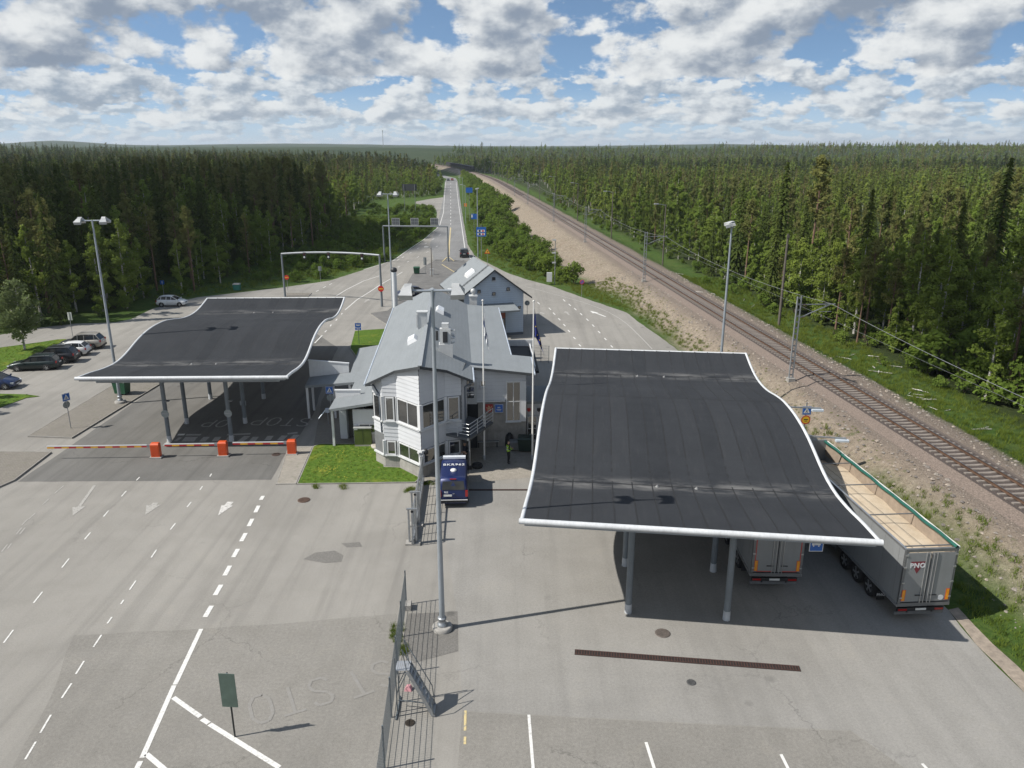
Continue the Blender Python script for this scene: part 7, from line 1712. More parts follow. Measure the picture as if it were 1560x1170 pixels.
def broad(H_, R_, n, sz, low=.22, lobes=9, lean=.3, r0=.013):
    """birch-like crown: leaf clumps gathered round ascending branches"""
    t, c = MB(), MB(); trunk(t, H_ * .93, H_ * r0, .03, 7, lean)
    br = []
    for i in range(lobes * 3):
        f = low + (1 - low) * (i + rr.random()) / (lobes * 3); a = rr.uniform(0, 6.28); shape = math.sin(math.pi * min(1, max(.02, (f - low + .06) / (1.05 - low)) ** .75)) ** .8
        L_ = R_ * shape * rr.uniform(.55, 1.15); p0 = Vector((lean * f * f, lean * .6 * f * f, H_ * f * .93)); p1 = p0 + Vector((math.cos(a) * L_, math.sin(a) * L_, L_ * rr.uniform(.15, .7)))
        br.append((p0, p1, L_))
        t.beam(p0, p1, .035, .035)
    tot = sum(b_[2] + .3 for b_ in br)
    for p0, p1, L_ in br:
        for k in range(int(n * (L_ + .3) / tot)):
            g = rr.random() ** .6; p = p0.lerp(p1, g) + rv() * (.16 + .42 * rr.random()) * (.5 + .35 * L_ / R_) * min(1.4, R_ * .6); p.z -= .2 * rr.random()
            nn = (rv() * .75 + Vector((p.x, p.y, 0)).normalized() * .75 + Vector((0, 0, .65))).normalized(); leafquad(c, p, sz * rr.uniform(.6, 1.3), nn)
    return t, c
def pine(H_, R_, clumps, per, sz, low=.5):
    t, c = MB(), MB(); trunk(t, H_ * .97, H_ * .012, .04, 7, .25)
    for i in range(clumps):
        f = low + (1 - low) * (i + rr.random()) / clumps; a = rr.uniform(0, 6.28); sh = (1 - ((f - low) / (1 - low)) ** 2.2) ** .6 * (.55 + .45 * min(1, (f - low) / .12 + .3)); L_ = R_ * sh * rr.uniform(.35, 1.1)
        p0 = Vector((.25 * f * f, .15 * f * f, H_ * (f - .03))); p1 = Vector((math.cos(a) * L_, math.sin(a) * L_, H_ * f + .25 * L_)); t.beam(p0, p1, .05, .05)
        for k in range(per):
            p = p1.lerp(p0, rr.random() ** 1.8 * .7) + rv() * rr.random() * .55 * (R_ / 2); leafquad(c, p, sz * rr.uniform(.6, 1.2), (rv() * .75 + Vector((p.x, p.y, 0)).normalized() * .6 + Vector((0, 0, .7))).normalized(), .6)
    return t, c
def shrub(H_, R_, n, sz):
    t, c = MB(), MB()
    for i in range(7): a = rr.uniform(0, 6.28); t.beam((0, 0, 0), (math.cos(a) * R_ * .6, math.sin(a) * R_ * .6, H_ * rr.uniform(.5, .85)), .03, .03)
    lob = [(rv() * R_ * .55, rr.uniform(.45, .8)) for _ in range(8)]
    for i in range(n):
        l, s_ = lob[i % 8]; p = Vector((l.x, l.y, H_ * .5 + l.z / R_ * H_ * .35)) + Vector((1, 1, H_ / R_ * .55)) * 0 + rv() * s_ * R_ * .62 * rr.random() ** .4
        if p.z < .05: p.z = rr.uniform(.05, .4)
        leafquad(c, p, sz * rr.uniform(.6, 1.3), (rv() * .75 + Vector((p.x, p.y, 0)).normalized() * .6 + Vector((0, 0, .7))).normalized())
    return t, c
def tuft(n, h, sp, wd=.016):
    c = MB()
    for i in range(n):
        a = rr.uniform(0, 6.28); b_ = Vector((math.cos(a), math.sin(a), 0)) * rr.random() * sp; d = rv(); l = h * rr.uniform(.5, 1.1); s_ = Vector((-math.sin(a), math.cos(a), 0)) * wd
        c.add([b_ - s_, b_ + s_, b_ + Vector((d.x * .5 * l, d.y * .5 * l, l))], [(0, 1, 2)])
    return c
def protos(fn, args, bm, lm, nm):
    out = []
    for a in args:
        t, c = fn(*a); tm = t.mesh(nm + '_trunk', bm); cm = c.mesh(nm + '_crown', lm)
        j = MB(); j.v = t.v + c.v; o_ = len(t.v); j.f = t.f + [tuple(i + o_ for i in f) for f in c.f]; j.m = [0] * len(t.f) + [1] * len(c.f); j.sm = [False] * len(j.f)
        out.append((tm, cm, j.mesh(nm, [bm, lm])))
    return out
PR_ = {
 'spruce': protos(spruce, [(18, 1.9, 54, 7, 4, .55), (16, 1.6, 48, 7, 4, .5), (19, 2.2, 56, 7, 4, .6)], B_SPR, SPR, 'spruce'),
 'birch': protos(broad, [(15, 2.3, 3900, .36, .08), (13, 2.0, 3200, .35, .05), (16, 2.6, 4200, .38, .14), (11, 1.9, 2700, .33, .04)], B_BIR, BIR, 'birch'),
 'pine': protos(pine, [(16, 2.0, 30, 60, .42), (14, 1.8, 26, 56, .4, .38), (18, 2.2, 32, 60, .44, .55)], B_PIN, PIN, 'pine'),
 'shrub': protos(shrub, [(2.2, 1.5, 620, .26), (3.2, 1.6, 800, .27), (1.4, 1.2, 420, .22)], B_SPR, SHR, 'shrub'),
}
FAR = {
 'spruce': protos(spruce, [(18, 2.0, 16, 5, 2, 1.25, .1), (15, 1.7, 15, 5, 2, 1.1, .1)], B_SPR, SPR, 'far_spruce'),
 'birch': protos(broad, [(14, 2.0, 330, .95), (12, 1.8, 280, .9)], B_BIR, BIR, 'far_birch'),
 'pine': protos(pine, [(16, 2.0, 14, 15, .85, .42), (13, 1.8, 12, 14, .8, .35)], B_PIN, PIN, 'far_pine'),
}
# ---- where things grow: ground positions judged against the surveyed edges of road, verge and forest
def proj(x, y, z=0.):
    v = np.array([x, y, z - CAM_H]); f = v[1] * math.cos(PITCH) - v[2] * math.sin(PITCH); u = v[1] * math.sin(PITCH) + v[2] * math.cos(PITCH)
    return 780 + FPX * v[0] / f, 585 - FPX * u / f
WP = lambda *px: [(p.x, p.y) for p in gp(*px)]
def inside(P, x, y):
    c = False; n = len(P)
    for i in range(n):
        (x0, y0), (x1, y1) = P[i], P[i - 1]
        if (y0 > y) != (y1 > y) and x < (x1 - x0) * (y - y0) / (y1 - y0) + x0: c = not c
    return c
LEFT_EDGE = WP((-160, 524), (0, 499), (61, 490), (115, 485), (177, 481), (231, 461), (262, 453), (330, 436), (385, 415), (440, 390), (477, 379), (523, 342), (552, 316), (566, 305.5), (585, 303.5), (615, 301.5), (640, 300), (668, 297), (674, 285), (674, 272), (650, 262))
LEFT_F = LEFT_EDGE + [(-260, 1100), (-1400, 1100), (-1400, 60)]
VERGE_L = WP((231, 466), (300, 449), (400, 437), (430, 434), (502, 423), (564, 404), (595, 394), (641, 366), (664, 345), (660, 318), (630, 312), (592, 308), (566, 306), (552, 316), (523, 342), (477, 379), (440, 390), (385, 415), (330, 436), (262, 453))
MID_B = WP((702, 300), (712, 335), (722, 372), (745, 398), (790, 418), (838, 430), (858, 432))
def belt(x, y):
    e = x - float(rail_x(y)); 
    if not (110 < y < 700): return False
    if e > -12.0: return False
    px, py = proj(x, y)
    if py > 434: return False
    xe = np.interp(py, [262, 276, 334, 372, 392, 405, 417, 428, 440], [694, 699, 708, 716, 728, 752, 780, 815, 860]); return px > xe + 3
taken = []
def near_taken(x, y, d):
    return any((x - a) ** 2 + (y - b_) ** 2 < d * d for a, b_ in taken)
spots = []       # kind, x, y, scale, far?
def vis(x, y): return abs(x) < .72 * y + 22
def zone_left(x, y): return x < 20 and inside(LEFT_F, x, y)
def zone_right(x, y): 
    e = x - float(rail_x(y)); return e > 9.0 + 2.2 * float(vnoise(0, y, 9, 33)) + (2.5 if 55 < y < 82 else 0)
def grid(x0, x1, y0, y1, st, fn):
    for yy_ in np.arange(y0, y1, st):
        for xx_ in np.arange(x0, x1, st):
            x = xx_ + rng.uniform(-.48, .48) * st; y = yy_ + rng.uniform(-.48, .48) * st
            if vis(x, y): fn(x, y)
def plant_left(x, y):
    if not zone_left(x, y): return
    n = float(vnoise(x, y, 28, 41)); r_ = rng.random(); junction = (-75 < x < 5 and y > 255 and y < 640)
    edge = not all(zone_left(x + a, y + b_) for a, b_ in ((7, 0), (0, -7), (6, -6)))
    if junction and r_ < .75: k = 'birch'; s_ = rng.uniform(.45, .8)
    elif edge and r_ < .5: k = 'birch'; s_ = rng.uniform(.6, .95)
    elif r_ < .60: k = 'spruce'; s_ = rng.uniform(.7, 1.08)
    elif r_ < .60 + .22 * (n + .4): k = 'pine'; s_ = rng.uniform(.85, 1.12)
    else: k = 'birch'; s_ = rng.uniform(.75, 1.05)
    s_ *= .70 + .45 * float(vnoise(x, y, 26, 72)) + (.2 if rng.random() < .05 else 0)
    if y > 130 and x > -75 and y < 330 and not edge and not junction: s_ *= 1.22
    s_ = min(s_, {'spruce': .98, 'pine': 1.08, 'birch': 1.1}[k])
    spots.append((k, x, y, s_))
def plant_right(x, y):
    if not zone_right(x, y): return
    e = x - float(rail_x(y)); r_ = rng.random(); n = float(vnoise(x, y, 40, 45))
    if e < 26:
        k = 'birch' if r_ < .78 else ('pine' if r_ < .88 else 'spruce'); s_ = rng.uniform(.6, .98) if y < 105 else rng.uniform(.45, .85)
        if e < 13: s_ *= .75
    elif y > 140 and e > 34:
        if n > .62 and r_ < .45: return
        k = 'pine' if r_ < .30 else ('birch' if r_ < .8 else 'spruce'); s_ = rng.uniform(.42, .78)
    else: k = 'birch' if r_ < .62 else ('pine' if r_ < .82 else 'spruce'); s_ = rng.uniform(.5, .84)
    if k == 'spruce' and r_ > .97: s_ *= 1.25
    s_ *= .72 + .5 * float(vnoise(x, y, 23, 71)) + (.25 if rng.random() < .05 else 0)
    s_ = min(s_, {'spruce': .86, 'pine': .95, 'birch': 1.05}[k])
    spots.append((k, x, y, s_))
grid(-330, 5, 60, 430, 4.1, plant_left)
grid(20, 330, 30, 150, 3.5, plant_right); grid(20, 330, 150, 430, 4.1, plant_right)
far_spots = []
main_spots, spots = spots, far_spots
grid(-960, 10, 430, 1250, 9.2, plant_left)
grid(-90, 960, 430, 1250, 9.2, plant_right)
spots = main_spots
# named single trees
for px, py, h, k in ((92, 488, 18.5, 'spruce'), (40, 490, 17, 'spruce'), (8, 494, 17, 'spruce'), (1500, 470, 20, 'spruce'), (1180, 450, 19, 'spruce'), (1120, 430, 17.5, 'spruce'), (1230, 440, 17.5, 'pine'), (1280, 470, 17, 'pine')):
    p = G(px, py, .5); base_h = {'spruce': 18, 'pine': 16, 'birch': 15}[k]; spots.append((k, p.x, p.y, h / base_h))
dist = lambda s_: math.hypot(s_[1], s_[2])
def inframe(s_):
    px, _ = proj(s_[1], s_[2], 5); return -40 < px < 1600
per_kind = {}
LAB = {('spruce', 'l'): ('dark narrow spruce in the forest left of the road', 'spruces left of the road'), ('spruce', 'r'): ('narrow spruce in the woodland right of the railway', 'spruces right of the railway'),
       ('birch', 'l'): ('leafy birch in the forest left of the road', 'birches left of the road'), ('birch', 'r'): ('slender pale-stemmed birch in the woodland right of the railway', 'birches right of the railway'),
       ('pine', 'l'): ('tall pine in the forest left of the road', 'pines left of the road'), ('pine', 'r'): ('pine with reddish stem in the woodland right of the railway', 'pines right of the railway')}
def place_tree(kind, x, y, s_, label, group, trunk_me, crown_me, cat='tree', name=None):
    z = float(height(x, y)); t = bpy.data.objects.new(name or kind + '_tree', None); C.objects.link(t); t.location = (x, y, z - .05); t.rotation_euler = (0, 0, rng.uniform(0, 6.28)); w_ = s_ * rng.uniform(.9, 1.15); t.scale = (w_, w_, s_)
    for nm, me in (('trunk', trunk_me), ('crown', crown_me)):
        o = bpy.data.objects.new(nm, me); C.objects.link(o); o.parent = t
    tag(t, label, cat, group); return t
rest = {}
for k in ('spruce', 'birch', 'pine'):
    L_ = sorted([s_ for s_ in spots if s_[0] == k and inframe(s_)], key=dist); O_ = [s_ for s_ in spots if s_[0] == k and not inframe(s_)]
    cap = {'spruce': 240, 'birch': 300, 'pine': 160}[k]
    for s_ in L_[:cap]:
        pr = PR_[k][int(rng.integers(len(PR_[k])))]; lab, grp = LAB[(k, 'l' if s_[1] < float(rail_x(s_[2])) else 'r')]
        place_tree(k, s_[1], s_[2], s_[3], lab, grp, pr[0], pr[1])
    rest[k] = L_[cap:] + O_
# the remaining forest: instances on points
def gn_scatter(name, pts, me, label, mat_kind='stuff', tilt=0.):
    """pts: x, y, z, rot, scale"""
    base = bpy.data.objects.new(name + '_source', me)
    pm_ = bpy.data.meshes.new(name); pm_.from_pydata([(p[0], p[1], p[2]) for p in pts], [], [])
    a = pm_.attributes.new('rot', 'FLOAT_VECTOR', 'POINT'); a.data.foreach_set('vector', [c for p in pts for c in (rng.uniform(-tilt, tilt), rng.uniform(-tilt, tilt), p[3])])
    b_ = pm_.attributes.new('scl', 'FLOAT_VECTOR', 'POINT'); b_.data.foreach_set('vector', [c for p in pts for c in (p[4] * p[5], p[4] * p[5], p[4])])
    o = bpy.data.objects.new(name, pm_); C.objects.link(o)
    ng = bpy.data.node_groups.new(name, 'GeometryNodeTree'); ng.interface.new_socket('Geometry', in_out='INPUT', socket_type='NodeSocketGeometry'); ng.interface.new_socket('Geometry', in_out='OUTPUT', socket_type='NodeSocketGeometry')
    N = ng.nodes; gi = N.new('NodeGroupInput'); go = N.new('NodeGroupOutput'); oi = N.new('GeometryNodeObjectInfo'); oi.inputs[0].default_value = base; oi.inputs['As Instance'].default_value = True
    ip = N.new('GeometryNodeInstanceOnPoints'); ra = N.new('GeometryNodeInputNamedAttribute'); ra.data_type = 'FLOAT_VECTOR'; ra.inputs[0].default_value = 'rot'; sa = N.new('GeometryNodeInputNamedAttribute'); sa.data_type = 'FLOAT_VECTOR'; sa.inputs[0].default_value = 'scl'
    l = ng.links; l.new(gi.outputs[0], ip.inputs['Points']); l.new(oi.outputs['Geometry'], ip.inputs['Instance']); l.new(ra.outputs[0], ip.inputs['Rotation']); l.new(sa.outputs[0], ip.inputs['Scale']); l.new(ip.outputs[0], go.inputs[0])
    md = o.modifiers.new('scatter', 'NODES'); md.node_group = ng; tag(o, label, name.split('_')[0] if False else None, None, 'stuff'); return o
def pt(s_, w_=1.): return (s_[1], s_[2], float(height(s_[1], s_[2])) - .05, rng.uniform(0, 6.28), s_[3], rng.uniform(.9, 1.15) * w_)
for k in ('spruce', 'birch', 'pine'):
    if k == 'birch': rest[k] += [('birch', x_, y_, s2) for x_, y_, s2 in ((-52, 63, .75), (-53.5, 60.5, .8), (-53, 65.5, .7), (-55.5, 62.5, .85), (-55, 59, .85))]  # unseen birches added off to the left to shade the lawn tip
    near_ = [s_ for s_ in rest[k] if dist(s_) < 230]; mid_ = [s_ for s_ in rest[k] if dist(s_) >= 230]
    n = len(PR_[k]); nf = len(FAR[k])
    for i in range(n):
        if near_[i::n]: gn_scatter('forest', [pt(s_) for s_ in near_[i::n]], PR_[k][i][2], 'dense %s forest behind the front rows of trees' % k)
    fs = [s_ for s_ in far_spots if s_[0] == k]
    for i in range(nf):
        gn_scatter('forest', [pt(s_) for s_ in mid_[i::nf]], FAR[k][i][2], 'mid-distance %s forest on both sides of the road' % k)
        gn_scatter('forest', [pt((s_[0], s_[1], s_[2], s_[3]), 1.5) for s_ in fs[i::nf]], FAR[k][i][2], 'distant %s forest reaching to the horizon' % k)
# shrubs
shr = []
def sh_left(x, y):
    if inside(VERGE_L, x, y):
        f = float(vnoise(x, y, 14, 51)); 
        if f > .38: shr.append((x, y, rng.uniform(.45, 1.0) * (.7 + .6 * f), 'l'))
grid(-60, 0, 105, 300, 2.7, sh_left)
def sh_mid(x, y):
    if belt(x, y):
        f = float(vnoise(x, y, 16, 52)); px, py = proj(x, y); e = x - float(rail_x(y))
        grass_ = np.interp(py, [270, 330, 380, 400, 420, 440], [2, 4, 7, 8, 9, 10])
        xe = np.interp(py, [262, 276, 334, 372, 392, 405, 417, 428, 440], [694, 699, 708, 716, 728, 752, 780, 815, 860])
        if (px - xe) * (y / 1180) > 4.0 and f > .38: shr.append((x, y, rng.uniform(.8, 1.5) * (1.0 + .5 * sstep(150, 260, y)), 'm'))
grid(-35, 25, 110, 600, 2.9, sh_mid)
def sh_right(x, y):
    e = x - float(rail_x(y))
    if 7.5 < e < 13 and rng.random() < (.12 if y < 90 else .4): shr.append((x, y, rng.uniform(.35, .8), 'r'))
    elif 12 < e < 24 and y < 120 and rng.random() < .6: shr.append((x, y, rng.uniform(.9, 1.7), 'r'))
grid(15, 60, 36, 400, 2.4, sh_right)
def sh_road(x, y):
    if zone_left(x, y) and y > 80:
        if not all(zone_left(x + a, y + b_) for a, b_ in ((5, 0), (0, -5), (4, -4))): shr.append((x, y, rng.uniform(.5, 1.0), 'e'))
grid(-110, 5, 70, 420, 3.0, sh_road)
for px, py, s_ in ((848, 428, .8), (856, 429, .6)):
    p = G(px, py); shr.append((p.x, p.y, s_, 'm'))
SL = {'l': ('green shrub in the bushy verge left of the curving road', 'shrubs in the left verge'), 'm': ('green shrub between the road and the railway embankment', 'shrubs between road and railway'), 'r': ('low shrub at the foot of the woodland right of the railway', 'shrubs right of the railway'), 'e': ('low shrub along the edge of the left forest', 'shrubs along the left forest')}
shr.sort(key=lambda a: math.hypot(a[0], a[1])); ind = [s_ for s_ in shr if -30 < proj(s_[0], s_[1])[0] < 1590]
for i, (x, y, s_, k) in enumerate(ind[:300]):
    pr = PR_['shrub'][int(rng.integers(3))]; place_tree('shrub', x, y, s_, SL[k][0], SL[k][1], pr[0], pr[1], 'shrub', 'shrub')
rs = ind[300:]
for i in range(3): gn_scatter('shrubs', [(x, y, float(height(x, y)), rng.uniform(0, 6.28), s_, rng.uniform(.9, 1.3)) for x, y, s_, k in rs[i::3]], PR_['shrub'][i][2], 'more distant shrubs along the verges')
# the silvery tree on the grass island
wt, wc = broad(8.6, 3.3, 4200, .3, .16, 12, .4, .016); p = G(38, 533)
t = place_tree('willow', p.x, p.y, 1.0, 'pale green tree standing alone on the grass island', None, wt.mesh('lone_tree_trunk', B_BIR), wc.mesh('lone_tree_crown', WIL))
# grasses
gt_ = [tuft(40, .32, .34).mesh('tuft', GRS), tuft(34, .55, .4, .02).mesh('tuft', GRS)]
gp1, gp2 = [], []
def gz_(x, y): return float(height(x, y))
_ep = sorted([(p.y, p.x) for p in gp((1560, 1054.6), (1488, 983), (1444.6, 929), (1031, 532.6), (1015, 520), (984.6, 499), (954, 476), (887, 453), (841, 436), (800, 425), (774, 416))]); EDGE_Y = [p[0] for p in _ep]; EDGE_X = [p[1] + .3 for p in _ep]
def grass_right(x, y):
    e = x - float(rail_x(y)); foot = -7.2
    a0, a1 = G(1444.6, 929), G(1031, 532.6)
    edge = np.interp(y, EDGE_Y, EDGE_X)
    if y < 130 and x > edge + .7 and e < foot + (2.9 if y < 44 else 2.0) + 2.0 * float(vnoise(x, y, 5, 61)) - 1.0: gp1.append((x, y, gz_(x, y), rng.uniform(0, 6.28), rng.uniform(.6, 1.3), 1.1))
    elif -7 < e < -3.4 and float(vnoise(x, y, 6.5, 62)) * .6 + float(vnoise(x, y, 1.6, 63)) * .4 > .62 and rng.random() < .6: gp1.append((x, y, gz_(x, y), rng.uniform(0, 6.28), rng.uniform(.22, .42), 1.3))
    elif 4.6 < e < 12 and rng.random() < .75: gp2.append((x, y, gz_(x, y), rng.uniform(0, 6.28), rng.uniform(.5, 1.1), 1.2))
grid(10, 52, 26, 128, .62, grass_right)
def grass_verge(x, y):
    if inside(VERGE_L, x, y) or belt(x, y): gp2.append((x, y, gz_(x, y), rng.uniform(0, 6.28), rng.uniform(.7, 1.5), 1.6))
grid(-60, 25, 105, 260, 1.5, grass_verge)
lawns = [WP((479, 684), (540, 679), (582, 681), (584, 712), (608, 714), (637, 729), (631, 734), (456, 736.5)), WP((536, 530), (542, 507), (556, 505), (598, 503), (595, 538)), WP((-30, 536), (60, 523), (100, 518), (90, 526), (51, 542), (0, 567), (-30, 585)), WP((-30, 606), (40, 602), (60, 604), (40, 606), (0, 620), (-30, 630))]
def grass_lawn(x, y):
    for L_ in lawns:
        if inside(L_, x, y): gp1.append((x, y, .06, rng.uniform(0, 6.28), rng.uniform(.14, .26), 2.2))
grid(-17, -4, 47, 110, .42, grass_lawn); grid(-75, -40, 60, 95, .6, grass_lawn)
for px, py in ((620, 747), (628, 746), (523, 742), (480, 741), (605, 955), (603, 965), (604, 972), (613, 989), (615, 991), (646, 738), (655, 737)):
    p = G(px, py)
    for k in range(7): gp1.append((p.x + rng.uniform(-.25, .25), p.y + rng.uniform(-.3, .3), .0, rng.uniform(0, 6.28), rng.uniform(.4, .8), 1.0))
gn_scatter('grass', gp1, gt_[0], 'tufts of grass on the lawns, verges and embankment'); gn_scatter('grass', gp2, gt_[1], 'tall grass along the verges and the forest edge')
# stones strewn over the bank
def rock():
    m = MB(); v = [(x * rr.uniform(.7, 1.2), y * rr.uniform(.7, 1.2), max(0, z) * rr.uniform(.5, .9)) for x, y, z in ((1, 0, 0), (.5, .8, 0), (-.5, .85, 0), (-1, 0, 0), (-.5, -.8, 0), (.5, -.85, 0), (.5, .2, .8), (-.2, .5, .8), (-.4, -.3, .9), (.3, -.5, .7))]
    m.add(v, [(0, 1, 6), (1, 2, 7), (1, 7, 6), (2, 3, 7), (3, 8, 7), (3, 4, 8), (4, 5, 9), (4, 9, 8), (5, 0, 9), (0, 6, 9), (6, 7, 8, 9)]); return m
rk = [rock().mesh('stone', pm('bank_stone_%d' % i, c_, .95, var=.35, scale=2)) for i, c_ in enumerate(((.26, .23, .20), (.17, .15, .135), (.33, .28, .235)))]
st_ = [[], [], []]
def stones(x, y):
    e = x - float(rail_x(y)); f_ = 7.0 + 4.5 * float(sstep(95, 150, y))
    if -f_ < e < -2.2 or 2.4 < e < 4.6: st_[int(rng.integers(3))].append((x, y, gz_(x, y), rng.uniform(0, 6.28), .035 + .13 * rng.random() ** 4, 1.2))
grid(8, 40, 28, 130, .42, stones)
for i in range(3): gn_scatter('stones', st_[i], rk[i], 'loose stones strewn over the railway embankment')
# yellow flowers in the lawn
fl = MB()
L0 = lawns[0]
for cx, cy, n in ((512, 694, 26), (503, 718, 40), (560, 690, 10), (530, 728, 10)):
    c = G(cx, cy)
    for k in range(n):
        x, y = c.x + rng.normal(0, .55), c.y + rng.normal(0, .5)
        if inside(L0, x, y): fl.add([(x - .035, y, .2), (x, y - .035, .2), (x + .035, y, .21), (x, y + .035, .2)], [(0, 1, 2, 3)])
tag(fl.build('dandelions', pm('flower_yellow', (.55, .42, .04), .7)), 'yellow flowers scattered in the front lawn', None, None, 'stuff')
# felled birch poles in the clearing
for i in range(26):
    px, py = ((1290, 545), (1330, 548), (1352, 560), (1385, 595), (1402, 600), (1408, 612), (1430, 628), (1500, 655), (1075, 462), (1060, 452), (1035, 418), (1145, 462), (1340, 565))[i % 13]; p = G(px + rng.uniform(-16, 16), py + rng.uniform(-7, 7), 1.1)
    L_ = rng.uniform(.5, 2.2); a = rng.uniform(0, 6.28); r = rng.uniform(.03, .07); m = MB().tube((-L_ / 2, 0, r), (L_ / 2, 0, r * 1.5), r, r * .6, 7); 
    if L_ > 1.1: m.tube((.1, 0, r), (.45, .35, r * 2), r * .4, r * .2, 5)
    o = m.build('felled_log', B_BIR, None, False, (p.x, p.y, float(height(p.x, p.y)) + .05)); o.rotation_euler = (0, 0, a); tag(o, 'pale felled branch lying in the clearing right of the railway', 'log', 'felled branches right of the railway')

# ------------------------------------------------------------------ clouds added out of view, shaped to cast shade on the woods
CLM = bpy.data.materials.new('cloud_white'); CLM.use_nodes = True; CLM.node_tree.nodes['Principled BSDF'].inputs['Base Color'].default_value = (.85, .86, .88, 1); CLM.node_tree.nodes['Principled BSDF'].inputs['Roughness'].default_value = 1.
def ico():
    import bmesh
    bm = bmesh.new(); bmesh.ops.create_icosphere(bm, subdivisions=2, radius=1); v = [tuple(x.co) for x in bm.verts]; f = [tuple(y.index for y in x.verts) for x in bm.faces]; bm.free(); return v, f
IV, IF = ico()
def shade_cloud(poly, hz, r, st):
    off = dv * (hz / -dv.z) * -1.0; m = MB(); xs = [p[0] for p in poly]; ys_ = [p[1] for p in poly]
    for y in np.arange(min(ys_), max(ys_), st):
        for x in np.arange(min(xs), max(xs), st):
            X, Y = x + rr.uniform(-.4, .4) * st, y + rr.uniform(-.4, .4) * st
            if inside(poly, X, Y):
                s_ = r * rr.uniform(.7, 1.25); zz = hz + rr.uniform(-.25, .6) * r; k = zz / -dv.z
                c = Vector((X, Y, 0)) - dv * k; m.add([(c.x + a * s_, c.y + b_ * s_, c.z + g * s_ * .7) for a, b_, g in IV], IF, 0, True)
    struct(m.build('shade_cloud', CLM))
shade_cloud([(-78, 70), (-62, 112), (-42, 132), (-30, 160), (-32, 205), (-62, 250), (-85, 300), (-90, 395), (-330, 395), (-300, 60)], 520, 13, 14)
shade_cloud([(46, 86), (52, 62), (62, 40), (120, 40), (125, 108), (72, 112)], 520, 9, 9)
shade_cloud([(-420, 560), (40, 640), (500, 620), (520, 720), (0, 760), (-420, 700)], 560, 22, 24)
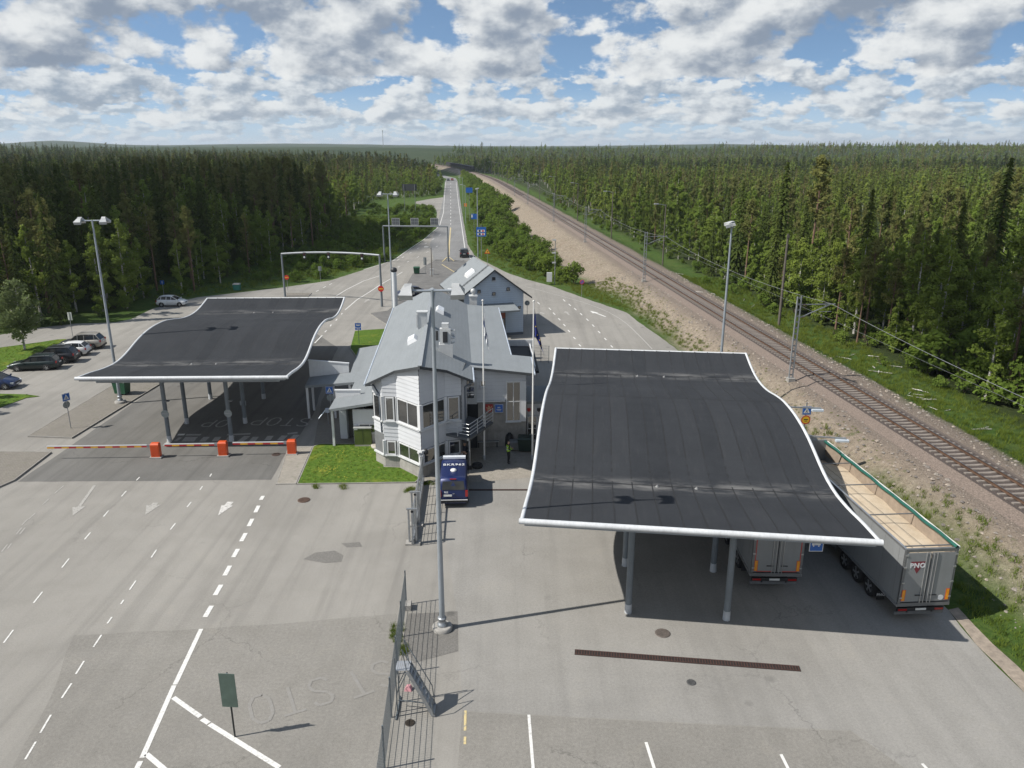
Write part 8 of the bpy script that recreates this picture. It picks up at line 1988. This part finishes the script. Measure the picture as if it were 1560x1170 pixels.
# ------------------------------------------------------------------ people
SKIN = pm('skin', (.50, .31, .22), .6); VEST = pm('vest_yellow', (.45, .80, .02), .6); BLACKC = pm('cloth_black', (.012, .013, .016), .85, var=.2, scale=12); HAIR = pm('hair_grey_brown', (.16, .12, .09), .8); NAVY = pm('cloth_navy', (.014, .018, .03), .85, var=.2, scale=12); REFL = pm('reflective_band', (.7, .72, .72), .4)
def person(label, loc, rz, vest, pose):
    # joints: (name, position, radius); facing -Y before the turn
    J = {'pelvis': ((0, 0, .95), .145), 'waist': ((0, 0, 1.1), .14), 'chest': ((0, .0, 1.32), .165), 'neck': ((0, .01, 1.5), .06), 'head0': ((0, -.01, 1.58), .075), 'head1': ((0, -.015, 1.68), .1), 'head2': ((0, -.005, 1.75), .075),
         'shl': ((.19, 0, 1.43), .075), 'shr': ((-.19, 0, 1.43), .075), 'hipl': ((.1, 0, .88), .1), 'hipr': ((-.1, 0, .88), .1), 'knl': ((.12, -.02, .5), .068), 'knr': ((-.11, -.03, .5), .068), 'anl': ((.13, .03, .1), .05), 'anr': ((-.12, .03, .1), .05), 'tol': ((.15, -.15, .04), .042), 'tor': ((-.14, -.15, .04), .042),
         'ell': ((.27, .06, 1.16), .048), 'elr': ((-.27, .06, 1.16), .048), 'wrl': ((.2, -.14, 1.06), .034), 'wrr': ((-.2, -.14, 1.06), .034)}
    for k, v in pose.items(): J[k] = (v, J[k][1])
    E_ = [('pelvis', 'waist'), ('waist', 'chest'), ('chest', 'neck'), ('neck', 'head0'), ('head0', 'head1'), ('head1', 'head2'), ('chest', 'shl'), ('chest', 'shr'), ('shl', 'ell'), ('shr', 'elr'), ('ell', 'wrl'), ('elr', 'wrr'), ('pelvis', 'hipl'), ('pelvis', 'hipr'), ('hipl', 'knl'), ('hipr', 'knr'), ('knl', 'anl'), ('knr', 'anr'), ('anl', 'tol'), ('anr', 'tor')]
    names = list(J); vs = [J[n][0] for n in names]; rad = [J[n][1] for n in names]; ed = [(names.index(a), names.index(b_)) for a, b_ in E_]
    for s, w_, e_ in ((1, 'wrl', 'ell'), (-1, 'wrr', 'elr')):
        W_ = Vector(J[w_][0]); d = (W_ - Vector(J[e_][0])).normalized(); side = d.cross(Vector((0, 0, 1))).normalized(); up = side.cross(d); pi_ = len(vs)
        vs.append(tuple(W_ + d * .07)); rad.append(.034); ed.append((names.index(w_), pi_))
        for k, (o_, L_) in enumerate(((-.027, .07), (-.009, .085), (.009, .08), (.027, .065))):
            a = W_ + d * .1 + side * o_; b_ = a + d * L_ * .55 - up * .01; c = b_ + d * L_ * .4 - up * .03
            i0 = len(vs); vs += [tuple(a), tuple(b_), tuple(c)]; rad += [.0095, .009, .0075]; ed += [(pi_, i0), (i0, i0 + 1), (i0 + 1, i0 + 2)]
        a = W_ + d * .045 + side * (.04 * s); b_ = a + d * .045 + side * (.018 * s); i0 = len(vs); vs += [tuple(a), tuple(b_)]; rad += [.011, .009]; ed += [(names.index(w_), i0), (i0, i0 + 1)]
    me = bpy.data.meshes.new('body'); me.from_pydata(vs, ed, []); o = bpy.data.objects.new('body', me); C.objects.link(o)
    o.modifiers.new('skin', 'SKIN'); lay = me.skin_vertices[0].data if me.skin_vertices else None
    if lay is None:
        bpy.context.view_layer.objects.active = o
    lay = me.skin_vertices[0].data
    for i, r in enumerate(rad): lay[i].radius = (r, r); lay[i].use_root = (i == 0)
    sb = o.modifiers.new('sub', 'SUBSURF'); sb.levels = 1; sb.render_levels = 1
    bpy.context.view_layer.update(); dg = bpy.context.evaluated_depsgraph_get(); ev = bpy.data.meshes.new_from_object(o.evaluated_get(dg)); bpy.data.objects.remove(o)
    ev.materials.clear()
    for m in (BLACKC if vest else NAVY, VEST, SKIN, HAIR, PLAST): ev.materials.append(m)
    hd_ = Vector(J['head1'][0]); wl, wr_ = Vector(J['wrl'][0]), Vector(J['wrr'][0])
    for p in ev.polygons:
        c = p.center; p.use_smooth = True
        if c.z < .12: k = 4
        elif (c - wl).length < .0 or min((c - wl).length, (c - wr_).length) > 9: k = 0
        elif (c - Vector(J['ell'][0])).length > 0 and (((c - wl).length < .2 and (c - Vector(J['ell'][0])).length > (wl - Vector(J['ell'][0])).length + .0) or ((c - wr_).length < .2 and (c - Vector(J['elr'][0])).length > (wr_ - Vector(J['elr'][0])).length + .0)): k = 2
        elif c.z > hd_.z - .16 and (c - hd_).length < .2: k = 3 if (c.z > hd_.z + .045 or (c.y > hd_.y + .035 and c.z > hd_.z - .06)) else 2
        elif vest and 1.0 < c.z < 1.47 and abs(c.x) < .215: k = 1
        else: k = 0
        p.material_index = k
    t = thing('person', label, 'person', loc, rz); b_ = bpy.data.objects.new('body', ev); C.objects.link(b_); b_.parent = t
    h = hd_
    for s in (-1, 1):
        MB().lathe((h.x + s * .035, h.y - .098, h.z + .005), [(.004, -.008), (.011, 0), (.004, .008)], 8).build('eye', PLAST, t); MB().box((h.x + s * .1, h.y + .01, h.z - .01), (.02, .05, .06)).build('ear', SKIN, t)
    MB().add([(h.x - .014, h.y - .095, h.z - .035), (h.x + .014, h.y - .095, h.z - .035), (h.x, h.y - .128, h.z - .03), (h.x, h.y - .098, h.z + .015)], [(0, 1, 2), (1, 3, 2), (3, 0, 2)]).build('nose', SKIN, t); MB().box((h.x, h.y - .093, h.z - .062), (.05, .012, .01)).build('mouth', pm('lips', (.35, .13, .11), .6), t)
    if vest:
        bands_ = MB()
        for z in (1.12, 1.3):
            for k in range(16):
                a, b2 = 2 * math.pi * k / 16, 2 * math.pi * (k + 1) / 16; rx, ry = .178, .172
                bands_.quad((math.cos(a) * rx, math.sin(a) * ry, z), (math.cos(b2) * rx, math.sin(b2) * ry, z), (math.cos(b2) * rx, math.sin(b2) * ry, z + .05), (math.cos(a) * rx, math.sin(a) * ry, z + .05))
        bands_.build('reflective_band', REFL, t)
    return t
p = G(774.5, 706.5)
person('person in black with a bright yellow vest standing before the station wall', (p.x, p.y, .01), R(112), True, {'knl': (.12, -.05, .5), 'anl': (.13, -.02, .1), 'tol': (.15, -.2, .04), 'anr': (-.12, .1, .1), 'tor': (-.14, -.07, .04), 'wrl': (.1, -.24, 1.18), 'wrr': (-.1, -.24, 1.16)})
p = G(708.5, 709)
person('person in dark clothes standing in the shade by the landing post', (p.x, p.y, .01), R(-25), False, {})

# ------------------------------------------------------------------ air
hm = bpy.data.materials.new('haze_air'); hm.use_nodes = True; nt = hm.node_tree; nt.nodes.clear()
hv = nt.nodes.new('ShaderNodeVolumePrincipled'); ho = nt.nodes.new('ShaderNodeOutputMaterial'); nt.links.new(hv.outputs[0], ho.inputs['Volume'])
hv.inputs['Color'].default_value = (.78, .86, .96, 1); hv.inputs['Density'].default_value = 8.5e-5; hv.inputs['Anisotropy'].default_value = .2
hb = MB(); hb.box((0, 7600, 42), (26000, 16800, 96)); hz_ = hb.build('haze', hm); tag(hz_, 'faint blue summer haze over the far forest', None, None, 'stuff')
